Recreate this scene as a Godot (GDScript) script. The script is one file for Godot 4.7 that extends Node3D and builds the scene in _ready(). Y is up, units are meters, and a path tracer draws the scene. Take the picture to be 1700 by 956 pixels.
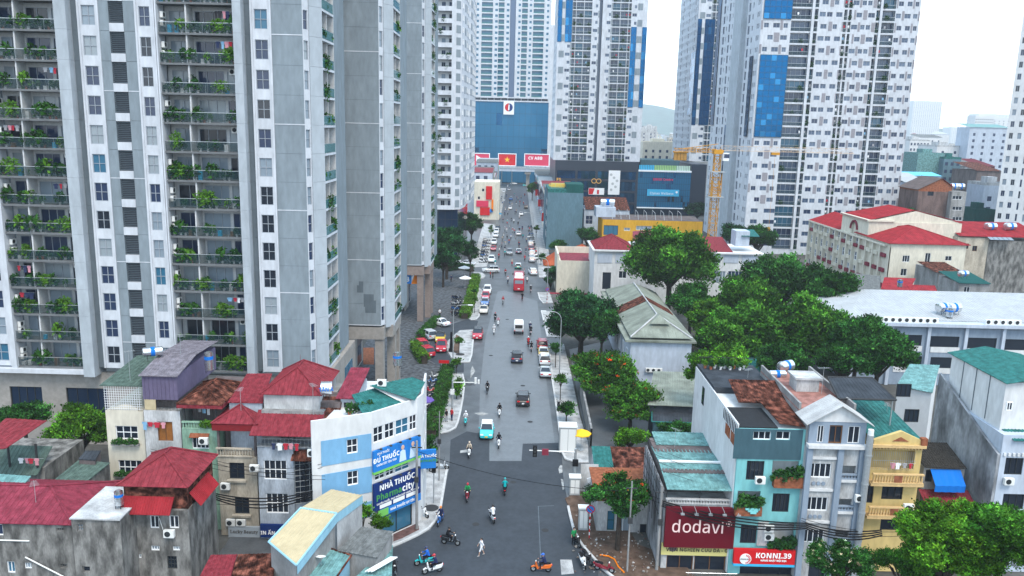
extends Node3D
const FOC := 1345.0
const EYE := 38.5
var wr := Vector3.ZERO
var wg := Vector3.ZERO
var wf := Vector3.ZERO
var rng := RandomNumberGenerator.new()
var M := {}
var tex := {}
var shapes := {}
var names := {}

class B:
	var v := PackedVector3Array()
	var n := PackedVector3Array()
	var k := PackedColorArray()
	var i := PackedInt32Array()
	var col := Color(1, 1, 1)

	func quad(a: Vector3, b: Vector3, c: Vector3, d: Vector3) -> void:
		var nn := (b - a).cross(c - a)
		if nn.length_squared() < 1e-14:
			nn = (c - a).cross(d - a)
		nn = nn.normalized()
		var o := v.size()
		v.append(a); v.append(b); v.append(c); v.append(d)
		for q in 4:
			n.append(nn)
			k.append(col)
		i.append(o); i.append(o + 2); i.append(o + 1)
		i.append(o); i.append(o + 3); i.append(o + 2)

	func tri(a: Vector3, b: Vector3, c: Vector3) -> void:
		var nn := (b - a).cross(c - a).normalized()
		var o := v.size()
		v.append(a); v.append(b); v.append(c)
		for q in 3:
			n.append(nn)
			k.append(col)
		i.append(o); i.append(o + 2); i.append(o + 1)

	func box(c: Vector3, s: Vector3, t := Basis.IDENTITY) -> void:
		var h := s * 0.5
		var p := []
		for m in 8:
			p.append(c + t * Vector3(h.x if m & 1 else -h.x, h.y if m & 2 else -h.y, h.z if m & 4 else -h.z))
		quad(p[4], p[5], p[7], p[6])
		quad(p[1], p[0], p[2], p[3])
		quad(p[5], p[1], p[3], p[7])
		quad(p[0], p[4], p[6], p[2])
		quad(p[6], p[7], p[3], p[2])
		quad(p[0], p[1], p[5], p[4])

	func bx(x0: float, x1: float, y0: float, y1: float, z0: float, z1: float) -> void:
		box(Vector3(x0 + x1, y0 + y1, z0 + z1) * 0.5, Vector3(absf(x1 - x0), absf(y1 - y0), absf(z1 - z0)))

	func cyl(p0: Vector3, p1: Vector3, r0: float, r1: float, seg := 8, caps := true) -> void:
		var ax := (p1 - p0).normalized()
		var u := ax.cross(Vector3.UP if absf(ax.y) < 0.9 else Vector3.RIGHT).normalized()
		var w := ax.cross(u)
		var o := v.size()
		for m in seg + 1:
			var a := TAU * m / seg
			var dd := u * cos(a) + w * sin(a)
			v.append(p0 + dd * r0); v.append(p1 + dd * r1)
			n.append(dd); n.append(dd)
			k.append(col); k.append(col)
		for m in seg:
			var q := o + m * 2
			i.append(q); i.append(q + 1); i.append(q + 2)
			i.append(q + 1); i.append(q + 3); i.append(q + 2)
		if caps:
			for m in seg:
				var a0 := TAU * m / seg
				var a1 := TAU * (m + 1) / seg
				var d0 := u * cos(a0) + w * sin(a0)
				var d1 := u * cos(a1) + w * sin(a1)
				tri(p1, p1 + d0 * r1, p1 + d1 * r1)
				tri(p0, p0 + d1 * r0, p0 + d0 * r0)

	func path(pts: Array, r0: float, r1: float, seg := 6) -> void:
		for m in pts.size() - 1:
			cyl(pts[m], pts[m + 1], lerpf(r0, r1, float(m) / (pts.size() - 1)), lerpf(r0, r1, float(m + 1) / (pts.size() - 1)), seg, true)

	func ball(c: Vector3, r: Vector3, seg := 10, rings := 6) -> void:
		var o := v.size()
		for a in rings + 1:
			var th := PI * a / rings
			for b in seg + 1:
				var ph := TAU * b / seg
				var dd := Vector3(sin(th) * cos(ph), cos(th), sin(th) * sin(ph))
				v.append(c + dd * r)
				n.append((dd / r).normalized())
				k.append(col)
		for a in rings:
			for b in seg:
				var q := o + a * (seg + 1) + b
				i.append(q); i.append(q + seg + 1); i.append(q + 1)
				i.append(q + 1); i.append(q + seg + 1); i.append(q + seg + 2)

	func prism(poly: PackedVector2Array, y0: float, y1: float) -> void:
		var m := poly.size()
		var cw := Geometry2D.is_polygon_clockwise(poly)
		for a in m:
			var p := poly[a]
			var q := poly[(a + 1) % m]
			if cw:
				quad(Vector3(p.x, y0, p.y), Vector3(q.x, y0, q.y), Vector3(q.x, y1, q.y), Vector3(p.x, y1, p.y))
			else:
				quad(Vector3(q.x, y0, q.y), Vector3(p.x, y0, p.y), Vector3(p.x, y1, p.y), Vector3(q.x, y1, q.y))
		cap(poly, y1, true)
		cap(poly, y0, false)

	func cap(poly: PackedVector2Array, y: float, up: bool) -> void:
		var t := Geometry2D.triangulate_polygon(poly)
		for a in range(0, t.size(), 3):
			var p := Vector3(poly[t[a]].x, y, poly[t[a]].y)
			var q := Vector3(poly[t[a + 1]].x, y, poly[t[a + 1]].y)
			var r := Vector3(poly[t[a + 2]].x, y, poly[t[a + 2]].y)
			if ((q - p).cross(r - p).y > 0) == up:
				tri(p, q, r)
			else:
				tri(p, r, q)

	func ext(poly: PackedVector2Array, z0: float, z1: float) -> void:
		var m := poly.size()
		var cw := Geometry2D.is_polygon_clockwise(poly)
		for a in m:
			var p := poly[a]
			var q := poly[(a + 1) % m]
			if cw:
				quad(Vector3(p.x, p.y, z1), Vector3(q.x, q.y, z1), Vector3(q.x, q.y, z0), Vector3(p.x, p.y, z0))
			else:
				quad(Vector3(q.x, q.y, z1), Vector3(p.x, p.y, z1), Vector3(p.x, p.y, z0), Vector3(q.x, q.y, z0))
		var t := Geometry2D.triangulate_polygon(poly)
		for a in range(0, t.size(), 3):
			var p := Vector3(poly[t[a]].x, poly[t[a]].y, z1)
			var q := Vector3(poly[t[a + 1]].x, poly[t[a + 1]].y, z1)
			var r := Vector3(poly[t[a + 2]].x, poly[t[a + 2]].y, z1)
			if (q - p).cross(r - p).z < 0:
				var s := q
				q = r
				r = s
			tri(p, q, r)
			var dz := Vector3(0, 0, z0 - z1)
			tri(p + dz, r + dz, q + dz)

	func sheet(a: Vector3, b: Vector3, c: Vector3, d: Vector3, pitch := 0.35, rib := 0.035, thick := 0.05) -> void:
		var up := (b - a).cross(d - a).normalized()
		var cnt := maxi(2, int((b - a).length() / pitch))
		var lo := -up * thick
		for m in cnt:
			var t0 := float(m) / cnt
			var t1 := (m + 0.62) / cnt
			var t2 := (m + 0.72) / cnt
			var t3 := (m + 0.9) / cnt
			var t4 := (m + 1.0) / cnt
			var l := func(t: float) -> Vector3: return a.lerp(b, t)
			var h := func(t: float) -> Vector3: return d.lerp(c, t)
			quad(l.call(t0), l.call(t1), h.call(t1), h.call(t0))
			quad(l.call(t1), l.call(t2) + up * rib, h.call(t2) + up * rib, h.call(t1))
			quad(l.call(t2) + up * rib, l.call(t3) + up * rib, h.call(t3) + up * rib, h.call(t2) + up * rib)
			quad(l.call(t3) + up * rib, l.call(t4), h.call(t4), h.call(t3) + up * rib)
		quad(a + lo, d + lo, c + lo, b + lo)
		quad(a + lo, b + lo, b, a)
		quad(b + lo, c + lo, c, b)
		quad(c + lo, d + lo, d, c)
		quad(d + lo, a + lo, a, d)

	func slope(a: Vector3, b: Vector3, c: Vector3, d: Vector3, pitch := 0.4, rib := 0.035, thick := 0.06) -> void:
		var e := (b - a).normalized()
		var w := (b - a).length()
		var up := (b - a).cross((d + c) * 0.5 - a).normalized()
		if up.y < 0:
			up = -up
		var s := (d - a) - e * (d - a).dot(e)
		if s.length() < 0.01:
			s = (c - a) - e * (c - a).dot(e)
		var dl := (d - a).dot(e)
		var dr := (b - c).dot(e)
		quad(a, b, c, d)
		var lo := -up * thick
		quad(b + lo, a + lo, d + lo, c + lo)
		quad(a + lo, b + lo, b, a)
		quad(b + lo, c + lo, c, b)
		quad(d + lo, a + lo, a, d)
		var n2 := int(w / pitch)
		for q in range(1, n2):
			var x := w * q / n2
			var f := 1.0
			if dl > 0.01 and x < dl:
				f = x / dl
			if dr > 0.01 and x > w - dr:
				f = minf(f, (w - x) / dr)
			var p := a + e * x
			var t := p + s * f
			var g := e * 0.03
			quad(p - g, p + up * rib, t + up * rib, t - g)
			quad(p + up * rib, p + g, t + g, t + up * rib)

	func wall(x0: float, x1: float, y0: float, y1: float, holes: Array, t := 0.2) -> void:
		var ys := [y0, y1]
		for r in holes:
			for y in [r.position.y, r.end.y]:
				if y > y0 + 0.001 and y < y1 - 0.001 and not ys.has(y):
					ys.append(y)
		ys.sort()
		for a in ys.size() - 1:
			var ya: float = ys[a]
			var yb: float = ys[a + 1]
			if yb - ya < 0.002:
				continue
			var mid := (ya + yb) * 0.5
			var cuts := []
			for r in holes:
				if r.position.y < mid and r.end.y > mid:
					cuts.append(Vector2(r.position.x, r.end.x))
			cuts.sort_custom(func(p, q): return p.x < q.x)
			var x := x0
			for c in cuts:
				if c.x > x + 0.002:
					bx(x, c.x, ya, yb, -t, 0)
				x = maxf(x, c.y)
			if x < x1 - 0.002:
				bx(x, x1, ya, yb, -t, 0)

	func size() -> int:
		return v.size()

	func move(from: int, xf: Transform3D) -> void:
		for q in range(from, v.size()):
			v[q] = xf * v[q]
			n[q] = xf.basis * n[q]

	func mesh() -> ArrayMesh:
		var arr := []
		arr.resize(Mesh.ARRAY_MAX)
		arr[Mesh.ARRAY_VERTEX] = v
		arr[Mesh.ARRAY_NORMAL] = n
		arr[Mesh.ARRAY_COLOR] = k
		arr[Mesh.ARRAY_INDEX] = i
		var m := ArrayMesh.new()
		m.add_surface_from_arrays(Mesh.PRIMITIVE_TRIANGLES, arr)
		return m

func V(x: float, y: float, z: float) -> Vector3:
	return Vector3(x, y, z)

func lens_axes() -> void:
	var r := V(10, -271, FOC).normalized()
	var g := V(-159, 6670, FOC)
	g = (g - r * g.dot(r)).normalized()
	wf = r
	wg = g
	wr = g.cross(r)

func ray(px: float, py: float) -> Vector3:
	var q := V(px - 850.0, py - 478.0, FOC)
	return V(q.dot(wr), -q.dot(wg), -q.dot(wf))

func G(px: float, py: float, h := 0.0) -> Vector3:
	var q := ray(px, py)
	return q * ((h - EYE) / q.y) + V(0, EYE, 0)

func D(px: float, py: float, d: float) -> Vector3:
	var q := ray(px, py)
	return q * (d / -q.z) + V(0, EYE, 0)

func xat(px: float, py: float, d: float) -> float:
	return D(px, py, d).x

func yat(px: float, py: float, d: float) -> float:
	return D(px, py, d).y

func uniq(called: String) -> String:
	if not names.has(called):
		names[called] = 0
		return called
	names[called] += 1
	return "%s_%03d" % [called, names[called]]

func tag(o: Node3D, label: String, category: String, group := "", kind := "") -> Node3D:
	if label:
		o.set_meta("label", label)
	if category:
		o.set_meta("category", category)
	if group:
		o.set_meta("group", group)
	if kind:
		o.set_meta("kind", kind)
	return o

func thing(called: String, label: String, category: String, at := Vector3.ZERO, turn := 0.0, group := "") -> Node3D:
	var o := Node3D.new()
	o.name = uniq(called)
	add_child(o)
	o.position = at
	o.rotation.y = turn
	tag(o, label, category, group)
	return o

func part(b: B, called: String, m: Material, parent: Node3D, kind := "") -> MeshInstance3D:
	return inst(b.mesh(), called, m, parent, Transform3D.IDENTITY, kind)

func inst(me: Mesh, called: String, m: Material, parent: Node3D, xf := Transform3D.IDENTITY, kind := "") -> MeshInstance3D:
	var o := MeshInstance3D.new()
	o.mesh = me
	o.material_override = m
	if parent == self:
		o.name = uniq(called)
		add_child(o)
	else:
		o.name = called
		parent.add_child(o, true)
	o.transform = xf
	if kind:
		o.set_meta("kind", kind)
	return o

func struct(b: B, called: String, m: Material, label := "") -> MeshInstance3D:
	var o := part(b, called, m, self, "structure")
	if label:
		o.set_meta("label", label)
	return o

func at(x: float, y: float, z: float, turn := 0.0, sc := 1.0) -> Transform3D:
	return Transform3D(Basis(Vector3.UP, turn).scaled(V(sc, sc, sc)), V(x, y, z))

func tex_noise(key: String, sd: int, freq: float, lo: float, hi: float, power := 1.0, size := 512, oct := 5) -> Texture2D:
	if tex.has(key):
		return tex[key]
	var f := FastNoiseLite.new()
	f.seed = sd
	f.frequency = freq
	f.noise_type = FastNoiseLite.TYPE_SIMPLEX_SMOOTH
	f.fractal_type = FastNoiseLite.FRACTAL_FBM
	f.fractal_octaves = oct
	f.fractal_gain = 0.55
	var im := f.get_seamless_image(size, size)
	im.convert(Image.FORMAT_L8)
	var d := im.get_data()
	var lut := PackedByteArray()
	for q in 256:
		lut.append(int(255.0 * clampf(lerpf(lo, hi, pow(q / 255.0, power)), 0, 1)))
	for q in d.size():
		d[q] = lut[d[q]]
	im = Image.create_from_data(size, size, false, Image.FORMAT_L8, d)
	im.convert(Image.FORMAT_RGB8)
	im.generate_mipmaps()
	tex[key] = ImageTexture.create_from_image(im)
	return tex[key]

func mix_tex(key: String, layers: Array) -> Texture2D:
	if tex.has(key):
		return tex[key]
	var base: PackedByteArray
	var size := 512
	for q in layers.size():
		var im: Image = tex[layers[q]].get_image()
		im.clear_mipmaps()
		im.convert(Image.FORMAT_L8)
		var d := im.get_data()
		if q == 0:
			base = d
		else:
			for w in base.size():
				base[w] = (base[w] * d[w]) / 255
	var o := Image.create_from_data(size, size, false, Image.FORMAT_L8, base)
	o.convert(Image.FORMAT_RGB8)
	o.generate_mipmaps()
	tex[key] = ImageTexture.create_from_image(o)
	return tex[key]

func mat(key: String, r := 0.5, g := 0.5, b := 0.5, rough := 0.8, t := "", scale := V(0.3, 0.3, 0.3), metal := 0.0) -> StandardMaterial3D:
	if M.has(key):
		return M[key]
	var m := StandardMaterial3D.new()
	m.resource_name = key
	m.albedo_color = Color(r, g, b).linear_to_srgb()
	m.roughness = rough
	m.metallic = metal
	m.metallic_specular = 0.5 if rough < 0.45 else 0.12
	if t:
		m.albedo_texture = tex[t]
		m.uv1_triplanar = true
		m.uv1_world_triplanar = true
		m.uv1_scale = scale
	M[key] = m
	return m

func glass(key: String, r: float, g: float, b: float, alpha: float) -> StandardMaterial3D:
	var m := mat(key, r, g, b, 0.06)
	m.transparency = BaseMaterial3D.TRANSPARENCY_ALPHA
	m.albedo_color.a = alpha
	return m

func lettering(s: String, height: float, m: Material, parent: Node3D, xf: Transform3D, serif := false, bold := false, deep := 0.03, called := "lettering") -> MeshInstance3D:
	var base := ""
	var marks := []
	var swap := {"Ố": ["Ô", 1], "Ấ": ["Â", 1], "Ậ": ["Â", -1], "Ầ": ["Â", 2], "Ệ": ["Ê", -1], "Ứ": ["Ư", 1], "Ị": ["I", -1], "Ộ": ["Ô", -1], "Ự": ["Ư", -1], "Ẩ": ["Â", 1], "Ủ": ["U", 1], "Ỹ": ["Y", 1], "Ụ": ["U", -1], "Ư": ["U", 1]}
	for q in s.length():
		var c := s[q]
		if swap.has(c):
			marks.append([base.length(), swap[c][1]])
			c = swap[c][0]
			if c == "Ư":
				c = "U"
		base += c
	var t := TextMesh.new()
	var f := SystemFont.new()
	f.font_names = PackedStringArray(["Droid Serif" if serif else "Droid Sans"])
	if bold:
		f.font_weight = 700
	t.font = f
	t.text = base
	t.font_size = 32
	t.pixel_size = height / 24.0
	t.depth = deep
	t.curve_step = 2.0
	var o := inst(t, called, m, parent, xf)
	var w := f.get_string_size(base, HORIZONTAL_ALIGNMENT_LEFT, -1, 32).x
	for k in marks:
		var a := f.get_string_size(base.substr(0, k[0]), HORIZONTAL_ALIGNMENT_LEFT, -1, 32).x
		var e := f.get_string_size(base.substr(0, k[0] + 1), HORIZONTAL_ALIGNMENT_LEFT, -1, 32).x
		var x := ((a + e) / 2 - w / 2) * t.pixel_size
		var b := B.new()
		if k[1] > 0:
			b.box(V(x + height * 0.2, height * 0.86, 0), V(height * 0.26, height * 0.11, deep), Basis(V(0, 0, 1), 0.8 if k[1] == 1 else -0.8))
		else:
			b.box(V(x, -height * 0.68, 0), V(height * 0.14, height * 0.14, deep))
		inst(b.mesh(), "accent", m, o)
	return o

func pick(a: Array) -> Variant:
	return a[rng.randi() % a.size()]

func window_frame(w: float, h: float, nx: int, ny: int, bar := 0.06, deep := 0.1) -> Mesh:
	var key := "wf %.2f %.2f %d %d %.2f" % [w, h, nx, ny, bar]
	if not shapes.has(key):
		var b := B.new()
		b.bx(-w / 2, w / 2, 0, bar, -deep, deep * 0.4)
		b.bx(-w / 2, w / 2, h - bar, h, -deep, deep * 0.4)
		b.bx(-w / 2, -w / 2 + bar, bar, h - bar, -deep, deep * 0.4)
		b.bx(w / 2 - bar, w / 2, bar, h - bar, -deep, deep * 0.4)
		for q in range(1, nx):
			var x := -w / 2 + w * q / nx
			b.bx(x - bar * 0.4, x + bar * 0.4, bar, h - bar, -deep, deep * 0.25)
		for q in range(1, ny):
			var y := h * q / ny
			b.bx(-w / 2 + bar, w / 2 - bar, y - bar * 0.4, y + bar * 0.4, -deep, deep * 0.2)
		shapes[key] = b.mesh()
	return shapes[key]

func pane_shape(w: float, h: float) -> Mesh:
	var key := "pane %.2f %.2f" % [w, h]
	if not shapes.has(key):
		var b := B.new()
		b.bx(-w / 2, w / 2, 0, h, -0.02, 0.0)
		shapes[key] = b.mesh()
	return shapes[key]

func window(parent: Node3D, xf: Transform3D, w: float, h: float, nx: int, ny: int, frame: Material, pane: Material, bar := 0.06) -> void:
	var o := inst(window_frame(w, h, nx, ny, bar), "window", frame, parent, xf)
	inst(pane_shape(w - bar, h - bar), "pane", pane, o, Transform3D(Basis.IDENTITY, V(0, bar * 0.5, -0.05)))

func frame_of(o: Vector3, turn: float) -> Transform3D:
	return Transform3D(Basis(Vector3.UP, turn), o)

func _ready() -> void:
	rng.seed = 20240611
	lens_axes()
	var cam := Camera3D.new()
	cam.name = "camera"
	cam.fov = 39.1294
	cam.near = 0.5
	cam.far = 9000.0
	add_child(cam)
	cam.transform = Transform3D(Basis(V(wr.x, -wg.x, -wf.x), V(-wr.y, wg.y, wf.y), V(-wr.z, wg.z, wf.z)), V(0, EYE, 0))
	cam.current = true
	var we := WorldEnvironment.new()
	we.name = "environment"
	var e := Environment.new()
	e.background_mode = Environment.BG_SKY
	var sky := Sky.new()
	var sm := ProceduralSkyMaterial.new()
	sm.sky_top_color = Color(0.79, 0.9, 1.0)
	sm.sky_horizon_color = Color(0.95, 0.985, 1.0)
	sm.sky_curve = 0.15
	sm.ground_bottom_color = Color(0.3, 0.32, 0.34)
	sm.ground_horizon_color = Color(0.9, 0.93, 0.95)
	sm.sky_energy_multiplier = 1.0
	sky.sky_material = sm
	e.sky = sky
	e.tonemap_mode = Environment.TONE_MAPPER_LINEAR
	e.tonemap_exposure = 2.55
	e.fog_enabled = true
	e.fog_density = 0.00018
	e.fog_light_color = Color(0.93, 0.97, 1.0)
	e.sdfgi_enabled = true
	e.ssao_enabled = true
	e.ssil_enabled = true
	we.environment = e
	add_child(we)
	var sun := DirectionalLight3D.new()
	sun.name = "sun"
	sun.light_energy = 0.45
	sun.light_color = Color(1.0, 0.97, 0.93)
	sun.light_angular_distance = 25.0
	sun.shadow_enabled = true
	add_child(sun)
	sun.rotation_degrees = V(-58, 25, 0)
	make_textures()
	make_materials()
	build_ground()
	build_towers()
	build_far()
	build_houses()
	build_streets()
	build_traffic()
	build_trees()

func make_textures() -> void:
	tex_noise("grain", 3, 0.03, 0.9, 1.0, 1.0)
	tex_noise("fine", 5, 0.09, 0.82, 1.0, 1.0, 512, 4)
	tex_noise("blotch", 8, 0.008, 0.74, 1.08, 1.0)
	tex_noise("faint", 9, 0.008, 0.93, 1.03, 1.0)
	tex_noise("rusty", 14, 0.012, 0.1, 1.25, 1.4)
	tex_noise("grime", 21, 0.012, 0.5, 1.2, 1.0)
	tex_noise("rainy", 33, 0.02, 0.66, 1.12, 1.0)
	mix_tex("weather", ["rainy", "fine"])
	mix_tex("worn", ["blotch", "fine"])
	mix_tex("clean", ["faint", "grain"])
	mix_tex("filthy", ["grime", "fine"])

func make_materials() -> void:
	var st := V(0.11, 0.035, 0.11)
	mat("asphalt", 0.1, 0.11, 0.122, 0.42, "worn", V(0.06, 0.06, 0.06))
	mat("asphalt_new", 0.054, 0.063, 0.076, 0.45, "clean", V(0.09, 0.09, 0.09))
	mat("asphalt_patch", 0.135, 0.148, 0.162, 0.4, "clean", V(0.1, 0.1, 0.1))
	mat("ground", 0.13, 0.13, 0.125, 0.95, "worn", V(0.02, 0.02, 0.02))
	mat("paving", 0.5, 0.51, 0.52, 0.85, "worn", V(0.12, 0.12, 0.12))
	mat("kerbstone", 0.55, 0.56, 0.57, 0.85, "clean")
	mat("plaza", 0.13, 0.14, 0.155, 0.6, "filthy", V(0.16, 0.16, 0.2))
	mat("dirt", 0.16, 0.11, 0.085, 0.95, "worn", V(0.2, 0.2, 0.2))
	mat("brick_paving", 0.17, 0.10, 0.095, 0.9, "worn", V(0.3, 0.3, 0.3))
	mat("road_paint", 0.45, 0.46, 0.46, 0.7, "worn", V(0.3, 0.3, 0.3))
	mat("tower_white", 0.58, 0.61, 0.66, 0.7, "clean", V(0.08, 0.03, 0.08))
	mat("tower_pale", 0.41, 0.455, 0.5, 0.7, "clean", V(0.08, 0.03, 0.08))
	mat("tower_grey", 0.235, 0.28, 0.315, 0.75, "clean", V(0.09, 0.03, 0.09))
	mat("tower_dark_grey", 0.13, 0.16, 0.185, 0.75, "clean", V(0.09, 0.03, 0.09))
	mat("joint", 0.12, 0.14, 0.16, 0.9)
	mat("beige_stone", 0.33, 0.31, 0.29, 0.8, "clean", V(0.1, 0.1, 0.1))
	mat("brown_stone", 0.27, 0.22, 0.2, 0.75, "clean", V(0.1, 0.1, 0.1))
	mat("slab_grey", 0.17, 0.18, 0.19, 0.85, "clean")
	mat("frame_grey", 0.3, 0.33, 0.37, 0.5)
	mat("frame_white", 0.72, 0.74, 0.76, 0.5)
	mat("frame_dark", 0.03, 0.035, 0.04, 0.5)
	mat("louver", 0.035, 0.04, 0.055, 0.6)
	mat("pane_dark", 0.012, 0.018, 0.03, 0.05)
	mat("pane_navy", 0.02, 0.035, 0.08, 0.05)
	mat("pane_curtain", 0.24, 0.28, 0.31, 0.15)
	mat("pane_pale", 0.2, 0.25, 0.3, 0.1)
	mat("pane_blue", 0.03, 0.12, 0.2, 0.05)
	mat("glass_blue", 0.0, 0.085, 0.22, 0.1, "", Vector3.ONE, 0.92)
	mat("glass_blue_light", 0.02, 0.17, 0.36, 0.1, "", Vector3.ONE, 0.92)
	mat("glass_teal", 0.006, 0.13, 0.26, 0.2, "", Vector3.ONE, 0.35)
	mat("pane_slate", 0.05, 0.08, 0.14, 0.08)
	mat("pane_steel", 0.09, 0.13, 0.2, 0.1)
	mat("glass_deep", 0.006, 0.018, 0.045, 0.08)
	glass("rail_glass", 0.02, 0.05, 0.06, 0.3)
	glass("rail_teal", 0.06, 0.19, 0.21, 0.7)
	M.rail_glass.metallic_specular = 0.22
	M.rail_teal.metallic_specular = 0.25
	mat("rail_metal", 0.45, 0.48, 0.5, 0.35, "", Vector3.ONE, 0.6)
	mat("inner_wall", 0.56, 0.57, 0.58, 0.85, "clean")
	mat("ac_white", 0.66, 0.67, 0.66, 0.5)
	mat("steel", 0.62, 0.64, 0.66, 0.22, "", Vector3.ONE, 0.9)
	mat("galvanised", 0.42, 0.45, 0.47, 0.4, "clean", V(0.5, 0.5, 0.5), 0.4)
	mat("red_roof", 0.29, 0.045, 0.06, 0.5, "weather", V(0.16, 0.16, 0.16))
	mat("bright_red_roof", 0.36, 0.03, 0.04, 0.55, "worn", V(0.12, 0.12, 0.12))
	mat("pink_roof", 0.3, 0.05, 0.08, 0.5, "weather", V(0.1, 0.1, 0.1))
	mat("orange_roof", 0.52, 0.13, 0.06, 0.65, "worn", V(0.1, 0.1, 0.1))
	mat("rust_roof", 0.27, 0.1, 0.07, 0.8, "rusty", V(0.16, 0.16, 0.16))
	mat("teal_roof", 0.04, 0.2, 0.19, 0.5, "weather", V(0.14, 0.12, 0.12))
	mat("pale_teal_roof", 0.2, 0.4, 0.4, 0.55, "weather", V(0.1, 0.1, 0.1))
	mat("green_roof", 0.12, 0.18, 0.155, 0.7, "weather", V(0.12, 0.12, 0.12))
	mat("grey_roof", 0.2, 0.21, 0.21, 0.75, "weather", V(0.12, 0.12, 0.12))
	mat("olive_roof", 0.28, 0.31, 0.265, 0.8, "worn", V(0.09, 0.09, 0.09))
	mat("cream_roof", 0.5, 0.42, 0.27, 0.65, "clean", V(0.1, 0.1, 0.1))
	mat("white_roof", 0.4, 0.42, 0.44, 0.5, "clean", V(0.07, 0.07, 0.07))
	mat("purple_roof", 0.26, 0.24, 0.28, 0.6, "weather", V(0.12, 0.12, 0.12))
	mat("purple_wall", 0.14, 0.12, 0.2, 0.6, "clean", V(0.2, 0.1, 0.2))
	mat("slate", 0.06, 0.07, 0.085, 0.7, "worn", V(0.12, 0.12, 0.12))
	mat("cream_wall", 0.56, 0.5, 0.41, 0.85, "worn", st)
	mat("ivory_wall", 0.66, 0.62, 0.52, 0.85, "clean", st)
	mat("white_wall", 0.66, 0.67, 0.68, 0.85, "clean", st)
	mat("aged_white", 0.58, 0.59, 0.6, 0.88, "worn", st)
	mat("lightblue_wall", 0.5, 0.56, 0.64, 0.85, "worn", st)
	mat("blue_panel", 0.19, 0.4, 0.62, 0.8, "clean", st)
	mat("sky_trim", 0.28, 0.5, 0.62, 0.7, "clean", st)
	mat("mint_wall", 0.34, 0.55, 0.42, 0.85, "worn", st)
	mat("turquoise_wall", 0.21, 0.52, 0.54, 0.8, "clean", st)
	mat("turquoise_trim", 0.2, 0.55, 0.56, 0.8)
	mat("concrete", 0.28, 0.275, 0.265, 0.92, "filthy", V(0.13, 0.05, 0.13))
	mat("plaster", 0.36, 0.36, 0.36, 0.9, "worn", st)
	mat("grey_plaster", 0.4, 0.42, 0.45, 0.9, "filthy", V(0.05, 0.025, 0.05))
	mat("blue_grey", 0.26, 0.32, 0.4, 0.85, "clean", st)
	mat("pale_blue_grey", 0.47, 0.53, 0.62, 0.85, "clean", st)
	mat("slate_blue", 0.06, 0.12, 0.15, 0.8, "clean", st)
	mat("block_teal", 0.115, 0.2, 0.25, 0.8, "clean", st)
	mat("dark_green", 0.015, 0.09, 0.085, 0.6, "clean", st)
	mat("yellow_wall", 0.62, 0.47, 0.2, 0.85, "clean", st)
	mat("ochre_wall", 0.62, 0.34, 0.035, 0.85, "clean", st)
	mat("yellow_trim", 0.65, 0.45, 0.22, 0.8, "clean")
	mat("timber", 0.2, 0.1, 0.05, 0.75, "clean", V(1, 0.3, 1))
	mat("shutter_orange", 0.3, 0.12, 0.035, 0.75, "clean", V(1, 0.4, 1))
	mat("terracotta", 0.36, 0.13, 0.07, 0.85, "worn", V(0.4, 0.4, 0.4))
	mat("red_pot", 0.3, 0.1, 0.06, 0.8)
	mat("white_pot", 0.7, 0.71, 0.72, 0.6)
	mat("black", 0.012, 0.012, 0.014, 0.5)
	mat("dark_metal", 0.04, 0.042, 0.045, 0.5)
	mat("brown_grey", 0.18, 0.15, 0.15, 0.9, "worn", st)
	mat("maroon", 0.105, 0.008, 0.016, 0.55)
	mat("letter_white", 0.8, 0.8, 0.8, 0.6)
	mat("letter_pink", 0.75, 0.55, 0.53, 0.6)
	mat("letter_green", 0.06, 0.26, 0.08, 0.6)
	mat("letter_dark", 0.05, 0.04, 0.03, 0.6)
	mat("letter_yellow", 0.75, 0.45, 0.03, 0.6)
	mat("sign_yellow", 0.55, 0.5, 0.2, 0.6)
	mat("sign_navy", 0.01, 0.03, 0.14, 0.5)
	mat("sign_blue", 0.02, 0.17, 0.5, 0.5)
	mat("sign_red", 0.5, 0.015, 0.02, 0.5)
	mat("sign_pink", 0.55, 0.04, 0.09, 0.5)
	mat("sign_white", 0.72, 0.73, 0.74, 0.5)
	mat("sign_orange", 0.75, 0.2, 0.01, 0.5)
	mat("sign_green", 0.16, 0.45, 0.1, 0.5)
	mat("sign_cyan", 0.05, 0.38, 0.62, 0.5)
	mat("crane_orange", 0.6, 0.29, 0.03, 0.55, "clean")
	mat("crane_pale", 0.66, 0.5, 0.36, 0.55, "clean")
	mat("tarp_blue", 0.01, 0.14, 0.5, 0.5)
	mat("awning_blue", 0.03, 0.2, 0.55, 0.6)
	mat("awning_white", 0.65, 0.7, 0.75, 0.6)
	mat("awning_sky", 0.12, 0.45, 0.62, 0.6)
	mat("bark", 0.075, 0.06, 0.05, 0.95, "worn", V(0.8, 0.3, 0.8))
	mat("hill", 0.1, 0.16, 0.14, 0.95, "worn", V(0.003, 0.003, 0.003))

func plan(pts: Array) -> PackedVector2Array:
	var o := PackedVector2Array()
	for p in pts:
		var g := G(p[0], p[1])
		o.append(Vector2(g.x, g.z))
	return o

func pavement(called: String, label: String, pts: Array, m: Material, h := 0.13, kerb_from := -1, kerb_to := -1) -> Node3D:
	var b := B.new()
	var pl := plan(pts)
	b.prism(pl, -0.04, h)
	var o := struct(b, called, m, label)
	if kerb_from >= 0:
		var line := PackedVector2Array()
		for q in range(kerb_from, kerb_to + 1):
			line.append(pl[q % pl.size()])
		kerb_stones(o, line, h)
	return o

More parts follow.
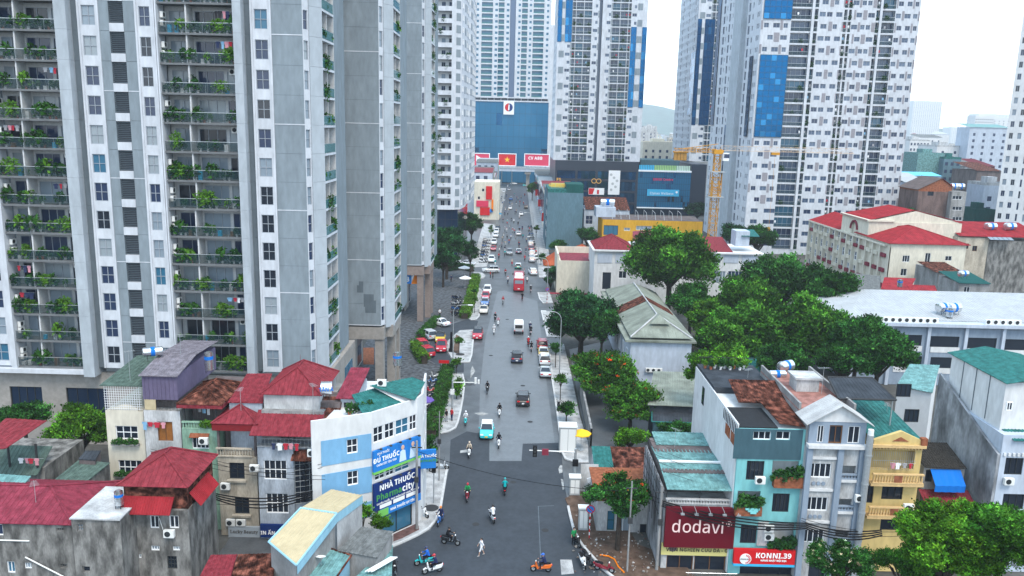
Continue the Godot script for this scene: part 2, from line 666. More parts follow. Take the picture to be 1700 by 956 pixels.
func kerb_stones(parent: Node3D, line: PackedVector2Array, h: float) -> void:
	for q in line.size() - 1:
		var a := line[q]
		var c := line[q + 1]
		var ln := a.distance_to(c)
		var cnt := maxi(1, int(ln / 1.1))
		var dirv := (c - a) / ln
		var t := Basis(Vector3.UP, atan2(-dirv.y, dirv.x))
		var key := "kerb %d" % int(ln / cnt * 20)
		if not shapes.has(key):
			var b := B.new()
			var w := ln / cnt - 0.03
			b.bx(-w / 2, w / 2, -0.1, 0.035, -0.13, 0.13)
			b.bx(-w / 2, w / 2, 0.035, 0.06, -0.11, 0.11)
			shapes[key] = b.mesh()
		for s in cnt:
			var p := a + dirv * (ln * (s + 0.5) / cnt)
			inst(shapes[key], "kerb_stone", M.kerbstone, parent, Transform3D(t, V(p.x, h, p.y)))

func flat(called: String, pts: Array, m: Material, y: float, label := "") -> Node3D:
	var b := B.new()
	b.cap(plan(pts), y, true)
	return struct(b, called, m, label)

func build_ground() -> void:
	var b := B.new()
	b.quad(V(-4500, -0.05, 200), V(4500, -0.05, 200), V(4500, -0.05, -6500), V(-4500, -0.05, -6500))
	struct(b, "ground", M.ground, "grey city ground reaching to the horizon")
	b = B.new()
	b.quad(V(-26, 0, -30), V(8.6, 0, -30), V(8.6, 0, -540), V(-26, 0, -540))
	b.quad(V(8.6, 0, -30), V(30, 0, -30), V(30, 0, -65), V(8.6, 0, -65))
	b.quad(V(8.6, 0, -84), V(12.5, 0, -84), V(12.5, 0, -96), V(8.6, 0, -96))
	b.quad(V(-90, 0, -505), V(-26, 0, -505), V(-26, 0, -540), V(-90, 0, -540))
	b.quad(V(8.6, 0, -505), V(90, 0, -505), V(90, 0, -540), V(8.6, 0, -540))
	struct(b, "road", M.asphalt, "long straight asphalt street between the towers")
	flat("road_surface", [[640, 1010], [1000, 1010], [990, 930], [946, 850], [936, 800], [931, 735], [868, 736], [866, 765], [812, 765], [812, 722], [775, 716], [748, 730], [746, 775], [736, 830], [715, 880], [650, 912]], M.asphalt_new, 0.004, "fresh dark asphalt at the near junction")
	flat("road_patch", [[813, 765], [865.5, 765], [867.5, 737], [921, 735], [908, 640], [899, 560], [892, 500], [838, 482], [826, 484], [806, 560], [797, 640], [795, 716], [813, 722]], M.asphalt_patch, 0.004, "pale resurfaced asphalt in the middle lanes")
	flat("concrete_patch", [[930, 929], [949, 929], [953, 952], [932, 954]], M.paving, 0.012, "square pale concrete patch in the dark asphalt")
	for ln in [[[893, 840], [894.2, 840.5], [898, 926], [896.8, 926]], [[894, 840], [920, 839], [920, 839.7], [894, 840.8]]]:
		flat("trench_line", ln, M.tower_dark_grey, 0.012, "thin dark trench seam cut in the asphalt")
	for s in 7:
		var rp := V(rng.randf_range(-5.6, 5.6), 0.009, -rng.randf_range(112, 330))
		var rw := rng.randf_range(0.6, 1.6)
		var rl := rng.randf_range(1.2, 7.0)
		b = B.new()
		b.quad(rp + V(-rw, 0, rl), rp + V(rw, 0, rl), rp + V(rw, 0, -rl), rp + V(-rw, 0, -rl))
		struct(b, "road_repair", M.asphalt if s % 2 else M.asphalt_patch, "rectangular asphalt repair in the road")
	for s in [[852, 800], [880, 700], [815, 590], [868, 640], [842, 530], [790, 870], [905, 880]]:
		var mp := G(s[0], s[1], 0.013)
		b = B.new()
		b.cyl(mp, mp + V(0, 0.006, 0), 0.36, 0.36, 16)
		struct(b, "manhole", M.dark_metal, "round iron manhole in the carriageway")
	flat("road_marking", [[784, 607], [789, 616], [781, 628], [781.5, 615]], M.road_paint, 0.012, "worn white diamond marking on the road")
	for ln in [[[930, 772], [933.5, 772], [934, 784], [928.5, 786], [927, 778]], [[931, 795], [935, 796], [937, 812], [934, 813]], [[787, 686], [800, 684], [812, 687], [800, 690]], [[764, 748], [775, 746], [776, 751], [764, 752]]]:
		flat("road_stain", ln, M.road_paint, 0.012, "pale cement spill on the asphalt")
	var p1 := pavement("pavement", "pale pavement round the pharmacy corner", [[651, 908], [668, 901], [694, 889], [712, 878], [724, 864], [731, 845], [736, 815], [741, 785], [744, 776], [725, 768], [706, 770], [700, 830], [680, 860], [652, 878]], M.paving, 0.13, 0, 8)
	b = B.new()
	b.cap(plan([[653, 901], [668, 895.5], [696, 881], [694, 871], [680, 862], [653, 880]]), 0.136, true)
	part(b, "brick_strip", M.brick_paving, p1)
	pavement("pavement", "pale pavement beside the clipped hedge", [[722, 716], [730, 720], [745, 717], [756, 711], [760, 702], [764, 685], [768, 664], [771, 638], [768, 622], [748, 620], [741, 650], [731, 690]], M.paving, 0.13, 0, 8)
	var p3 := pavement("pavement", "pale traffic island pavement with a dug-up tree pit", [[743, 567], [741, 580], [749, 594], [765, 602], [779, 602], [783, 590], [786, 560], [787, 548], [764, 549], [755, 556]], M.paving, 0.13, 2, 7)
	b = B.new()
	b.cap(plan([[757, 556], [752, 585], [762, 590], [764, 560]]), 0.14, true)
	part(b, "bare_soil", M.dirt, p3)
	pavement("pavement", "pale pavement strip by the line of parked cars", [[775, 527], [781, 531.5], [790, 531], [795, 526], [798, 503], [800.5, 484], [794, 478], [786, 480], [781, 500]], M.paving, 0.13, 1, 6)
	pavement("pavement", "small rounded pavement nose at the lane mouth", [[786, 452], [800, 453], [806, 457], [804, 462], [796, 464], [787, 462]], M.paving)
	pavement("pavement", "pavement lined with parked motorbikes past the lane", [[779, 444], [808, 443], [812, 430], [816, 408], [819, 393], [823, 378], [820, 373], [803, 371], [797, 390], [790, 415]], M.paving)
	b = B.new()
	b.bx(-10.5, -6.4, -0.04, 0.13, -500, -338)
	struct(b, "pavement", M.paving, "far narrow pavement below the signboard house")
	flat("plaza", [[560, 640], [790, 640], [745, 610], [700, 596], [722, 548], [790, 520], [786, 478], [797, 452], [700, 452], [640, 520]], M.plaza, 0.006, "dark wet stone plaza beneath the towers")
	flat("plaza", [[560, 760], [712, 760], [741, 640], [748, 612], [700, 598], [560, 620]], M.plaza, 0.008, "stone apron of the towers behind the pharmacy")
	flat("side_lane", [[744, 616], [770, 618], [770, 603], [749, 596], [740, 583], [743, 566], [757, 553], [790, 545], [794, 533], [776, 530], [724, 546], [703, 592]], M.asphalt_new, 0.01, "short side lane used as a car park")
	pavement("pavement", "white paved footway by the young street trees", [[911, 572], [914, 600], [917, 633], [922, 665], [927, 700], [931, 735], [934, 753], [939, 763], [957, 768], [977, 768], [976, 735], [962, 690], [952, 640], [943, 600], [936, 572]], M.paving, 0.13, 0, 9)
	pavement("pavement", "white wedge of footway under the dark tree", [[899, 518], [903, 535], [909, 560], [930, 560], [922, 518]], M.paving, 0.13, 0, 2)
	pavement("pavement", "footway corner with a round blue sign", [[893, 486], [896, 497], [902, 504], [918, 503], [912, 486]], M.paving, 0.13, 0, 2)
	b = B.new()
	b.bx(6.4, 10.5, -0.04, 0.13, -500, -205)
	struct(b, "pavement", M.paving, "long footway in front of the narrow shop houses")
	pavement("dirt_verge", "dug-up brown earth verge at the corner", [[938, 828], [944, 842], [948, 868], [957, 893], [968, 908], [985, 928], [1005, 948], [1024, 966], [1180, 990], [1130, 930], [1060, 905], [1030, 860], [1000, 835], [965, 815]], M.dirt, 0.08)
	var kl := plan([[943, 842], [946, 856], [951, 876], [957, 892], [966, 906], [976, 918], [988, 931], [1001, 946], [1020, 962]])
	var ks := Node3D.new()
	ks.name = "kerb"
	add_child(ks)
	tag(ks, "white kerb stones along the dug-up corner", "", "", "structure")
	kerb_stones(ks, kl, 0.16)
	flat("courtyard", [[985, 770], [1180, 770], [1150, 620], [1030, 560], [945, 580], [965, 690]], M.asphalt, 0.003, "shaded yard behind the low wall")
	b = B.new()
	var prof := FastNoiseLite.new()
	prof.seed = 4
	prof.frequency = 0.012
	for q in 60:
		var x0 := -400.0 + q * 50
		var x1 := x0 + 50
		var h0 := 70.0 + 50.0 * prof.get_noise_1d(q) + 75.0 * exp(-pow((x0 - 620.0) / 300.0, 2))
		var h1 := 70.0 + 50.0 * prof.get_noise_1d(q + 1) + 75.0 * exp(-pow((x1 - 620.0) / 300.0, 2))
		b.quad(V(x0, -5, -3600), V(x1, -5, -3600), V(x1, h1, -4300), V(x0, h0, -4300))
		b.quad(V(x1, -5, -5200), V(x0, -5, -5200), V(x0, h0, -4300), V(x1, h1, -4300))
	struct(b, "hills", M.hill, "low hills fading into the haze")

const FLOORS := ["first", "second", "third", "fourth", "fifth", "sixth", "seventh", "eighth", "ninth", "tenth", "eleventh", "twelfth", "thirteenth", "fourteenth", "fifteenth", "sixteenth", "seventeenth", "eighteenth"]

func ac_unit(parent: Node3D, xf: Transform3D, called := "air_conditioner") -> void:
	if not shapes.has("ac"):
		var b := B.new()
		b.bx(-0.42, 0.42, 0, 0.6, -0.16, 0.16)
		b.bx(-0.4, 0.4, -0.06, 0, -0.12, -0.06)
		b.bx(-0.4, 0.4, -0.06, 0, 0.06, 0.12)
		shapes.ac = b.mesh()
		b = B.new()
		b.cyl(V(-0.1, 0.3, 0.16), V(-0.1, 0.3, 0.18), 0.24, 0.24, 12)
		shapes.ac_fan = b.mesh()
		b = B.new()
		for q in 3:
			b.cyl(V(-0.1, 0.3, 0.178), V(-0.1, 0.3, 0.19), 0.2 - q * 0.065, 0.2 - q * 0.065, 12)
		b.bx(-0.32, 0.12, 0.285, 0.315, 0.18, 0.195)
		shapes.ac_grille = b.mesh()
	var o := inst(shapes.ac, called, M.ac_white, parent, xf)
	inst(shapes.ac_fan, "fan", M.frame_dark, o)

func railing(parent: Node3D, x0: float, x1: float, y: float, z: float, xf := Transform3D.IDENTITY, g: Material = null, h := 1.05) -> void:
	var w := x1 - x0
	var key := "rg %.2f %.2f" % [w, h]
	if not shapes.has(key):
		var b := B.new()
		b.bx(0, w, 0.06, h, -0.015, 0.015)
		shapes[key] = b.mesh()
		b = B.new()
		b.bx(0, w, h, h + 0.05, -0.03, 0.03)
		var cnt := maxi(1, int(w / 1.6))
		for q in cnt + 1:
			b.bx(w * q / cnt - 0.02, w * q / cnt + 0.02, 0, h, -0.03, -0.016)
		shapes[key + "m"] = b.mesh()
	var o := inst(shapes[key], "glass_railing", g if g else M.rail_glass, parent, xf * Transform3D(Basis.IDENTITY, V(x0, y, z)))
	inst(shapes[key + "m"], "top_rail", M.rail_metal, o)

func leafy(key: String, r: float, cnt: int, sd: int, leaf := 0.12) -> Mesh:
	if shapes.has(key):
		return shapes[key]
	var rr := RandomNumberGenerator.new()
	rr.seed = sd
	var b := B.new()
	for q in cnt:
		var d := V(rr.randfn(), rr.randfn() * 0.9 + 0.35, rr.randfn()).normalized() * r * pow(rr.randf(), 0.4)
		d.y = d.y * 1.1 + r * 0.75
		var u := V(rr.randfn(), rr.randfn() * 0.6, rr.randfn()).normalized() * leaf * rr.randf_range(0.7, 1.5)
		var w := u.cross(V(rr.randfn(), rr.randfn(), rr.randfn())).normalized() * leaf * 0.55
		var s := rr.randf_range(0.6, 1.3)
		b.col = Color(s, s * rr.randf_range(0.95, 1.1), s * 0.9)
		b.quad(d - u, d + w, d + u, d - w)
	shapes[key] = b.mesh()
	return shapes[key]

func leaf_mat(key: String, r: float, g: float, bl: float) -> StandardMaterial3D:
	if M.has(key):
		return M[key]
	var m := mat(key, r, g, bl, 0.7)
	m.vertex_color_use_as_albedo = true
	m.backlight_enabled = true
	m.backlight = Color(r * 0.5, g * 0.6, bl * 0.4).linear_to_srgb()
	return m

func pot_plant(p: Vector3, sc: float, turn: float, where: String, group: String) -> void:
	if not shapes.has("pot"):
		var b := B.new()
		b.cyl(V(0, 0, 0), V(0, 0.28, 0), 0.12, 0.17, 10)
		b.cyl(V(0, 0.28, 0), V(0, 0.32, 0), 0.19, 0.19, 10)
		shapes.pot = b.mesh()
	var kind := rng.randi() % 4
	var tone: Material = [leaf_mat("leaf_a", 0.03, 0.1, 0.02), leaf_mat("leaf_b", 0.07, 0.17, 0.018), leaf_mat("leaf_c", 0.016, 0.06, 0.018), leaf_mat("leaf_a", 0, 0, 0)][kind]
	var pot: Material = M.white_pot if rng.randf() < 0.75 else M.red_pot
	var words := "%s %s plant in %s pot %s" % [("small" if sc < 0.9 else "leafy") if sc < 1.1 else "tall", ["mid-green", "light green", "dark green", "mid-green"][kind], "white" if pot == M.white_pot else "terracotta", where]
	var o := thing("potted_plant", words, "plant", p, turn, group)
	inst(shapes.pot, "pot", pot, o)
	var me := leafy("bush%d" % kind, 0.36, 70, 40 + kind, 0.13)
	inst(me, "foliage", tone, o, Transform3D(Basis.IDENTITY.scaled(V(sc, sc * rng.randf_range(0.9, 1.4), sc)), V(0, 0.22, 0)))

func laundry(p: Vector3, w: float, turn: float, where: String) -> void:
	var o := thing("hanging_laundry", "row of washing hung to dry " + where, "laundry", p, turn, "washing on the tower balconies")
	var b := B.new()
	b.cyl(V(0, 0, 0), V(w, 0, 0), 0.015, 0.015, 5)
	part(b, "drying_pole", M.rail_metal, o)
	var x := 0.1
	while x < w - 0.3:
		var ww := rng.randf_range(0.22, 0.42)
		var hh := rng.randf_range(0.45, 0.8)
		b = B.new()
		var t := Basis(Vector3.UP, rng.randf_range(-0.35, 0.35))
		b.box(V(x + ww / 2, -hh / 2, 0), V(ww, hh, 0.03), t)
		b.box(V(x + ww / 2, -0.14, 0.005), V(ww * 1.5, 0.2, 0.025), t)
		var cc: Array = pick([["cloth_white", 0.7, 0.72, 0.75], ["cloth_navy", 0.03, 0.04, 0.09], ["cloth_red", 0.4, 0.03, 0.05], ["cloth_sky", 0.2, 0.38, 0.55], ["cloth_black", 0.03, 0.03, 0.035], ["cloth_pink", 0.55, 0.25, 0.3], ["cloth_grey", 0.3, 0.3, 0.32]])
		part(b, "garment", mat(cc[0], cc[1], cc[2], cc[3], 0.9), o)
		x += ww + rng.randf_range(0.05, 0.3)

func balcony_bay(t: Node3D, x0: float, x1: float, y: float, fh: float, where: String, plants: float, xf := Transform3D.IDENTITY) -> void:
	var w := x1 - x0
	var deep := 1.9
	var b := B.new()
	b.bx(x0, x1, y - 0.22, y, -deep, 0.06)
	b.move(0, xf)
	part(b, "balcony_slab", M.slab_grey, t)
	var dv := x0 + w * rng.randf_range(0.33, 0.38)
	b = B.new()
	b.bx(dv, dv + 0.16, y, y + fh - 0.22, -deep, -0.1)
	b.move(0, xf)
	part(b, "divider", M.inner_wall, t)
	var holes := []
	var doors := []
	for seg in [[x0 + 0.45, dv - 0.15], [dv + 0.35, x1 - 2.1], [x1 - 1.8, x1 - 0.25]]:
		if seg[1] - seg[0] > 0.6:
			doors.append(seg)
			holes.append(Rect2(seg[0], y, seg[1] - seg[0], 2.45))
	b = B.new()
	b.wall(x0, x1, y, y + fh - 0.22, holes, 0.15)
	b.move(0, xf * Transform3D(Basis.IDENTITY, V(0, 0, -deep)))
	part(b, "back_wall", M.inner_wall, t)
	for s in doors:
		var dw: float = s[1] - s[0]
		window(t, xf * Transform3D(Basis.IDENTITY, V((s[0] + s[1]) / 2, y, -deep - 0.03)), dw, 2.45, maxi(2, int(dw / 0.9)), 1, M.frame_grey, pick([M.pane_dark, M.pane_navy, M.pane_curtain, M.pane_pale, M.pane_navy]), 0.07)
	railing(t, x0 + 0.03, dv + 0.06, y, -0.02, xf)
	railing(t, dv + 0.1, x1 - 0.03, y, -0.02, xf)
	if rng.randf() < 0.75:
		ac_unit(t, xf * Transform3D(Basis(Vector3.UP, PI / 2), V(x0 + 0.25, y + 1.4 + 0.3 * rng.randf(), -0.8)))
		if rng.randf() < 0.6:
			ac_unit(t, xf * Transform3D(Basis(Vector3.UP, PI / 2), V(x0 + 0.25, y + 0.7, -0.75)))
	elif rng.randf() < 0.7:
		ac_unit(t, xf * Transform3D(Basis.IDENTITY, V(x1 - 1.0, y + 2.1, -deep + 0.3)))
	var wx := t.transform * xf
	if rng.randf() < 0.14:
		var cc: Material = pick([M.awning_blue, M.awning_sky, M.cream_roof, M.awning_blue])
		var sx0 := x0 + 0.3
		var sx1 := dv - 0.1
		var o := thing("sun_blind", "%s roll-down blind shading balcony of %s" % ["blue striped" if cc == M.awning_blue else "plain sky-blue" if cc == M.awning_sky else "cream", where], "blind", wx * V(sx0, y + fh - 0.3, 0.0), t.rotation.y, "blinds on the tower balconies")
		var hh := rng.randf_range(0.9, 1.5)
		var cnt := 12
		var bw := (sx1 - sx0) / cnt
		var b1 := B.new()
		var b2 := B.new()
		for q in cnt:
			var bb: B = b1 if q % 2 == 0 else b2
			bb.quad(V(q * bw, -hh, 0.12), V(q * bw + bw, -hh, 0.12), V(q * bw + bw, 0, 0.0), V(q * bw, 0, 0.0))
			bb.quad(V(q * bw + bw, -hh, 0.1), V(q * bw, -hh, 0.1), V(q * bw, 0, -0.02), V(q * bw + bw, 0, -0.02))
		part(b1, "stripe", cc, o)
		part(b2, "stripe", M.awning_white if cc == M.awning_blue else cc, o)
	var x := x0 + 0.3
	while x < x1 - 0.3:
		if rng.randf() < plants:
			pot_plant(wx * V(x, y + 0.01, -0.3 - rng.randf() * 0.25), rng.randf_range(0.9, 2.2), rng.randf() * 6.0, "on balcony of " + where, "potted plants on the tower balconies")
		elif rng.randf() < 0.25:
			b = B.new()
			var hh2 := rng.randf_range(0.3, 0.9)
			b.bx(x - 0.2, x + 0.2, y + 0.004, y + hh2, -0.75, -0.4)
			b.bx(x - 0.22, x + 0.22, y + hh2, y + hh2 + 0.04, -0.77, -0.38)
			b.move(0, wx)
			tag(part(b, "storage_box", pick([M.ac_white, M.sign_white, M.timber, M.sign_cyan]), self), "small storage box on a balcony of " + where, "box", "boxes on the tower balconies")
		x += rng.randf_range(0.5, 0.85)
	if rng.randf() < plants * 0.9:
		var me := leafy("creeper", 0.6, 160, 77, 0.12)
		var px := rng.randf_range(x0 + 0.6, x1 - 0.6)
		var o2 := inst(me, "creeper", leaf_mat("leaf_b", 0, 0, 0), self, Transform3D(Basis.IDENTITY.scaled(V(rng.randf_range(1.2, 2.4), rng.randf_range(1.1, 1.9), 0.6)), wx * V(px, y + 0.1, -0.15)))
		tag(o2, "green creeper hanging over a balcony rail of " + where, "plant", "creepers on the tower balconies")
	if rng.randf() < 0.4:
		var lx := x1 - 2.4 if rng.randf() < 0.6 else x0 + 0.6
		laundry(wx * V(lx, y + 2.35, -0.45), 1.9, t.rotation.y, "on a balcony of " + where)

func tower_window(t: Node3D, x: float, y: float, w: float, h: float, xf := Transform3D.IDENTITY) -> void:
	window(t, xf * Transform3D(Basis.IDENTITY, V(x, y, -0.1)), w, h, 2, 2, M.frame_grey, pick([M.pane_navy, M.pane_curtain, M.pane_dark, M.pane_dark, M.pane_pale, M.pane_navy, M.pane_navy, M.pane_blue]), 0.07)

func grey_corner(t: Node3D, xa: float, xb: float, y0: float, fh: float, nf: int, side: float, where: String, solid_to: float, panel: Material = null) -> void:
	var c1 := Vector2(xb, 0)
	var c2 := Vector2(xb + 0.45, -0.85)
	var c3 := Vector2(xb + 1.5, -2.4)
	var top := y0 + fh * nf
	for f in nf:
		var b := B.new()
		b.bx(xa, xb, y0 + f * fh + 0.03, y0 + (f + 1) * fh, -0.3, 0.0)
		part(b, "wall_panel", panel if panel else M.tower_grey, t)
		if f % 3 == 0:
			b = B.new()
			b.bx(xa, xb, y0 + f * fh - 0.02, y0 + f * fh + 0.09, -0.1, 0.03)
			part(b, "white_band", M.tower_white, t)
	var jb := B.new()
	jb.bx(xa, xb, y0, top, -0.4, -0.02)
	part(jb, "joint_backing", M.joint, t)
	var ang := atan2(c1.y - c2.y, c2.x - c1.x)
	var xf := Transform3D(Basis(Vector3.UP, ang), V(c1.x, 0, c1.y))
	var wl := c1.distance_to(c2)
	var holes := []
	for f in nf:
		holes.append(Rect2(0.14, y0 + f * fh + 0.65, wl - 0.28, 2.0))
	var wb := B.new()
	wb.wall(0, wl, y0, top, holes, 0.18)
	wb.move(0, xf)
	part(wb, "corner_strip", M.tower_white, t)
	for f in nf:
		window(t, xf * Transform3D(Basis.IDENTITY, V(wl / 2, y0 + f * fh + 0.65, -0.1)), wl - 0.28, 2.0, 1, 2, M.frame_grey, pick([M.pane_pale, M.pane_curtain, M.pane_navy]), 0.06)
	var ang2 := atan2(c2.y - c3.y, c3.x - c2.x)
	var xf2 := Transform3D(Basis(Vector3.UP, ang2), V(c2.x, 0, c2.y))
	var wl2 := c2.distance_to(c3)
	for f in nf:
		var b := B.new()
		b.bx(0.02, wl2, y0 - (0.5 if f == 0 else 0.0) + f * fh + 0.02, y0 + (f + 1) * fh, -0.3, 0.08)
		b.move(0, xf2)
		part(b, "corner_leaf", M.tower_pale, t)
	var sx := c3.x
	var xs := Transform3D(Basis(Vector3.UP, PI / 2), V(sx, 0, c3.y))
	for f in nf:
		var y := y0 + f * fh
		var b := B.new()
		b.bx(0.05, side, y - 0.25, y, -1.6, 0.05)
		b.move(0, xs)
		part(b, "balcony_slab", M.tower_white, t)
		b = B.new()
		var holes2 := [Rect2(0.5, y, 1.5, 2.3), Rect2(side - 2.2, y, 1.6, 2.3)]
		b.wall(0.05, side, y, y + fh - 0.25, holes2, 0.15)
		b.bx(side * 0.5 - 0.08, side * 0.5 + 0.08, y, y + fh - 0.25, 0, 1.5)
		b.bx(side - 0.16, side, y, y + fh - 0.25, 0, 1.62)
		b.move(0, xs * Transform3D(Basis.IDENTITY, V(0, 0, -1.6)))
		part(b, "back_wall", M.inner_wall, t)
		for h in holes2:
			window(t, xs * Transform3D(Basis.IDENTITY, V(h.get_center().x, y, -1.64)), h.size.x, 2.3, 2, 1, M.frame_grey, pick([M.pane_navy, M.pane_pale, M.pane_dark]), 0.07)
		railing(t, 0.08, side * 0.5, y, 0.0, xs, M.rail_teal)
		railing(t, side * 0.5 + 0.02, side - 0.05, y, 0.0, xs, M.rail_teal)
		var wx := t.transform * xs
		for q in 4:
			if rng.randf() < 0.5:
				pot_plant(wx * V(rng.randf_range(0.4, side - 0.4), y + 0.01, -0.3), rng.randf_range(0.9, 1.9), rng.randf() * 6, "on street-side balcony of %s, %s floor" % [where, FLOORS[f]], "potted plants on the tower balconies")
		if rng.randf() < 0.3:
			var o2 := inst(leafy("creeper", 0.6, 160, 77, 0.12), "creeper", leaf_mat("leaf_a", 0, 0, 0), self, Transform3D(Basis.IDENTITY.scaled(V(0.8, 1.7, 1.9)), wx * V(rng.randf_range(1, side - 1), y - 0.3, 0.1)))
			tag(o2, "bushy creeper on street-side balcony of %s, %s floor" % [where, FLOORS[f]], "plant", "creepers on the tower balconies")
	var bb := B.new()
	bb.bx(xa - 0.2, c3.x - 1.7, y0 - 0.2, top, c3.y - solid_to, -0.42)
	bb.bx(xa - 0.2, c3.x - 0.1, y0 - 0.2, top, c3.y - solid_to, c3.y - side - 0.05)
	bb.bx(xa - 1.5, c3.x - 0.12, top, top + 14, c3.y - solid_to, -0.1)
	part(bb, "tower_body", M.tower_grey, t)

func strip(t: Node3D, xa: float, xb: float, y0: float, fh: float, nf: int, wh := 2.05, sill := 0.55) -> void:
	var holes := []
	for f in nf:
		holes.append(Rect2(xa + 0.35, y0 + f * fh + sill, xb - xa - 0.7, wh))
	var b := B.new()
	b.wall(xa, xb, y0, y0 + nf * fh, holes, 0.25)
	b.bx(xa - 0.06, xa + 0.14, y0, y0 + nf * fh, 0.003, 0.12)
	b.bx(xb - 0.14, xb + 0.06, y0, y0 + nf * fh, 0.003, 0.12)
	part(b, "window_strip_wall", M.tower_white, t)
	for f in nf:
		tower_window(t, (xa + xb) / 2, y0 + f * fh + sill, xb - xa - 0.7, wh)

func build_towers() -> void:
	var d := 90.0
	var fh := 3.13
	var y0 := 9.75
	var nf := 15
	var X := func(px: float) -> float: return xat(px, 353, d)
	var t := thing("apartment_tower", "grey and white residential tower with plant-filled balconies above the red-roofed houses", "tower", V(0, 0, -d))
	var where := "near grey tower"
	for bay in [[X.call(6.0), X.call(124.0)], [X.call(281.0), X.call(404.0)]]:
		for f in nf:
			balcony_bay(t, bay[0], bay[1], y0 + f * fh, fh, where + ", %s floor" % FLOORS[f], 0.55 if f < 14 else 0.0)
		var bb := B.new()
		bb.bx(bay[0], bay[1], y0 - 0.3, y0 + nf * fh, -8, -2.1)
		part(bb, "tower_body", M.tower_grey, t)
	for fin in [[124.0, 143.0, 154.5], [404.0, 417.5, 428.0]]:
		for f in nf:
			var b := B.new()
			b.bx(X.call(fin[0]), X.call(fin[1]), y0 + f * fh + 0.015 - (0.9 if f == 0 else 0.0), y0 + (f + 1) * fh, -1.7, 0.9)
			part(b, "fin", M.tower_pale, t)
			b = B.new()
			b.bx(X.call(fin[1]) + 0.002, X.call(fin[2]), y0 + f * fh + 0.015, y0 + (f + 1) * fh, -0.6, -0.15)
			part(b, "wall_panel", M.tower_dark_grey, t)
	strip(t, X.call(155.0), X.call(187.0), y0, fh, nf)
	strip(t, X.call(246.0), X.call(274.0), y0, fh, nf)
	strip(t, X.call(428.5), X.call(460.0), y0, fh, nf)
	strip(t, X.call(-42.0), X.call(-4.0), y0, fh, nf)
	var b := B.new()
	b.bx(X.call(274.5), X.call(277.0), y0, y0 + nf * fh, -0.3, 0.25)
	b.bx(X.call(278.5), X.call(281.0), y0 - 0.3, y0 + nf * fh, -1.6, 0.35)
	b.bx(X.call(-3.0), X.call(6.0), y0 - 0.3, y0 + nf * fh, -1.6, 0.35)
	part(b, "pilaster", M.tower_white, t)
	var la: float = X.call(203.5)
	var lb: float = X.call(227.0)
	for f in nf:
		var y := y0 + f * fh
		b = B.new()
		b.bx(X.call(187.3), la, y + 0.03, y + fh, -0.4, 0)
		part(b, "wall_panel", M.tower_grey, t)
		b = B.new()
		b.bx(lb, X.call(245.7), y + 0.03, y + fh, -0.4, 0)
		part(b, "wall_panel", M.tower_grey, t)
		b = B.new()
		b.bx(la + 0.02, lb - 0.02, y - 0.05, y + 0.82, -0.4, 0.05)
		part(b, "spandrel", M.tower_white, t)
		if f % 3 == 1:
			b = B.new()
			b.bx(X.call(187.3), la, y - 0.02, y + 0.07, -0.1, 0.03)
			b.bx(lb, X.call(245.7), y - 0.02, y + 0.07, -0.1, 0.03)
			part(b, "white_band", M.tower_white, t)
		for s in 11:
			if not shapes.has("slat"):
				var sb := B.new()
				sb.box(Vector3.ZERO, V(lb - la - 0.04, 0.13, 0.03), Basis(Vector3.RIGHT, 0.7))
				shapes.slat = sb.mesh()
			inst(shapes.slat, "louvre_slat", M.tower_dark_grey, t, Transform3D(Basis.IDENTITY, V((la + lb) / 2, y + 0.93 + s * 0.2, -0.12)))
	b = B.new()
	b.bx(X.call(187.0), X.call(246.0), y0, y0 + nf * fh, -0.8, -0.42)
	part(b, "louvre_backing", M.louver, t)
	b = B.new()
	b.bx(X.call(-60.0), X.call(460.0), y0 - 0.2, y0 + nf * fh, -10, -2.2)
	b.bx(X.call(-60.0), X.call(460.0), y0 + nf * fh, y0 + nf * fh + 14, -10, -0.1)
	part(b, "tower_body", M.tower_grey, t)
	grey_corner(t, X.call(460.3), X.call(510.0), y0, fh, nf, 5.8, where, 12.0)
	b = B.new()
	b.bx(X.call(-60.0), X.call(122.0), y0 - 0.75, y0 - 0.23, -2, 0.5)
	part(b, "ledge", M.tower_white, t)
	b = B.new()
	var holes := [Rect2(X.call(78.0), 2.6, X.call(150.0) - X.call(78.0), 4.4), Rect2(X.call(-20.0), 2.6, X.call(36.0) - X.call(-20.0), 4.4), Rect2(X.call(205.0), 0.2, 7.0, 5.5), Rect2(X.call(360.0), 0.2, 8.0, 5.5)]
	b.wall(X.call(-60.0), X.call(515.0), 0, y0 - 0.76, holes, 0.4)
	b.move(0, at(0, 0, -0.6))
	part(b, "podium_wall", M.beige_stone, t)
	for h in holes:
		window(t, at(h.get_center().x, h.position.y, -0.8), h.size.x, h.size.y, 4, 1, M.frame_dark, M.glass_deep, 0.08)
	b = B.new()
	b.bx(X.call(500.0), X.call(515.0) + 1.6, 0, y0 - 0.3, -16, -3.0)
	part(b, "podium_side", M.beige_stone, t)
	b = B.new()
	b.bx(X.call(515.0) + 1.62, X.call(515.0) + 1.7, 1.2, 7.6, -13.5, -9)
	part(b, "shop_window", M.pane_blue, t)
	b = B.new()
	b.bx(X.call(82.0), X.call(134.0), 1.2, 2.5, -0.58, -0.45)
	var sg := part(b, "shop_sign", M.sign_white, t)
	lettering("Thu", 0.75, M.dark_green, sg, at(X.call(113.0), 1.85, -0.43), true)
	b = B.new()
	b.cyl(V(X.call(95.0), 1.85, -0.45), V(X.call(95.0), 1.85, -0.42), 0.42, 0.42, 20)
	part(b, "round_logo", M.sign_cyan, sg)

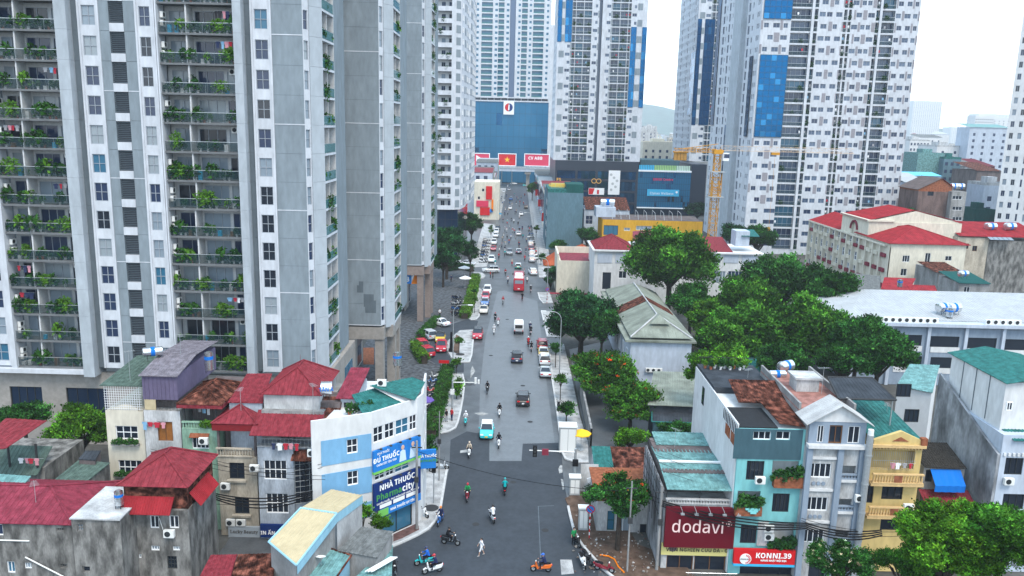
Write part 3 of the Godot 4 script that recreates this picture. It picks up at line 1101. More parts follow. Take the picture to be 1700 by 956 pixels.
	for s in [[108.0, 574.0, 631.0, 561.0, 353.0, 11.0, 3.02, 15, 6.3, "second grey tower along the street, on stone columns"], [155.0, 675.0, 700.0, 664.0, 353.0, 11.3, 3.0, 18, 6.4, "third grey tower along the street, with the blue and orange bank sign"]]:
		var dd: float = s[0]
		var o := thing("apartment_tower", "grey panelled " + s[9], "tower", V(0, 0, -dd))
		var xa := xat(s[1], s[4], dd)
		var xb := xat(s[2], s[4], dd)
		var xw := xat(s[3], s[4], dd)
		var n2: int = s[7]
		var f2: float = s[6]
		strip(o, xw, xa - 0.06, s[5], f2, n2, 2.0, 0.6)
		grey_corner(o, xa, xb, s[5], f2, n2, s[8], s[9].split(",")[0].replace(" along the street", ""), 14.0, M.tower_grey)
		b = B.new()
		b.bx(xw - 6.0, xa, s[5], s[5] + f2 * n2 + 14, -14, -0.5)
		part(b, "tower_body", M.tower_grey, o)
		if dd < 120:
			for q in 7:
				b = B.new()
				var ru := rng.randf_range(xa + 0.1, xb - 1.6)
				var ry: float = s[5] + rng.randf_range(0.3, 8.0)
				b.bx(ru, ru + rng.randf_range(0.8, 1.5), ry, ry + rng.randf_range(0.8, 2.0), 0.0, 0.006 + 0.002 * q)
				part(b, "repainted_patch", M.tower_dark_grey if q % 2 else M.tower_grey, o)
		var ym: float = s[5]
		var xe := xb + 1.5
		b = B.new()
		b.bx(xw - 4, xb + 0.4, ym - 2.0, ym - 0.28, -1.6, -0.05)
		b.bx(xb - 0.8, xe - 0.1, ym - 2.0, ym - 0.28, -9.5, -1.7)
		part(b, "podium_beam", M.brown_stone if dd > 120 else M.beige_stone, o)
		for cc in [[xb - 0.9, -1.5], [xe - 1.3, -5.0], [xe - 1.3, -9.0], [xa - 5.2, -1.5]]:
			b = B.new()
			for q in 6:
				b.bx(cc[0], cc[0] + 1.15, 0.02 + q * (ym - 2.0) / 6, (q + 1) * (ym - 2.0) / 6, cc[1], cc[1] + 1.25)
			b.bx(cc[0] + 0.02, cc[0] + 1.13, 0, ym - 2.0, cc[1] + 0.02, cc[1] + 1.23)
			part(b, "column", M.brown_stone if dd > 120 else M.beige_stone, o)
		b = B.new()
		b.bx(xw - 6, xa - 1.5, 0, ym - 0.3, -14, -9)
		b.bx(xa - 5.5, xa - 1.8, 0, ym - 0.3, -20, -9)
		part(b, "podium_core", M.beige_stone, o)
		b = B.new()
		for q in 4:
			b.bx(xa - 1.79, xa - 1.72, 0.4, 3.4, -18.5 + q * 2.3, -16.4 + q * 2.3)
		part(b, "shop_window", M.glass_deep, o)
		b = B.new()
		b.bx(xa - 1.79, xa - 1.6, 3.7, 5.4, -18.8, -9.2)
		part(b, "fascia", M.brown_grey, o)
		if dd > 120:
			b = B.new()
			b.bx(xa - 1.9, xa + 0.75, ym - 3.95, ym - 2.1, -1.4, -1.25)
			var s1 := part(b, "bank_sign", M.sign_blue, o)
			b = B.new()
			b.ext(PackedVector2Array([Vector2(xa + 0.75, ym - 3.95), Vector2(xa + 2.0, ym - 3.95), Vector2(xa + 2.0, ym - 2.1), Vector2(xa + 1.35, ym - 2.1)]), -1.4, -1.25)
			part(b, "bank_sign_end", M.sign_orange, o)
			lettering("VIB", 1.0, M.letter_white, s1, at(xa - 0.7, ym - 3.05, -1.22), false, true)
	flat("terracotta_floor", [[603, 577], [621, 577], [621, 605], [603, 605]], M.terracotta, 0.014, "terracotta floor strip under the second tower")
	var dB := 226.0
	var tb := thing("apartment_tower", "white banded tower with open balconies on a dark glass base", "tower", V(0, 0, -dB))
	var fb := 3.12
	var xl := xat(700, 200, dB)
	var xr := xat(749, 200, dB)
	var yb := yat(735, 347, dB)
	var nb := 21
	for f in nb:
		var y := yb + f * fb
		b = B.new()
		b.bx(xl, xr, y - 0.15, y + 1.05, -0.2, 0.0)
		b.bx(xl, xr, y - 0.15, y, -1.5, -0.2)
		part(b, "balcony_parapet", M.tower_white, tb)
		b = B.new()
		holes = []
		for q in 4:
			holes.append(Rect2(xl + 1.2 + q * 2.0, y, 1.1, 2.3))
		b.wall(xl, xr, y, y + fb - 0.15, holes, 0.15)
		b.move(0, at(0, 0, -1.5))
		part(b, "back_wall", M.inner_wall, tb)
		for h in holes:
			window(tb, at(h.get_center().x, y, -1.55), 1.1, 2.3, 2, 1, M.frame_grey, pick([M.pane_dark, M.pane_navy, M.pane_pale]), 0.07)
		for q in 3:
			if rng.randf() < 0.45:
				inst(leafy("bush2", 0.36, 70, 42, 0.13), "planting", leaf_mat("leaf_c", 0.035, 0.09, 0.035), tb, at(rng.randf_range(xl + 4, xr - 0.5), y + 0.01, -0.55, rng.randf() * 6, rng.randf_range(1.6, 2.6)))
	var plan_pts := [Vector2(xr, 0), Vector2(xr + 0.9, 0), Vector2(xr + 2.6, -1.6), Vector2(xr + 3.4, -9), Vector2(xr + 3.4, -18), Vector2(xr + 4.2, -24), Vector2(xr + 4.2, -46)]
	var pw := B.new()
	pw.bx(xl - 3, xr + 0.05, yb - 0.1, yb + nb * fb + 30, -46, -1.66)
	var poly := PackedVector2Array(plan_pts + [Vector2(xr, -46)])
	pw.prism(poly, yb - 0.1, yb + nb * fb + 30)
	part(pw, "tower_body", M.tower_white, tb)
	for q in range(1, plan_pts.size() - 1):
		var p: Vector2 = plan_pts[q]
		var pp: Vector2 = plan_pts[q + 1]
		var ln := p.distance_to(pp)
		var a := atan2(p.y - pp.y, pp.x - p.x)
		var xf := Transform3D(Basis(Vector3.UP, a), V(p.x, 0, p.y))
		var cols := maxi(1, int(ln / 3.0))
		for f in nb:
			for c in cols:
				var xc := ln * (c + 0.5) / cols
				if (c + q) % 2 == 1:
					var pb := B.new()
					pb.bx(xc - minf(0.75, ln * 0.35), xc + minf(0.75, ln * 0.35), yb + f * fb + 0.5, yb + f * fb + 2.5, 0.0, 0.06)
					pb.move(0, xf)
					part(pb, "grey_panel", M.tower_grey, tb)
				else:
					window(tb, xf * Transform3D(Basis.IDENTITY, V(xc, yb + f * fb + 0.9, 0.11)), 1.2, 1.4, 2, 1, M.frame_white, pick([M.pane_navy, M.pane_pale]), 0.08)
	b = B.new()
	b.bx(xl - 3, xr + 2.0, 0, yb - 0.12, -46, -0.8)
	part(b, "podium", M.glass_deep, tb)
	b = B.new()
	for q in 9:
		b.bx(xl - 3 + q * 1.9, xl - 2.92 + q * 1.9, 0, yb - 0.12, -0.8, -0.7)
	for q in 4:
		b.bx(xl - 3, xr + 2.0, yb * (0.2 + q * 0.2), yb * (0.2 + q * 0.2) + 0.1, -0.8, -0.72)
	part(b, "podium_mullion", M.frame_dark, tb)

func star(b: B, c: Vector3, r: float) -> void:
	for q in 5:
		var a0 := PI / 2 + TAU * q / 5
		var p := c + V(cos(a0), sin(a0), 0) * r
		var l := c + V(cos(a0 - TAU / 10), sin(a0 - TAU / 10), 0) * r * 0.38
		var h := c + V(cos(a0 + TAU / 10), sin(a0 + TAU / 10), 0) * r * 0.38
		b.quad(c, l, p, h)

func cell(t: Node3D, x0: float, x1: float, y: float, h: float, deep := 1.1) -> void:
	var w := x1 - x0
	window(t, at((x0 + x1) / 2, y, -deep), w, h, maxi(2, int(w / 1.3)), 1, M.frame_grey, pick([M.pane_navy, M.pane_slate, M.pane_slate, M.pane_blue, M.pane_steel]), 0.12)
	var key := "cellrail %.2f" % w
	if not shapes.has(key):
		var b := B.new()
		b.bx(-w / 2, w / 2, 0, 1.0, -0.03, 0.0)
		shapes[key] = b.mesh()
		b = B.new()
		b.bx(-w / 2, w / 2, 1.0, 1.07, -0.05, 0.02)
		shapes[key + "t"] = b.mesh()
	var o := inst(shapes[key], "glass_railing", M.rail_glass, t, at((x0 + x1) / 2, y, -0.1))
	inst(shapes[key + "t"], "top_rail", M.rail_metal, o)
	if rng.randf() < 0.4:
		inst(leafy("bush1", 0.36, 70, 41, 0.13), "planting", leaf_mat("leaf_c", 0.035, 0.09, 0.035), t, at(rng.randf_range(x0 + 0.6, x1 - 0.6), y, -0.5, rng.randf() * 6, rng.randf_range(1.6, 2.8)))
	if rng.randf() < 0.35:
		inst(box_shape(0.5, 0.7, 0.05), "washing", pick([mat("cloth_white", 0.7, 0.72, 0.75, 0.9), mat("cloth_red", 0.4, 0.03, 0.05, 0.9), mat("cloth_sky", 0.2, 0.38, 0.55, 0.9), mat("cloth_grey", 0.3, 0.3, 0.32, 0.9)]), t, at(rng.randf_range(x0 + 0.4, x1 - 0.4), y + 1.3, -0.4))

func box_shape(w: float, h: float, dp: float) -> Mesh:
	var key := "bs %.2f %.2f %.2f" % [w, h, dp]
	if not shapes.has(key):
		var b := B.new()
		b.bx(-w / 2, w / 2, 0, h, -dp / 2, dp / 2)
		shapes[key] = b.mesh()
	return shapes[key]

func curtain(t: Node3D, x0: float, x1: float, y0: float, y1: float, nx: int, ny: int, z: float, xf := Transform3D.IDENTITY, gm: Material = null) -> void:
	var w := (x1 - x0) / nx
	var h := (y1 - y0) / ny
	for a in nx:
		for c in ny:
			var m: Material = M.glass_blue_light if rng.randf() < 0.12 else gm if gm else M.glass_blue
			var tilt := Basis(Vector3.RIGHT, rng.randf_range(-0.012, 0.012)) * Basis(Vector3.UP, rng.randf_range(-0.012, 0.012))
			inst(box_shape(w - 0.06, h - 0.08, 0.05), "glass_pane", m, t, xf * Transform3D(tilt, V(x0 + w * (a + 0.5), y0 + h * c + 0.04, z)))
	var b := B.new()
	for a in nx + 1:
		b.bx(x0 + w * a - 0.05, x0 + w * a + 0.05, y0, y1, z - 0.1, z + 0.05)
	for c in ny + 1:
		b.bx(x0, x1, y0 + h * c - 0.06, y0 + h * c + 0.06, z - 0.1, z + 0.045)
	b.move(0, xf)
	part(b, "mullion_grid", M.glass_deep, t)

func checker_tower(t: Node3D, w: float, y0: float, fh: float, nf: int, glass_zones: Array, side: float, cells_from := 0.0) -> void:
	var wb := B.new()
	var fr := func(u: float) -> float: return u * w
	var stuffw := B.new()
	for f in nf:
		var y := y0 + f * fh
		var odd := f % 2 == 1
		var holes := []
		var wins := []
		for u in [[0.09, 0.145, odd], [0.395, 0.445, not odd], [0.545, 0.59, odd], [0.83, 0.88, not odd]]:
			var blocked := false
			for z in glass_zones:
				if u[0] >= z[0] - 0.01 and u[1] <= z[1] + 0.01 and f >= z[2] and f < z[3]:
					blocked = true
			if blocked:
				continue
			var a: float = fr.call(u[0])
			var c: float = fr.call(u[1])
			if not u[2]:
				a += 0.9
			holes.append(Rect2(a, y + 0.95, c - a, 1.35))
			wins.append(Rect2(a, y + 0.95, c - a, 1.35))
		var cellr := []
		for u in [[0.165, 0.2], [0.205, 0.29], [0.295, 0.38], [0.61, 0.695], [0.7, 0.785], [0.79, 0.818]]:
			holes.append(Rect2(fr.call(u[0]), y + 0.1, fr.call(u[1]) - fr.call(u[0]), fh - 0.45))
			cellr.append(u)
		holes.append(Rect2(fr.call(0.462), y, fr.call(0.033), fh))
		wb.wall(0, w, y, y + fh, holes, 0.3)
		for r in wins:
			window(t, at(r.get_center().x, r.position.y, -0.12), r.size.x, r.size.y, 2, 1, M.frame_grey, pick([M.pane_navy, M.pane_slate, M.pane_steel]), 0.08)
		for u in cellr:
			cell(t, fr.call(u[0]), fr.call(u[1]), y + 0.1, fh - 0.45)
		for u in [[0.02, 0.078, odd], [0.89, 0.945, odd], [0.15, 0.163, true], [0.45, 0.46, not odd], [0.595, 0.606, true]]:
			if u[2]:
				var pb := B.new()
				pb.bx(fr.call(u[0]), fr.call(u[1]), y + 0.25, y + fh - 0.35, 0.004, 0.06)
				part(pb, "grey_panel", M.tower_grey, t)
	var top := y0 + nf * fh
	part(wb, "facade_wall", M.tower_white, t)
	var sl := B.new()
	sl.bx(fr.call(0.497), fr.call(0.53), y0, top, 0.004, 0.5)
	part(sl, "pilaster", M.tower_white, t)
	sl = B.new()
	sl.bx(fr.call(0.46), fr.call(0.497), y0, top, -1.4, -1.2)
	part(sl, "service_slot", M.pane_slate, t)
	for z in glass_zones:
		curtain(t, fr.call(z[0]), fr.call(z[1]), y0 + z[2] * fh, y0 + z[3] * fh, z[4], z[3] - z[2], 0.16)
	var bb := B.new()
	bb.bx(0.3, w - 0.3, y0 - 0.1, top, -side, -1.5)
	bb.bx(0.0, w, top, top + 12, -side, -0.02)
	part(bb, "tower_body", M.tower_white, t)
	var xf := Transform3D(Basis(Vector3.UP, -PI / 2), V(0, 0, -side))
	var sb := B.new()
	var cols := int(side / 3.4)
	var holes2 := []
	for f in nf:
		for c in cols:
			if c % 4 == 2:
				holes2.append(Rect2(side * (c + 0.15) / cols, y0 + f * fh + 0.2, 2.3, 2.3))
			else:
				holes2.append(Rect2(side * (c + 0.3) / cols, y0 + f * fh + 0.9, 1.1, 1.5))
	for f in nf:
		var hs := holes2.slice(f * cols, (f + 1) * cols)
		sb.wall(0.02, side - 0.31, y0 + f * fh, y0 + (f + 1) * fh, hs, 0.3)
	sb.move(0, xf)
	part(sb, "side_wall", M.tower_white, t)
	var pn := B.new()
	for h in holes2:
		pn.bx(h.position.x, h.end.x, h.position.y, h.end.y, -0.22, -0.18)
	pn.move(0, xf)
	part(pn, "side_windows", M.pane_slate, t, "stuff")

func build_far() -> void:
	var b := B.new()
	var dC := 370.0
	var xC := xat(919, 250, dC)
	var wC := xat(1063, 250, dC) - xC
	var yC := yat(990, 267, dC)
	var fC := 3.42
	var t := thing("apartment_tower", "white tower with grey checks and blue glazed strips, above the infinity-logo shopping podium", "tower", V(xC, 0, -dC), 0, "twin checkered towers")
	checker_tower(t, wC, yC, fC, 23, [[0.0, 0.045, 15, 23, 1], [0.085, 0.16, 15, 23, 2], [0.825, 0.885, 7, 17, 2], [0.95, 1.0, 7, 17, 1]], 34.0)
	var dE := 392.0
	var xE := xat(1146, 230, dE)
	var t2 := thing("apartment_tower", "white checkered twin tower standing behind the crane with a tall dark glass strip", "tower", V(xE, 0, -dE), 0, "twin checkered towers")
	checker_tower(t2, 40.0, yat(1160, 268, dE), 3.42, 24, [[0.0, 0.045, 5, 19, 1], [0.085, 0.2, 5, 19, 3]], 44.0)
	curtain(t2, 34.0, 44.0, yat(1140, 190, dE), yat(1140, 84, dE), 4, 9, 0.2, Transform3D(Basis(Vector3.UP, -PI / 2), V(0, 0, -44.0)))
	var dP := 366.0
	var px0 := xat(921, 300, dP)
	var px1 := xat(1059, 300, dP)
	var px2 := xat(1147, 300, dP)
	var px3 := xat(1172, 300, dP)
	var pyt := yat(990, 267, dP)
	var p := thing("shopping_podium", "dark shopping podium with blue glass, gold loop emblem and big adverts", "building", V(0, 0, -dP))
	b = B.new()
	b.bx(px0, px1, 0, pyt - 0.1, -60, -0.4)
	b.bx(px2, px3, 0, pyt - 0.5, -60, -0.4)
	b.bx(px0, px1, pyt - 4.5, pyt - 0.1, -0.4, 0)
	for q in 5:
		var x := lerpf(px0, px1 - 1.0, q / 4.0)
		b.bx(x, x + 1.0, 0, pyt - 4.5, -0.4, 0)
	for y in [4.5, 9.5, 14.5]:
		b.bx(px0, px1, y, y + 0.9, -0.4, -0.05)
	part(b, "dark_wall", mat("podium_black", 0.012, 0.018, 0.035, 0.35), p)
	for q in 4:
		var xa := lerpf(px0, px1 - 1.0, q / 4.0) + 1.05
		var xb := lerpf(px0, px1 - 1.0, (q + 1) / 4.0) - 0.05
		for y in [0.3, 5.45, 10.45, 15.45]:
			curtain(p, xa, xb, y, minf(y + 4.0, pyt - 4.6), 5, 1, -0.25)
	b = B.new()
	b.bx(px1, px2, 0, pyt - 4.0, -58, -0.6)
	part(b, "glass_wing", M.glass_deep, p)
	curtain(p, px1, px2, 3.4, pyt - 4.2, 24, 6, -0.45, Transform3D.IDENTITY, M.glass_teal)
	b = B.new()
	b.bx(px1, px2, pyt - 4.2, pyt - 3.5, -1.5, 0.3)
	b.bx(px1, px2, 3.0, 3.4, -0.6, 1.2)
	part(b, "white_edge", M.frame_white, p)
	for q in 30:
		b = B.new()
		var x := lerpf(px1 + 0.3, px2 - 0.5, q / 30.0)
		b.bx(x, x + 0.55, pyt - 3.45, pyt - 1.3, -0.4, -0.3)
		part(b, "coloured_fin", M.sign_cyan if q < 9 else mat("fin_green", 0.3, 0.5, 0.2, 0.6) if q < 22 else mat("fin_pale", 0.45, 0.6, 0.5, 0.6), p)
	b = B.new()
	b.bx(px1 + 2, px2 - 4, pyt - 3.9, pyt + 0.6, -30, -8)
	part(b, "roof_house", M.slate_blue, p)
	b = B.new()
	b.bx(xat(1010, 300, dP), xat(1029, 300, dP), yat(1020, 323, dP), yat(1020, 283, dP), 0.05, 0.4)
	var ad := part(b, "tall_advert", M.sign_white, p)
	b = B.new()
	for q in 6:
		b.cyl(V(xat(1014 + (q * 5) % 12, 300, dP), yat(1020, 290 + q * 5, dP), 0.4), V(xat(1014 + (q * 5) % 12, 300, dP), yat(1020, 290 + q * 5, dP), 0.43), 0.6, 0.6, 12)
	part(b, "printed_motif", mat("print_grey", 0.4, 0.42, 0.43, 0.6), ad)
	b = B.new()
	b.bx(xat(977, 315, dP), xat(1003, 315, dP), yat(990, 323, dP), yat(990, 312, dP), 0.05, 0.35)
	var ad2 := part(b, "low_advert", M.sign_white, p)
	b = B.new()
	b.ext(PackedVector2Array([Vector2(xat(977.3, 315, dP), yat(990, 322.5, dP)), Vector2(xat(984, 315, dP), yat(990, 322.5, dP)), Vector2(xat(987, 315, dP), yat(990, 312.5, dP)), Vector2(xat(977.3, 315, dP), yat(990, 312.5, dP))]), 0.36, 0.38)
	b.bx(xat(991, 315, dP), xat(994.5, 315, dP), yat(990, 322, dP), yat(990, 315, dP), 0.36, 0.39)
	part(b, "red_print", M.sign_red, ad2)
	var gx := xat(990, 300, dP)
	var gy := yat(990, 300.5, dP)
	b = B.new()
	for s in [-1, 1]:
		for q in 20:
			var a0: float = TAU * q / 20
			var a1: float = TAU * (q + 1) / 20
			b.cyl(V(gx + s * 1.05 + cos(a0) * 1.05, gy + sin(a0) * 0.95, 0.1), V(gx + s * 1.05 + cos(a1) * 1.05, gy + sin(a1) * 0.95, 0.1), 0.16, 0.16, 5, false)
	part(b, "gold_loop_emblem", mat("gold", 0.7, 0.36, 0.06, 0.4), p)
	lettering("EIROX Centre", 1.05, mat("letter_crimson", 0.6, 0.02, 0.09, 0.5), p, at(xat(1101, 298, dP), yat(1101, 298, dP), 0.0), false, true)
	b = B.new()
	b.bx(xat(1074, 320, dP), xat(1127, 320, dP), yat(1100, 325.5, dP), yat(1100, 314.5, dP), 0.0, 0.4)
	var cy := part(b, "cyan_sign", M.sign_cyan, p)
	lettering("Elysian Wellness", 1.0, M.letter_white, cy, at(xat(1098, 321, dP), yat(1098, 321, dP), 0.42), true)
	b = B.new()
	b.cyl(V(xat(1123, 319, dP), yat(1123, 319, dP), 0.4), V(xat(1123, 319, dP), yat(1123, 319, dP), 0.45), 0.5, 0.5, 14)
	part(b, "round_logo", M.letter_white, cy)
	lettering("FS", 1.5, mat("gold", 0, 0, 0), p, at(xat(927.5, 298, dP), yat(927.5, 298, dP), 0.06), false, true)

	build_slab_tower()
	build_street_end()
	build_crane()
	var dR := 236.0
	var xR := xat(1657, 320, dR)
	var tr := thing("apartment_tower", "plain white tower with slim dark windows beyond the red roof house", "tower", V(xR, 0, -dR), -0.56)
	var fr := 3.26
	var wall := B.new()
	var hl := []
	for f in 24:
		hl = []
		for q in 9:
			var slim := q % 5 in [2, 3]
			var ww := 0.5 if slim else 0.95
			hl.append(Rect2(1.1 + q * 2.05 - ww / 2 + (0.25 if q % 5 == 3 else 0.0) * -1, 2.0 + f * fr + (0.0 if not slim else -0.4), ww, 1.65 if not slim else 2.1))
		wall.wall(0, 20, 1.2 + f * fr, 1.2 + (f + 1) * fr, hl, 0.3)
		for h in hl:
			window(tr, at(h.get_center().x, h.position.y, -0.15), h.size.x, h.size.y, 1 if h.size.x < 0.7 else 2, 1, M.frame_grey, pick([M.pane_navy, M.pane_dark, M.pane_pale]), 0.07)
	wall.bx(0, 20, 0, 1.2, -0.3, 0)
	part(wall, "facade_wall", M.white_wall, tr)
	b = B.new()
	b.bx(0.02, 20, 0, 1.2 + 24 * fr + 8, -20, -0.35)
	part(b, "tower_body", M.white_wall, tr)
	build_city()

func build_slab_tower() -> void:
	var d := 256.0
	var x0 := xat(1252, 180, d)
	var x1 := xat(1509, 180, d)
	var fh := 3.5
	var nf := 24
	var y0 := 1.6
	var t := thing("apartment_tower", "broad white slab tower with grey patches, many small windows and a blue glass block", "tower", V(x0, 0, -d))
	var w := x1 - x0
	var k := w / 257.0
	var wb := B.new()
	for f in nf:
		var y := y0 + f * fh
		var odd := f % 2 == 0
		var plain := f < 4
		var holes := []
		var glassy := (f >= 10 and f < 17) or f >= 20
		var wins := []
		if plain:
			wins = [[8, 20], [30, 49], [98, 110], [116, 128], [150, 162], [170, 182], [222, 239], [247, 257 - 2]]
		elif odd:
			wins = [[12, 21], [33, 44], [94, 104], [106, 115], [121, 131], [154, 163], [173, 184], [218, 226], [232, 242], [246, 253]]
		else:
			wins = [[5, 13], [20, 31], [37, 44], [97, 107], [117, 124], [147, 157], [162, 169], [171, 178], [221, 229], [235, 243], [248, 254]]
		for u in wins:
			if glassy and u[0] < 50:
				continue
			holes.append(Rect2(u[0] * k, y + 0.95, (u[1] - u[0]) * k, 1.35))
		for r in holes:
			window(t, at(r.get_center().x, r.position.y, -0.12), r.size.x, r.size.y, 2, 1, M.frame_grey, pick([M.pane_navy, M.pane_slate, M.pane_steel, M.pane_slate]), 0.07)
		var cr := [[49, 82], [84.5, 92], [134, 139], [141.5, 146], [186, 192.5], [194.5, 217]]
		for u in cr:
			holes.append(Rect2(u[0] * k, y + 0.12, (u[1] - u[0]) * k, fh - 0.5))
			cell(t, u[0] * k, u[1] * k, y + 0.12, fh - 0.5, 1.3)
		wb.wall(0, w, y, y + fh, holes, 0.3)
		if not plain:
			var grey := [[22.5, 31.5], [110, 115.5], [126, 133.5], [150, 153], [165, 171.5], [217.5, 219.5], [228, 231.5], [254, 256.9]] if odd else [[0.1, 3.5], [31.8, 36], [110, 116], [131.9, 133.9], [140, 141], [158, 161.5], [180, 185.5], [218, 220], [244.2, 247]]
			for u in grey:
				if glassy and u[0] < 50:
					continue
				var ok := true
				for r in holes:
					if u[0] * k < r.end.x and u[1] * k > r.position.x:
						ok = false
				if ok:
					var pb := B.new()
					pb.bx(u[0] * k, u[1] * k, y + 0.35, y + fh - 0.45, 0.004, 0.05)
					part(pb, "grey_panel", mat("checker_grey", 0.3, 0.29, 0.32, 0.8, "clean"), t)
	part(wb, "facade_wall", M.tower_white, t)
	curtain(t, 3.0 * k, 48.5 * k, y0 + 10 * fh, y0 + 17 * fh, 5, 14, 0.25)
	curtain(t, 3.0 * k, 48.5 * k, y0 + 20 * fh, y0 + 24 * fh, 5, 8, 0.25)
	var b := B.new()
	b.bx(83 * k - 0.35, 83 * k + 0.45, y0, y0 + nf * fh, 0.004, 0.3)
	b.bx(193.5 * k - 0.35, 193.5 * k + 0.35, y0, y0 + nf * fh, 0.004, 0.3)
	part(b, "pilaster", M.tower_white, t)
	var side := 56.0
	b = B.new()
	b.bx(0.35, w, y0 - 1.6, y0 + nf * fh, -side, -1.7)
	b.bx(0.0, w, y0 + nf * fh, y0 + nf * fh + 14, -side, -0.05)
	b.bx(0.0, w, 0, y0 - 0.02, -1.7, -0.05)
	part(b, "tower_body", M.tower_white, t)
	var xf := Transform3D(Basis(Vector3.UP, -PI / 2), V(0, 0, -side))
	var sb := B.new()
	var all := []
	for f in nf:
		var hs := []
		for u in [[2.0, 3.3], [8.5, 11.0], [13.0, 14.0], [16.5, 18.5], [21.0, 22.0], [26.0, 27.2], [41.5, 43.5], [46.0, 47.2], [51.5, 52.5], [53.2, 54.2]]:
			var tall: bool = u[1] - u[0] > 1.8
			hs.append(Rect2(u[0], y0 + f * fh + (0.2 if tall else 0.9), u[1] - u[0], 2.6 if tall else 1.5))
		sb.wall(0.02, side - 0.31, y0 + f * fh, y0 + (f + 1) * fh, hs, 0.3)
		all += hs
	sb.bx(0, side - 0.31, 0, y0, -0.3, 0)
	sb.move(0, xf)
	part(sb, "side_wall", M.tower_white, t)
	for h in all:
		window(t, xf * at(h.get_center().x, h.position.y, -0.15), h.size.x, h.size.y, 2, 1, M.frame_grey, pick([M.pane_navy, M.pane_slate]), 0.08)
	b = B.new()
	b.bx(29.5, 39.5, 0, y0 + nf * fh, 0.004, 1.6)
	b.move(0, xf)
	part(b, "stair_shaft", M.tower_pale, t)
	curtain(t, 47.6, 51.0, y0 + 10 * fh, y0 + 17 * fh, 2, 7, 0.3, xf)
	curtain(t, 22.5, 25.5, y0 + 5 * fh, y0 + 11 * fh, 2, 6, 0.3, xf)
	curtain(t, 0.2, 5.0, y0 + 11 * fh, y0 + 24 * fh, 2, 13, 0.3, xf)

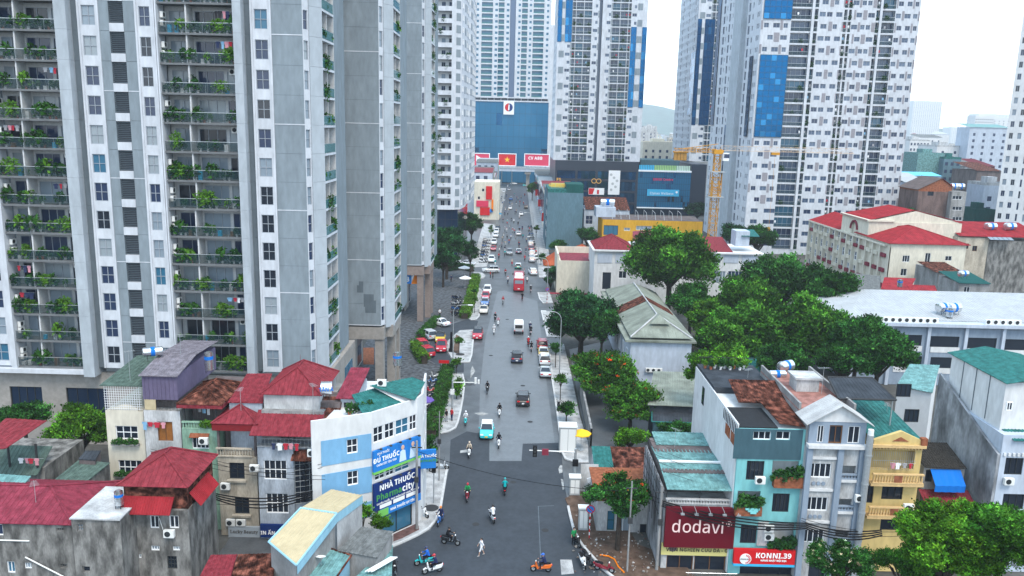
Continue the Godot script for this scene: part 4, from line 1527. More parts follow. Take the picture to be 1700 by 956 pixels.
func build_street_end() -> void:
	var d := 545.0
	var x0 := xat(786, 200, d)
	var x1 := xat(910, 200, d)
	var w := x1 - x0
	var t := thing("apartment_tower", "pale tower closing the end of the street, with blue glass base and round emblem", "tower", V(x0, 0, -d))
	var yb := yat(850, 168, d)
	var fh := 3.5
	var cols := [[0.025, 0.055], [0.09, 0.235], [0.265, 0.30], [0.31, 0.385], [0.415, 0.45], [0.57, 0.6], [0.615, 0.69], [0.715, 0.745], [0.765, 0.905], [0.94, 0.97]]
	var wb := B.new()
	var pb := B.new()
	var rb := B.new()
	for f in 24:
		var y := yb + 2.6 + f * fh
		var hs := []
		for c in cols:
			var big: bool = c[1] - c[0] > 0.06
			var h := Rect2(c[0] * w, y + (0.3 if big else 1.0), (c[1] - c[0]) * w, 2.7 if big else 1.5)
			hs.append(h)
			pb.bx(h.position.x, h.end.x, h.position.y, h.end.y, -0.9 if big else -0.25, -0.8 if big else -0.15)
			if big:
				rb.bx(h.position.x, h.end.x, y + 0.3, y + 1.2, -0.15, -0.1)
		wb.wall(0, w * 0.46, y, y + fh, hs.filter(func(r): return r.position.x < w * 0.46), 0.3)
		wb.wall(w * 0.535, w, y, y + fh, hs.filter(func(r): return r.position.x > w * 0.46), 0.3)
	wb.bx(0, w, yb - 0.4, yb + 0.4, -0.3, 0.3)
	wb.bx(0, w, yb + 1.9, yb + 2.6, -0.3, 0.1)
	part(wb, "facade_wall", M.tower_white, t)
	part(pb, "windows", M.pane_blue, t, "stuff")
	part(rb, "balcony_rails", M.rail_teal, t, "stuff")
	var b := B.new()
	b.bx(w * 0.46, w * 0.535, yb + 2.6, yb + 2.6 + 24 * fh, -1.0, -0.6)
	part(b, "glazed_core", mat("core_blue", 0.08, 0.12, 0.2, 0.3), t)
	b = B.new()
	b.bx(0.2, w - 0.2, yb, yb + 2.6 + 24 * fh + 20, -30, -1.05)
	part(b, "tower_body", M.tower_white, t)
	b = B.new()
	for q in 11:
		b.bx(w * (0.01 + q * 0.09), w * (0.085 + q * 0.09), yb + 0.5, yb + 1.8, -0.35, -0.25)
	part(b, "plant_floor_louvres", M.louver, t, "stuff")
	b = B.new()
	b.bx(0, w, 0, yb - 0.4, -32, -0.6)
	part(b, "glass_base", M.glass_deep, t)
	curtain(t, 0, w, 0.5, yb - 0.4, 13, 7, -0.4, Transform3D.IDENTITY, M.glass_teal)
	b = B.new()
	b.bx(w * 0.40, w * 0.54, yb - 8.6, yb + 0.0, 0.35, 0.8)
	var sg := part(b, "emblem_board", M.sign_white, t)
	var c := V(w * 0.47, yb - 4.0, 0.85)
	for hlf in 2:
		b = B.new()
		for q in 12:
			var a0 := PI / 2 + PI * hlf + PI * q / 12
			var a1 := PI / 2 + PI * hlf + PI * (q + 1) / 12
			b.tri(c, c + V(cos(a0), sin(a0), 0) * 2.6, c + V(cos(a1), sin(a1), 0) * 2.6)
		part(b, "emblem_half", M.sign_red if hlf == 0 else M.sign_navy, sg)
	b = B.new()
	b.quad(c + V(-0.5, -1.8, 0.03), c + V(0.4, -1.8, 0.03), c + V(0.5, 1.8, 0.03), c + V(-0.2, 1.8, 0.03))
	part(b, "emblem_bar", M.sign_white, sg)
	b = B.new()
	b.bx(0, 16, 0, 120, -20, 0)
	var o := part(b, "distant_tower", M.tower_white, self)
	o.position = V(xat(907, 200, 700), 0, -700)
	tag(o, "slim pale tower just behind the street-end tower", "tower")
	var db := 528.0
	for s in [[788, 812, 255, 276, "red advert billboard with a white picture at the street end"], [828, 856, 255.5, 274, "red billboard with a yellow star at the street end"], [871.5, 911, 256, 274.5, "dark red advert billboard with white lettering at the street end"]]:
		var xa := xat(s[0], 265, db)
		var xb := xat(s[1], 265, db)
		var ya := yat(s[0], s[3], db)
		var yt := yat(s[0], s[2], db)
		var o2 := thing("billboard", s[4], "billboard", V((xa + xb) / 2, 0, -db))
		var hw := (xb - xa) / 2
		b = B.new()
		b.bx(-hw, hw, ya, yt, -0.3, 0)
		var face := part(b, "face", M.sign_red if s[0] == 828 else M.sign_pink, o2)
		b = B.new()
		b.bx(-hw - 0.5, hw + 0.5, yt, yt + 0.5, -0.4, 0.15)
		b.bx(-hw - 0.5, -hw, ya - 0.3, yt, -0.4, 0.15)
		b.bx(hw, hw + 0.5, ya - 0.3, yt, -0.4, 0.15)
		b.bx(-hw - 0.5, hw + 0.5, ya - 0.5, ya, -0.4, 0.15)
		part(b, "frame", M.frame_white, o2)
		for q in [-0.6, 0.6]:
			b = B.new()
			b.cyl(V(hw * q, 0, -0.6), V(hw * q, yt, -0.6), 0.3, 0.3, 8)
			part(b, "post", M.galvanised, o2)
		b = B.new()
		if s[0] == 828:
			star(b, V(0, (ya + yt) / 2, 0.04), 2.0)
			part(b, "star", M.letter_yellow, face)
		elif s[0] == 788:
			b.ext(PackedVector2Array([Vector2(-hw + 1, ya + 2), Vector2(hw - 3, ya + 1), Vector2(hw - 2, ya + 3), Vector2(0, ya + 5), Vector2(-hw + 1, ya + 7.2)]), 0.02, 0.06)
			part(b, "white_print", M.sign_white, face)
		else:
			lettering("CV ABB", 2.0, M.letter_white, face, at(-1.0, (ya + yt) / 2 + 1.2, 0.05), false, true)
	var dv := 518.0
	var v := thing("viaduct", "grey concrete railway viaduct crossing the end of the street", "viaduct", V(0, 0, -dv))
	var yt2 := yat(850, 276, dv)
	var yb2 := yat(850, 284.5, dv)
	b = B.new()
	b.bx(-60, 60, yb2, yt2 - 1.4, -9, 0)
	part(b, "deck", M.pale_blue_grey, v)
	for q in 40:
		b = B.new()
		b.bx(-60 + q * 3.0, -57.1 + q * 3.0, yt2 - 1.38, yt2, 0.0, 0.25)
		part(b, "parapet_panel", M.tower_pale, v)
	for x in [xat(876, 295, dv), xat(818, 295, dv)]:
		b = B.new()
		b.bx(x - 1.0, x + 1.0, 0, yb2 - 1.6, -6, -3)
		b.bx(x - 1.9, x + 1.9, yb2 - 1.6, yb2 - 0.003, -8.5, -0.5)
		part(b, "pier", M.beige_stone, v)

func lattice(b: B, p0: Vector3, p1: Vector3, w: float, h: float, step: float, r := 0.07, tri := false) -> void:
	var ax := (p1 - p0).normalized()
	var u := ax.cross(Vector3.UP if absf(ax.y) < 0.9 else V(0, 0, 1)).normalized()
	var q := u.cross(ax).normalized()
	var cs := [u * w / 2, -u * w / 2, q * h] if tri else [u * w / 2 + q * h / 2, -u * w / 2 + q * h / 2, -u * w / 2 - q * h / 2, u * w / 2 - q * h / 2]
	for c in cs:
		b.cyl(p0 + c, p1 + c, r * 1.5, r * 1.5, 5, false)
	var cnt := int((p1 - p0).length() / step)
	for m in cnt:
		var a := p0.lerp(p1, float(m) / cnt)
		var e := p0.lerp(p1, float(m + 1) / cnt)
		for s in cs.size():
			var c0: Vector3 = cs[s]
			var c1: Vector3 = cs[(s + 1) % cs.size()]
			b.cyl(a + c0, a + c1, r, r, 4, false)
			if m % 2 == 0:
				b.cyl(a + c0, e + c1, r, r, 4, false)
			else:
				b.cyl(a + c1, e + c0, r, r, 4, false)

func build_crane() -> void:
	var d := 232.0
	var base := V(xat(1186, 330, d), 0, -d)
	var top := yat(1190, 246, d)
	var t := thing("tower_crane", "orange tower crane rising behind the dense trees", "crane", base)
	var b := B.new()
	lattice(b, V(0, 0, 0), V(0, top - 9, 0), 2.0, 2.0, 2.0, 0.065)
	part(b, "mast", M.crane_orange, t)
	b = B.new()
	lattice(b, V(0, top - 13.5, 0), V(0, top - 6.5, 0), 2.7, 2.7, 1.7, 0.065)
	part(b, "climbing_cage", M.crane_orange, t)
	b = B.new()
	b.bx(-2.0, 2.0, top - 6.7, top - 6.4, -2, 2)
	b.bx(-2.1, 2.1, top - 13.7, top - 13.5, -2.1, 2.1)
	part(b, "platform", M.galvanised, t)
	b = B.new()
	lattice(b, V(0, top - 6.4, 0), V(0, top - 0.2, 0), 1.7, 1.7, 1.6, 0.08)
	b.bx(-1.3, 1.3, top - 1.6, top - 0.4, -1.3, 1.3)
	part(b, "slewing_tower", M.crane_orange, t)
	b = B.new()
	lattice(b, V(0.8, top - 0.6, 0), V(38.5, top - 0.6, -1.0), 1.4, 1.3, 1.9, 0.032, true)
	part(b, "jib", M.crane_pale, t)
	b = B.new()
	lattice(b, V(-0.8, top - 1.2, 0), V(-12.5, top - 1.2, 0.3), 1.4, 0.9, 1.5, 0.05, true)
	b.bx(-12.5, -8.5, top - 1.5, top - 1.25, -0.8, 0.8)
	for q in 8:
		b.cyl(V(-1.0 - q * 1.0, top + 0.9 - q * 0.13, 0), V(-1.8 - q * 1.0, top - 0.9, 0), 0.06, 0.06, 4, false)
	b.cyl(V(0, top + 1.2, 0), V(-10, top - 0.3, 0.2), 0.09, 0.09, 5, false)
	part(b, "counter_jib", M.crane_orange, t)
	for q in 4:
		b = B.new()
		b.bx(-12.3 + q * 0.9, -11.5 + q * 0.9, top - 3.6, top - 1.5, -0.6, 0.6)
		part(b, "counterweight", mat("weight", 0.4, 0.22, 0.06, 0.8, "clean"), t)
	b = B.new()
	b.bx(1.1, 2.7, top - 3.4, top - 1.2, 0.9, 2.3)
	var cab := part(b, "cab", M.sign_white, t)
	b = B.new()
	b.bx(1.25, 2.75, top - 2.6, top - 1.5, 1.0, 2.34)
	part(b, "cab_glass", M.pane_navy, cab)
	b = B.new()
	b.bx(15.2, 17.4, top - 1.5, top - 0.8, -0.9, 0.3)
	b.cyl(V(16.3, top - 22.0, -0.4), V(16.3, top - 1.5, -0.4), 0.035, 0.035, 4)
	b.bx(15.9, 16.7, top - 23.2, top - 22.0, -0.6, -0.2)
	part(b, "trolley_and_hook", M.crane_orange, t)

func city_block(x: float, d: float, w: float, h: float, dp: float, wallm: Material, roof: String, roofm: Material, win: int, label: String, group: String, called := "city_house") -> void:
	var t := thing(called, label, "building", V(x, 0, -d), 0, group)
	var b := B.new()
	b.bx(-w / 2, w / 2, 0, h, -dp, 0)
	part(b, "wall", wallm, t)
	b = B.new()
	if roof == "hip":
		var r := h + minf(w, dp) * 0.22
		var rx := maxf(0.0, w / 2 - dp / 2)
		var a := [V(-w / 2 - 0.4, h, 0.4), V(w / 2 + 0.4, h, 0.4), V(w / 2 + 0.4, h, -dp - 0.4), V(-w / 2 - 0.4, h, -dp - 0.4)]
		var r0 := V(-rx, r, -dp / 2)
		var r1 := V(rx, r, -dp / 2)
		b.quad(a[0], a[1], r1, r0)
		b.quad(a[2], a[3], r0, r1)
		b.tri(a[1], a[2], r1)
		b.tri(a[3], a[0], r0)
	elif roof == "shed":
		b.quad(V(-w / 2 - 0.3, h + 0.1, 0.5), V(w / 2 + 0.3, h + 0.1, 0.5), V(w / 2 + 0.3, h + dp * 0.15, -dp - 0.3), V(-w / 2 - 0.3, h + dp * 0.15, -dp - 0.3))
	else:
		for s in [[-w / 2, w / 2, -0.3, 0.0], [-w / 2, w / 2, -dp, -dp + 0.3], [-w / 2, -w / 2 + 0.3, -dp + 0.3, -0.3], [w / 2 - 0.3, w / 2, -dp + 0.3, -0.3]]:
			b.bx(s[0], s[1], h, h + 0.9, s[2], s[3])
		b.bx(-w * 0.2, w * 0.15, h, h + 2.6, -dp * 0.7, -dp * 0.3)
	part(b, "roof", roofm, t)
	if win > 0:
		b = B.new()
		var fl := maxi(1, int(h / 3.4))
		for f in fl:
			for c in win:
				var xc := -w / 2 + w * (c + 0.5) / win
				var ww := minf(1.3, w / win * 0.5)
				b.bx(xc - ww / 2, xc + ww / 2, 1.0 + f * 3.4, 2.5 + f * 3.4, 0.01, 0.06)
		part(b, "windows", M.pane_navy, t, "stuff")

func build_city() -> void:
	var g := "hazy city houses behind the white towers"
	for s in [
		[1533, 232, 168, 2300.0, 60.0, "white_wall", "flat", "tower_white", 14, "tall bluish tower fading in the haze beside the slab tower"],
		[1628, 245, 193, 1100.0, 20.0, "white_wall", "flat", "white_wall", 9, "pale apartment block with rows of windows in the haze"],
		[1645, 245, 196, 1200.0, 20.0, "white_wall", "flat", "white_wall", 7, "second pale apartment block, wider, in the haze"],
		[1645, 240, 190, 2700.0, 60.0, "white_wall", "flat", "white_wall", 10, "very faint grey tower block behind the pale blocks"],
		[1585, 240, 212, 3000.0, 60.0, "white_wall", "flat", "white_wall", 6, "faint far tower block in the gap"],
		[1524, 262, 234, 520.0, 20.0, "white_wall", "flat", "aged_white", 6, "white balconied block next to the slab tower"],
		[1573, 268, 244, 460.0, 22.0, "white_wall", "flat", "aged_white", 2, "blank white block with two small windows"],
		[1628, 268, 246, 470.0, 18.0, "white_wall", "flat", "aged_white", 4, "low white house with small windows near the edge tower"],
		[1543, 292, 257, 380.0, 14.0, "pale_teal_roof", "flat", "pale_teal_roof", 0, "turquoise sheet-clad building among the pale roofs"],
		[1578, 292, 264, 376.0, 10.0, "block_teal", "flat", "teal_roof", 3, "dull teal house attached to the turquoise building"],
		[1530, 300, 292, 330.0, 8.0, "pale_blue_grey", "shed", "awning_sky", 0, "long low hall with a bright blue roof"],
		[1520, 322, 303, 300.0, 18.0, "pale_blue_grey", "shed", "white_roof", 5, "grey house with a white sheet roof"],
		[1640, 300, 284, 350.0, 20.0, "brown_grey", "shed", "rust_roof", 3, "brown-roofed shed by the edge tower"],
		[1600, 290, 276, 400.0, 30.0, "grey_plaster", "shed", "grey_roof", 0, "wide grey-roofed shed behind the teal house"],
		[1635, 285, 276, 410.0, 20.0, "maroon", "shed", "maroon", 0, "dark red low shed roof"],
		[1650, 352, 308, 262.0, 10.0, "pale_blue_grey", "flat", "aged_white", 2, "pale blue-grey house with two dark windows"],
		[1632, 375, 352, 250.0, 9.0, "dark_green", "flat", "dark_green", 2, "dark green metal-clad rooftop house"],
		[1500, 340, 322, 285.0, 8.0, "aged_white", "flat", "aged_white", 2, "small aged white house hugging the slab tower"]]:
		var d: float = s[3]
		var x0 := xat(s[0], s[1], d)
		var h := yat(s[0], s[2], d)
		var ww := 0.0
		ww = {1533: 46, 1628: 30, 1645: 52, 1585: 18, 1524: 32, 1573: 40, 1543: 46, 1578: 28, 1530: 62, 1520: 40, 1640: 40, 1600: 50, 1635: 30, 1650: 44, 1632: 34, 1500: 26}[s[0]] * d / FOC
		city_block(x0, d, ww, h, s[4], M[s[5]], s[6], M[s[7]], s[8], s[9], g)
	var walls := [M.white_wall, M.ivory_wall, M.aged_white, M.pale_blue_grey, M.cream_wall, M.plaster]
	var roofs := [["flat", M.aged_white], ["hip", M.red_roof], ["shed", M.white_roof], ["shed", M.grey_roof], ["flat", M.plaster], ["shed", M.pale_teal_roof]]
	var wname := ["white", "ivory", "aged white", "pale blue", "cream", "grey"]
	var rname := ["flat", "red hipped", "white sheet", "grey sheet", "flat grey", "pale teal sheet"]
	for q in 150:
		var d := rng.randf_range(450, 1500) if q < 70 else rng.randf_range(1200, 3400)
		var px := rng.randf_range(1500, 1700) if q % 3 != 0 else rng.randf_range(1060, 1130)
		if px < 1200 and d < 560:
			d += 300
		var a := rng.randi() % walls.size()
		var r := rng.randi() % roofs.size()
		var h := rng.randf_range(7, 20)
		if rng.randf() < 0.15:
			h = rng.randf_range(24, 44)
		city_block(xat(px, 240, d), d, rng.randf_range(8, 24), h, rng.randf_range(10, 20), walls[a], roofs[r][0], roofs[r][1], 0 if d > 1200 else rng.randi_range(2, 6), "far %s city house with %s roof in the haze" % [wname[a], rname[r]], g)
	city_block(xat(1096, 250, 470), 470, 20, yat(1096, 238, 470), 20, M.ivory_wall, "flat", M.ivory_wall, 5, "cream flat-roofed block seen between the twin towers", g)

func house(label: String, d: float, x0: float, x1: float, h: float, dp: float, wm: Material, wins: Array, body: Material = null, cat := "house", called := "house") -> Node3D:
	var ax := (x0 + x1) / 2
	var t := thing(called, label, cat, V(ax, 0, -d))
	var holes := []
	for w in wins:
		holes.append(prect(w[0], w[1], w[2], w[3], d, ax))
	var b := B.new()
	b.wall(x0 - ax, x1 - ax, 0, h, holes, 0.22)
	part(b, "front_wall", wm, t)
	for q in wins.size():
		var w: Array = wins[q]
		var r: Rect2 = holes[q]
		if w.size() > 7 and w[7] == null:
			continue
		window(t, at(r.get_center().x, r.position.y, -0.12), r.size.x, r.size.y, w[4], w[5], w[6], w[7], 0.07)
	b = B.new()
	b.bx(x0 - ax, x1 - ax, 0, h - 0.01, -dp, -0.9)
	b.bx(x0 - ax, x0 - ax + 0.2, 0, h - 0.01, -0.9, -0.23)
	b.bx(x1 - ax - 0.2, x1 - ax, 0, h - 0.01, -0.9, -0.23)
	b.bx(x0 - ax + 0.2, x1 - ax - 0.2, h - 0.2, h - 0.01, -0.9, -0.23)
	part(b, "body", body if body else wm, t)
	return t

func prect(pl: float, pt: float, pr: float, pb: float, d: float, ax := 0.0) -> Rect2:
	var m := (pt + pb) / 2
	var c := (pl + pr) / 2
	var x0 := xat(pl, m, d) - ax
	var x1 := xat(pr, m, d) - ax
	var y0 := yat(c, pb, d)
	var y1 := yat(c, pt, d)
	return Rect2(x0, y0, x1 - x0, y1 - y0)

func pbox(t: Node3D, called: String, m: Material, pl: float, pt: float, pr: float, pb: float, d: float, z0: float, z1: float) -> MeshInstance3D:
	var r := prect(pl, pt, pr, pb, d, t.position.x)
	var b := B.new()
	b.bx(r.position.x, r.end.x, r.position.y, r.end.y, z0, z1)
	return part(b, called, m, t)

func hip_roof(t: Node3D, x0: float, x1: float, z0: float, z1: float, y: float, rise: float, m: Material, over := 0.35, ridge_x := true) -> void:
	var a := [V(x0 - over, y, z1 + over), V(x1 + over, y, z1 + over), V(x1 + over, y, z0 - over), V(x0 - over, y, z0 - over)]
	var w := x1 - x0
	var l := z1 - z0
	var r0: Vector3
	var r1: Vector3
	if w > l:
		r0 = V(x0 + l * 0.48, y + rise, (z0 + z1) / 2)
		r1 = V(x1 - l * 0.48, y + rise, (z0 + z1) / 2)
	else:
		r0 = V((x0 + x1) / 2, y + rise, z1 - w * 0.45)
		r1 = V((x0 + x1) / 2, y + rise, z0 + w * 0.45)
	var faces := [[a[0], a[1], r1, r0], [a[2], a[3], r0, r1], [a[1], a[2], r1, r1], [a[3], a[0], r0, r0]] if w > l else [[a[0], a[1], r0, r0], [a[1], a[2], r1, r0], [a[2], a[3], r1, r1], [a[3], a[0], r0, r1]]
	for f in faces:
		var b := B.new()
		b.slope(f[0], f[1], f[2], f[3])
		part(b, "roof_slope", m, t)
	var b2 := B.new()
	for p in [[a[0], r0], [a[1], r1 if w > l else r0], [a[2], r1], [a[3], r0 if w > l else r1], [r0, r1]]:
		if p[0].distance_to(p[1]) > 0.05:
			b2.cyl(p[0] + V(0, 0.04, 0), p[1] + V(0, 0.04, 0), 0.09, 0.09, 5)
	part(b2, "ridge_caps", m, t)

func shed(t: Node3D, x0: float, x1: float, y_front: float, z1: float, y_back: float, z0: float, m: Material, called := "roof_sheet", pitch := 0.35) -> void:
	var b := B.new()
	b.sheet(V(x0, y_front, z1), V(x1, y_front, z1), V(x1, y_back, z0), V(x0, y_back, z0), pitch)
	part(b, called, m, t)

func balustrade(t: Node3D, x0: float, x1: float, y: float, z: float, h: float, m: Material) -> void:
	var b := B.new()
	b.bx(x0, x1, y, y + 0.12, z - 0.12, z + 0.12)
	part(b, "balustrade_base", m, t)
	b = B.new()
	b.bx(x0, x1, y + h - 0.12, y + h, z - 0.13, z + 0.13)
	part(b, "balustrade_rail", m, t)
	var n := maxi(2, int((x1 - x0) / 0.24))
	if not shapes.has("bal%.2f" % h):
		var bb := B.new()
		bb.cyl(V(0, 0.12, 0), V(0, h * 0.4, 0), 0.05, 0.085, 6, false)
		bb.cyl(V(0, h * 0.4, 0), V(0, h - 0.12, 0), 0.085, 0.045, 6, false)
		shapes["bal%.2f" % h] = bb.mesh()
	for q in n:
		inst(shapes["bal%.2f" % h], "baluster", m, t, at(x0 + (x1 - x0) * (q + 0.5) / n, y, z))

func tank(p: Vector3, r: float, l: float, upright: bool, turn: float, label: String, word := "") -> void:
	var o := thing("water_tank", label, "water tank", p, turn)
	var b := B.new()
	if upright:
		for q in 5:
			b.cyl(V(0, 0.3 + l * q / 5, 0), V(0, 0.3 + l * (q + 0.7) / 5, 0), r, r, 16, false)
			b.cyl(V(0, 0.3 + l * (q + 0.7) / 5, 0), V(0, 0.3 + l * (q + 1) / 5, 0), r * 0.96, r * 0.96, 16, true)
		b.cyl(V(0, 0.3 + l, 0), V(0, 0.42 + l, 0), r, r * 0.55, 16)
		part(b, "drum", M.steel, o)
		b = B.new()
		b.cyl(V(0, 0.3 + l * 0.62, 0), V(0, 0.3 + l * 0.82, 0), r * 1.015, r * 1.015, 16, false)
		part(b, "blue_band", M.tarp_blue, o)
	else:
		b.cyl(V(-l / 2, 0.35 + r, 0), V(l / 2, 0.35 + r, 0), r, r, 18, false)
		b.ball(V(-l / 2, 0.35 + r, 0), V(0.14, r, r), 16, 10)
		b.ball(V(l / 2, 0.35 + r, 0), V(0.14, r, r), 16, 10)
		part(b, "drum", M.steel, o)
		b = B.new()
		b.cyl(V(-l * 0.12, 0.35 + r, 0), V(l * 0.12, 0.35 + r, 0), r * 1.012, r * 1.012, 18, false)
		part(b, "printed_band", M.tarp_blue if word == "" else M.steel, o)
		if word:
			lettering(word, r * 0.55, M.tarp_blue, o, at(0, 0.35 + r * 1.1, r * 1.0), false, true)
	b = B.new()
	for s in [-1, 1]:
		for z in [-1, 1]:
			var x: float = s * (r * 0.6 if upright else l * 0.33)
			b.cyl(V(x, 0, z * r * 0.6), V(x, 0.32 if upright else 0.5, z * r * 0.6), 0.03, 0.03, 5)
	part(b, "stand", M.dark_metal, o)

func roof_block(label: String, corners: Array, roofm: Material, wallm: Material, fascia: Material = null, called := "house", cat := "house") -> Node3D:
	var pts := []
	var c := Vector3.ZERO
	for q in corners:
		var g := G(q[0], q[1], q[2])
		pts.append(g)
		c += g / corners.size()
	c.y = 0
	var t := thing(called, label, cat, c)
	for q in pts.size():
		pts[q] -= c
	var b := B.new()
	b.sheet(pts[0], pts[1], pts[2], pts[3])
	part(b, "roof_sheet", roofm, t)
	b = B.new()
	var mid: Vector3 = (pts[0] + pts[1] + pts[2] + pts[3]) / 4
	mid.y = 0
	for q in 4:
		var p: Vector3 = pts[q].lerp(V(mid.x, pts[q].y, mid.z), 0.06) - V(0, 0.08, 0)
		var r: Vector3 = pts[(q + 1) % 4].lerp(V(mid.x, pts[(q + 1) % 4].y, mid.z), 0.06) - V(0, 0.08, 0)
		b.quad(V(p.x, 0, p.z), V(r.x, 0, r.z), r, p)
	part(b, "walls", wallm, t)
	if fascia:
		for q in 4:
			b = B.new()
			b.cyl(pts[q], pts[(q + 1) % 4], 0.1, 0.1, 4)
			part(b, "fascia", fascia, t)
	return t

func build_houses() -> void:
	houses_left()
	houses_right()
	houses_back()
	clutter()

func houses_left() -> void:
	var b := B.new()
	var fw: Material = M.frame_white
	var dk: Material = M.pane_dark
	var d := 60.0
	var x0 := xat(203, 850, d)
	var x1 := xat(312, 850, d)
	var h := yat(255, 846, d)
	var t := house("weathered grey concrete house with red hipped roof and flap awnings", d, x0, x1, h, 6.0, M.concrete, [[249, 856, 264, 877, 2, 1, fw, dk], [281, 856, 297, 877, 2, 1, fw, dk], [251, 906, 265, 914, 3, 1, fw, M.pane_pale], [287, 907, 299, 914, 3, 1, fw, M.pane_pale], [278, 923, 294, 944, 3, 3, M.frame_dark, dk], [212, 889, 227, 897, 4, 1, fw, M.pane_pale], [222, 920, 235, 927, 3, 1, fw, M.pane_pale]])
	var ax := t.position.x
	var ye := yat(255, 806, d)
	b = B.new()
	b.bx(x0 - ax + 0.1, x1 - ax - 0.1, h, ye, -5.8, -0.3)
	part(b, "attic_wall", M.rust_roof, t)
	hip_roof(t, x0 - ax, x1 - ax, -6.0, 0.0, ye, 1.7, M.red_roof, 0.25)
	shed(t, x0 - ax + 0.2, xat(290, 840, d) - ax, h + 0.05, 1.0, h + 1.15, 0.0, M.bright_red_roof, "awning", 0.2)
	b = B.new()
	b.sheet(V(x1 - ax + 0.9, h + 0.2, -0.5), V(x1 - ax + 0.9, h + 0.2, -4.5), V(x1 - ax, h + 1.3, -4.5), V(x1 - ax, h + 1.3, -0.5), 0.2)
	part(b, "awning", M.bright_red_roof, t)
	ac_unit(t, at(xat(283, 885, d) - ax, yat(283, 889, d), 0.2))
	b = B.new()
	b.path([V(xat(265, 860, d) - ax, yat(265, 860, d), 0.05), V(xat(272, 880, d) - ax, yat(272, 880, d), 0.06), V(xat(283, 884, d) - ax, yat(283, 884, d), 0.06)], 0.025, 0.025, 5)
	part(b, "pipe", M.ac_white, t)
	d = 58.0
	x0 = xat(-60, 900, d)
	x1 = xat(121, 900, d)
	h = yat(60, 868, d)
	t = house("stained low concrete house with broad dull red roof", d, x0, x1, h, 7.5, M.concrete, [[12, 932, 25, 951, 2, 1, fw, M.pane_blue], [41, 934, 53, 944, 3, 1, fw, M.pane_blue], [-6, 870, 5, 889, 1, 1, fw, M.pane_navy], [94, 876, 107, 882, 4, 1, M.concrete, dk], [100, 936, 112, 943, 4, 1, M.concrete, dk]])
	ax = t.position.x
	hip_roof(t, x0 - ax - 3.0, x1 - ax, -7.5, 0.0, h, 1.3, M.pink_roof, 0.2)
	b = B.new()
	b.cyl(V(xat(44, 923, d) - ax, yat(44, 923, d), 0.15), V(xat(112, 957, d) - ax, yat(112, 957, d), 0.2), 0.06, 0.06, 6)
	b.cyl(V(x0 - ax, yat(20, 896, d), 0.08), V(xat(50, 897, d) - ax, yat(50, 897, d), 0.08), 0.06, 0.06, 6)
	part(b, "drain_pipe", M.ac_white, t)
	d = 57.5
	t = house("bare concrete block with pale flat roof slab between the two red roofs", d, xat(121.5, 900, d), xat(202, 900, d), yat(160, 862, d), 5.5, M.concrete, [[128, 870, 138, 882, 2, 2, M.plaster, M.pane_pale], [137, 940, 150, 950, 1, 1, M.concrete, dk]])
	b = B.new()
	b.bx(-1.95, 1.95, yat(160, 862, d), yat(160, 860, d), -5.5, 0.15)
	part(b, "roof_slab", M.aged_white, t)
	tank(V(xat(197, 850, 59.0), yat(197, 862, 57.5) + 0.08, -59.2), 0.33, 1.1, true, 0, "small upright steel tank on the bare concrete block")
	d = 71.0
	t = house("open-sided shack with sagging red roof over green sheet lean-to", d, xat(-80, 760, d), xat(72, 760, d), yat(30, 775, d), 7.0, M.concrete, [[6, 790, 14, 800, 1, 1, M.frame_dark, dk]])
	ax = t.position.x
	b = B.new()
	b.sheet(G(-60, 752, 9.6) - t.position, G(10, 744, 9.6) - t.position, G(78, 698, 10.3) - t.position, G(10, 694, 10.3) - t.position)
	part(b, "roof_sheet", M.red_roof, t)
	shed(t, xat(-40, 760, d) - ax, xat(70, 760, d) - ax, yat(30, 777, d) - 0.2, 1.0, yat(30, 752, d), -1.8, M.green_roof, "lean_to_roof")
	b = B.new()
	for q in 4:
		b.bx(-4.0 + q * 2.6, -3.85 + q * 2.6, yat(30, 775, d), yat(10, 742, d) + 0.5, 0.2, 0.35)
	part(b, "posts", M.dark_metal, t)
	roof_block("shed with pale teal sheet roof beside the red-roofed shack", [[-30, 822, 7.5], [20, 826, 7.5], [52, 790, 8.2], [-10, 786, 8.2]], M.pale_teal_roof, M.plaster)
	roof_block("low shed with dark green sheet roof in the alley", [[77, 807, 6.6], [133, 808, 6.6], [183, 768, 7.2], [131, 763, 7.2]], M.green_roof, M.concrete)
	roof_block("small rusty hut roof behind the green shed", [[130, 762, 7.6], [158, 764, 7.6], [168, 748, 7.8], [142, 748, 7.8]], M.slate, M.brown_grey)
	d = 72.0
	x0 = xat(178, 720, d)
	x1 = xat(240, 720, d)
	h = yat(208, 682, d)
	t = house("narrow cream house with barred windows and a green-roofed caged terrace", d, x0, x1, h, 9.0, M.ivory_wall, [[192, 707, 229, 729, 3, 2, fw, dk], [197, 764, 236, 788, 4, 2, fw, dk]])
	ax = t.position.x
	b = B.new()
	for q in 10:
		var u := -1.3 + 2.6 * q / 10.0
		b.bx(u, u + 0.26, h, h + 0.12 + 0.5 * maxf(0.0, cos(u * 1.15)), -0.2, 0.0)
	part(b, "curved_gable", M.ivory_wall, t)
	b = B.new()
	var yt := yat(208, 640, d)
	for q in 16:
		b.bx(x0 - ax + 0.05 + q * 0.215, x0 - ax + 0.08 + q * 0.215, h + 0.1, yt, 0.02, 0.05)
	for q in 9:
		b.bx(x0 - ax, x1 - ax, h + 0.2 + q * 0.24, h + 0.23 + q * 0.24, 0.02, 0.05)
	part(b, "grille", M.frame_white, t)
	shed(t, x0 - ax - 0.25, x1 - ax + 0.2, yt + 0.05, 0.3, yt + 0.7, -7.5, M.green_roof)
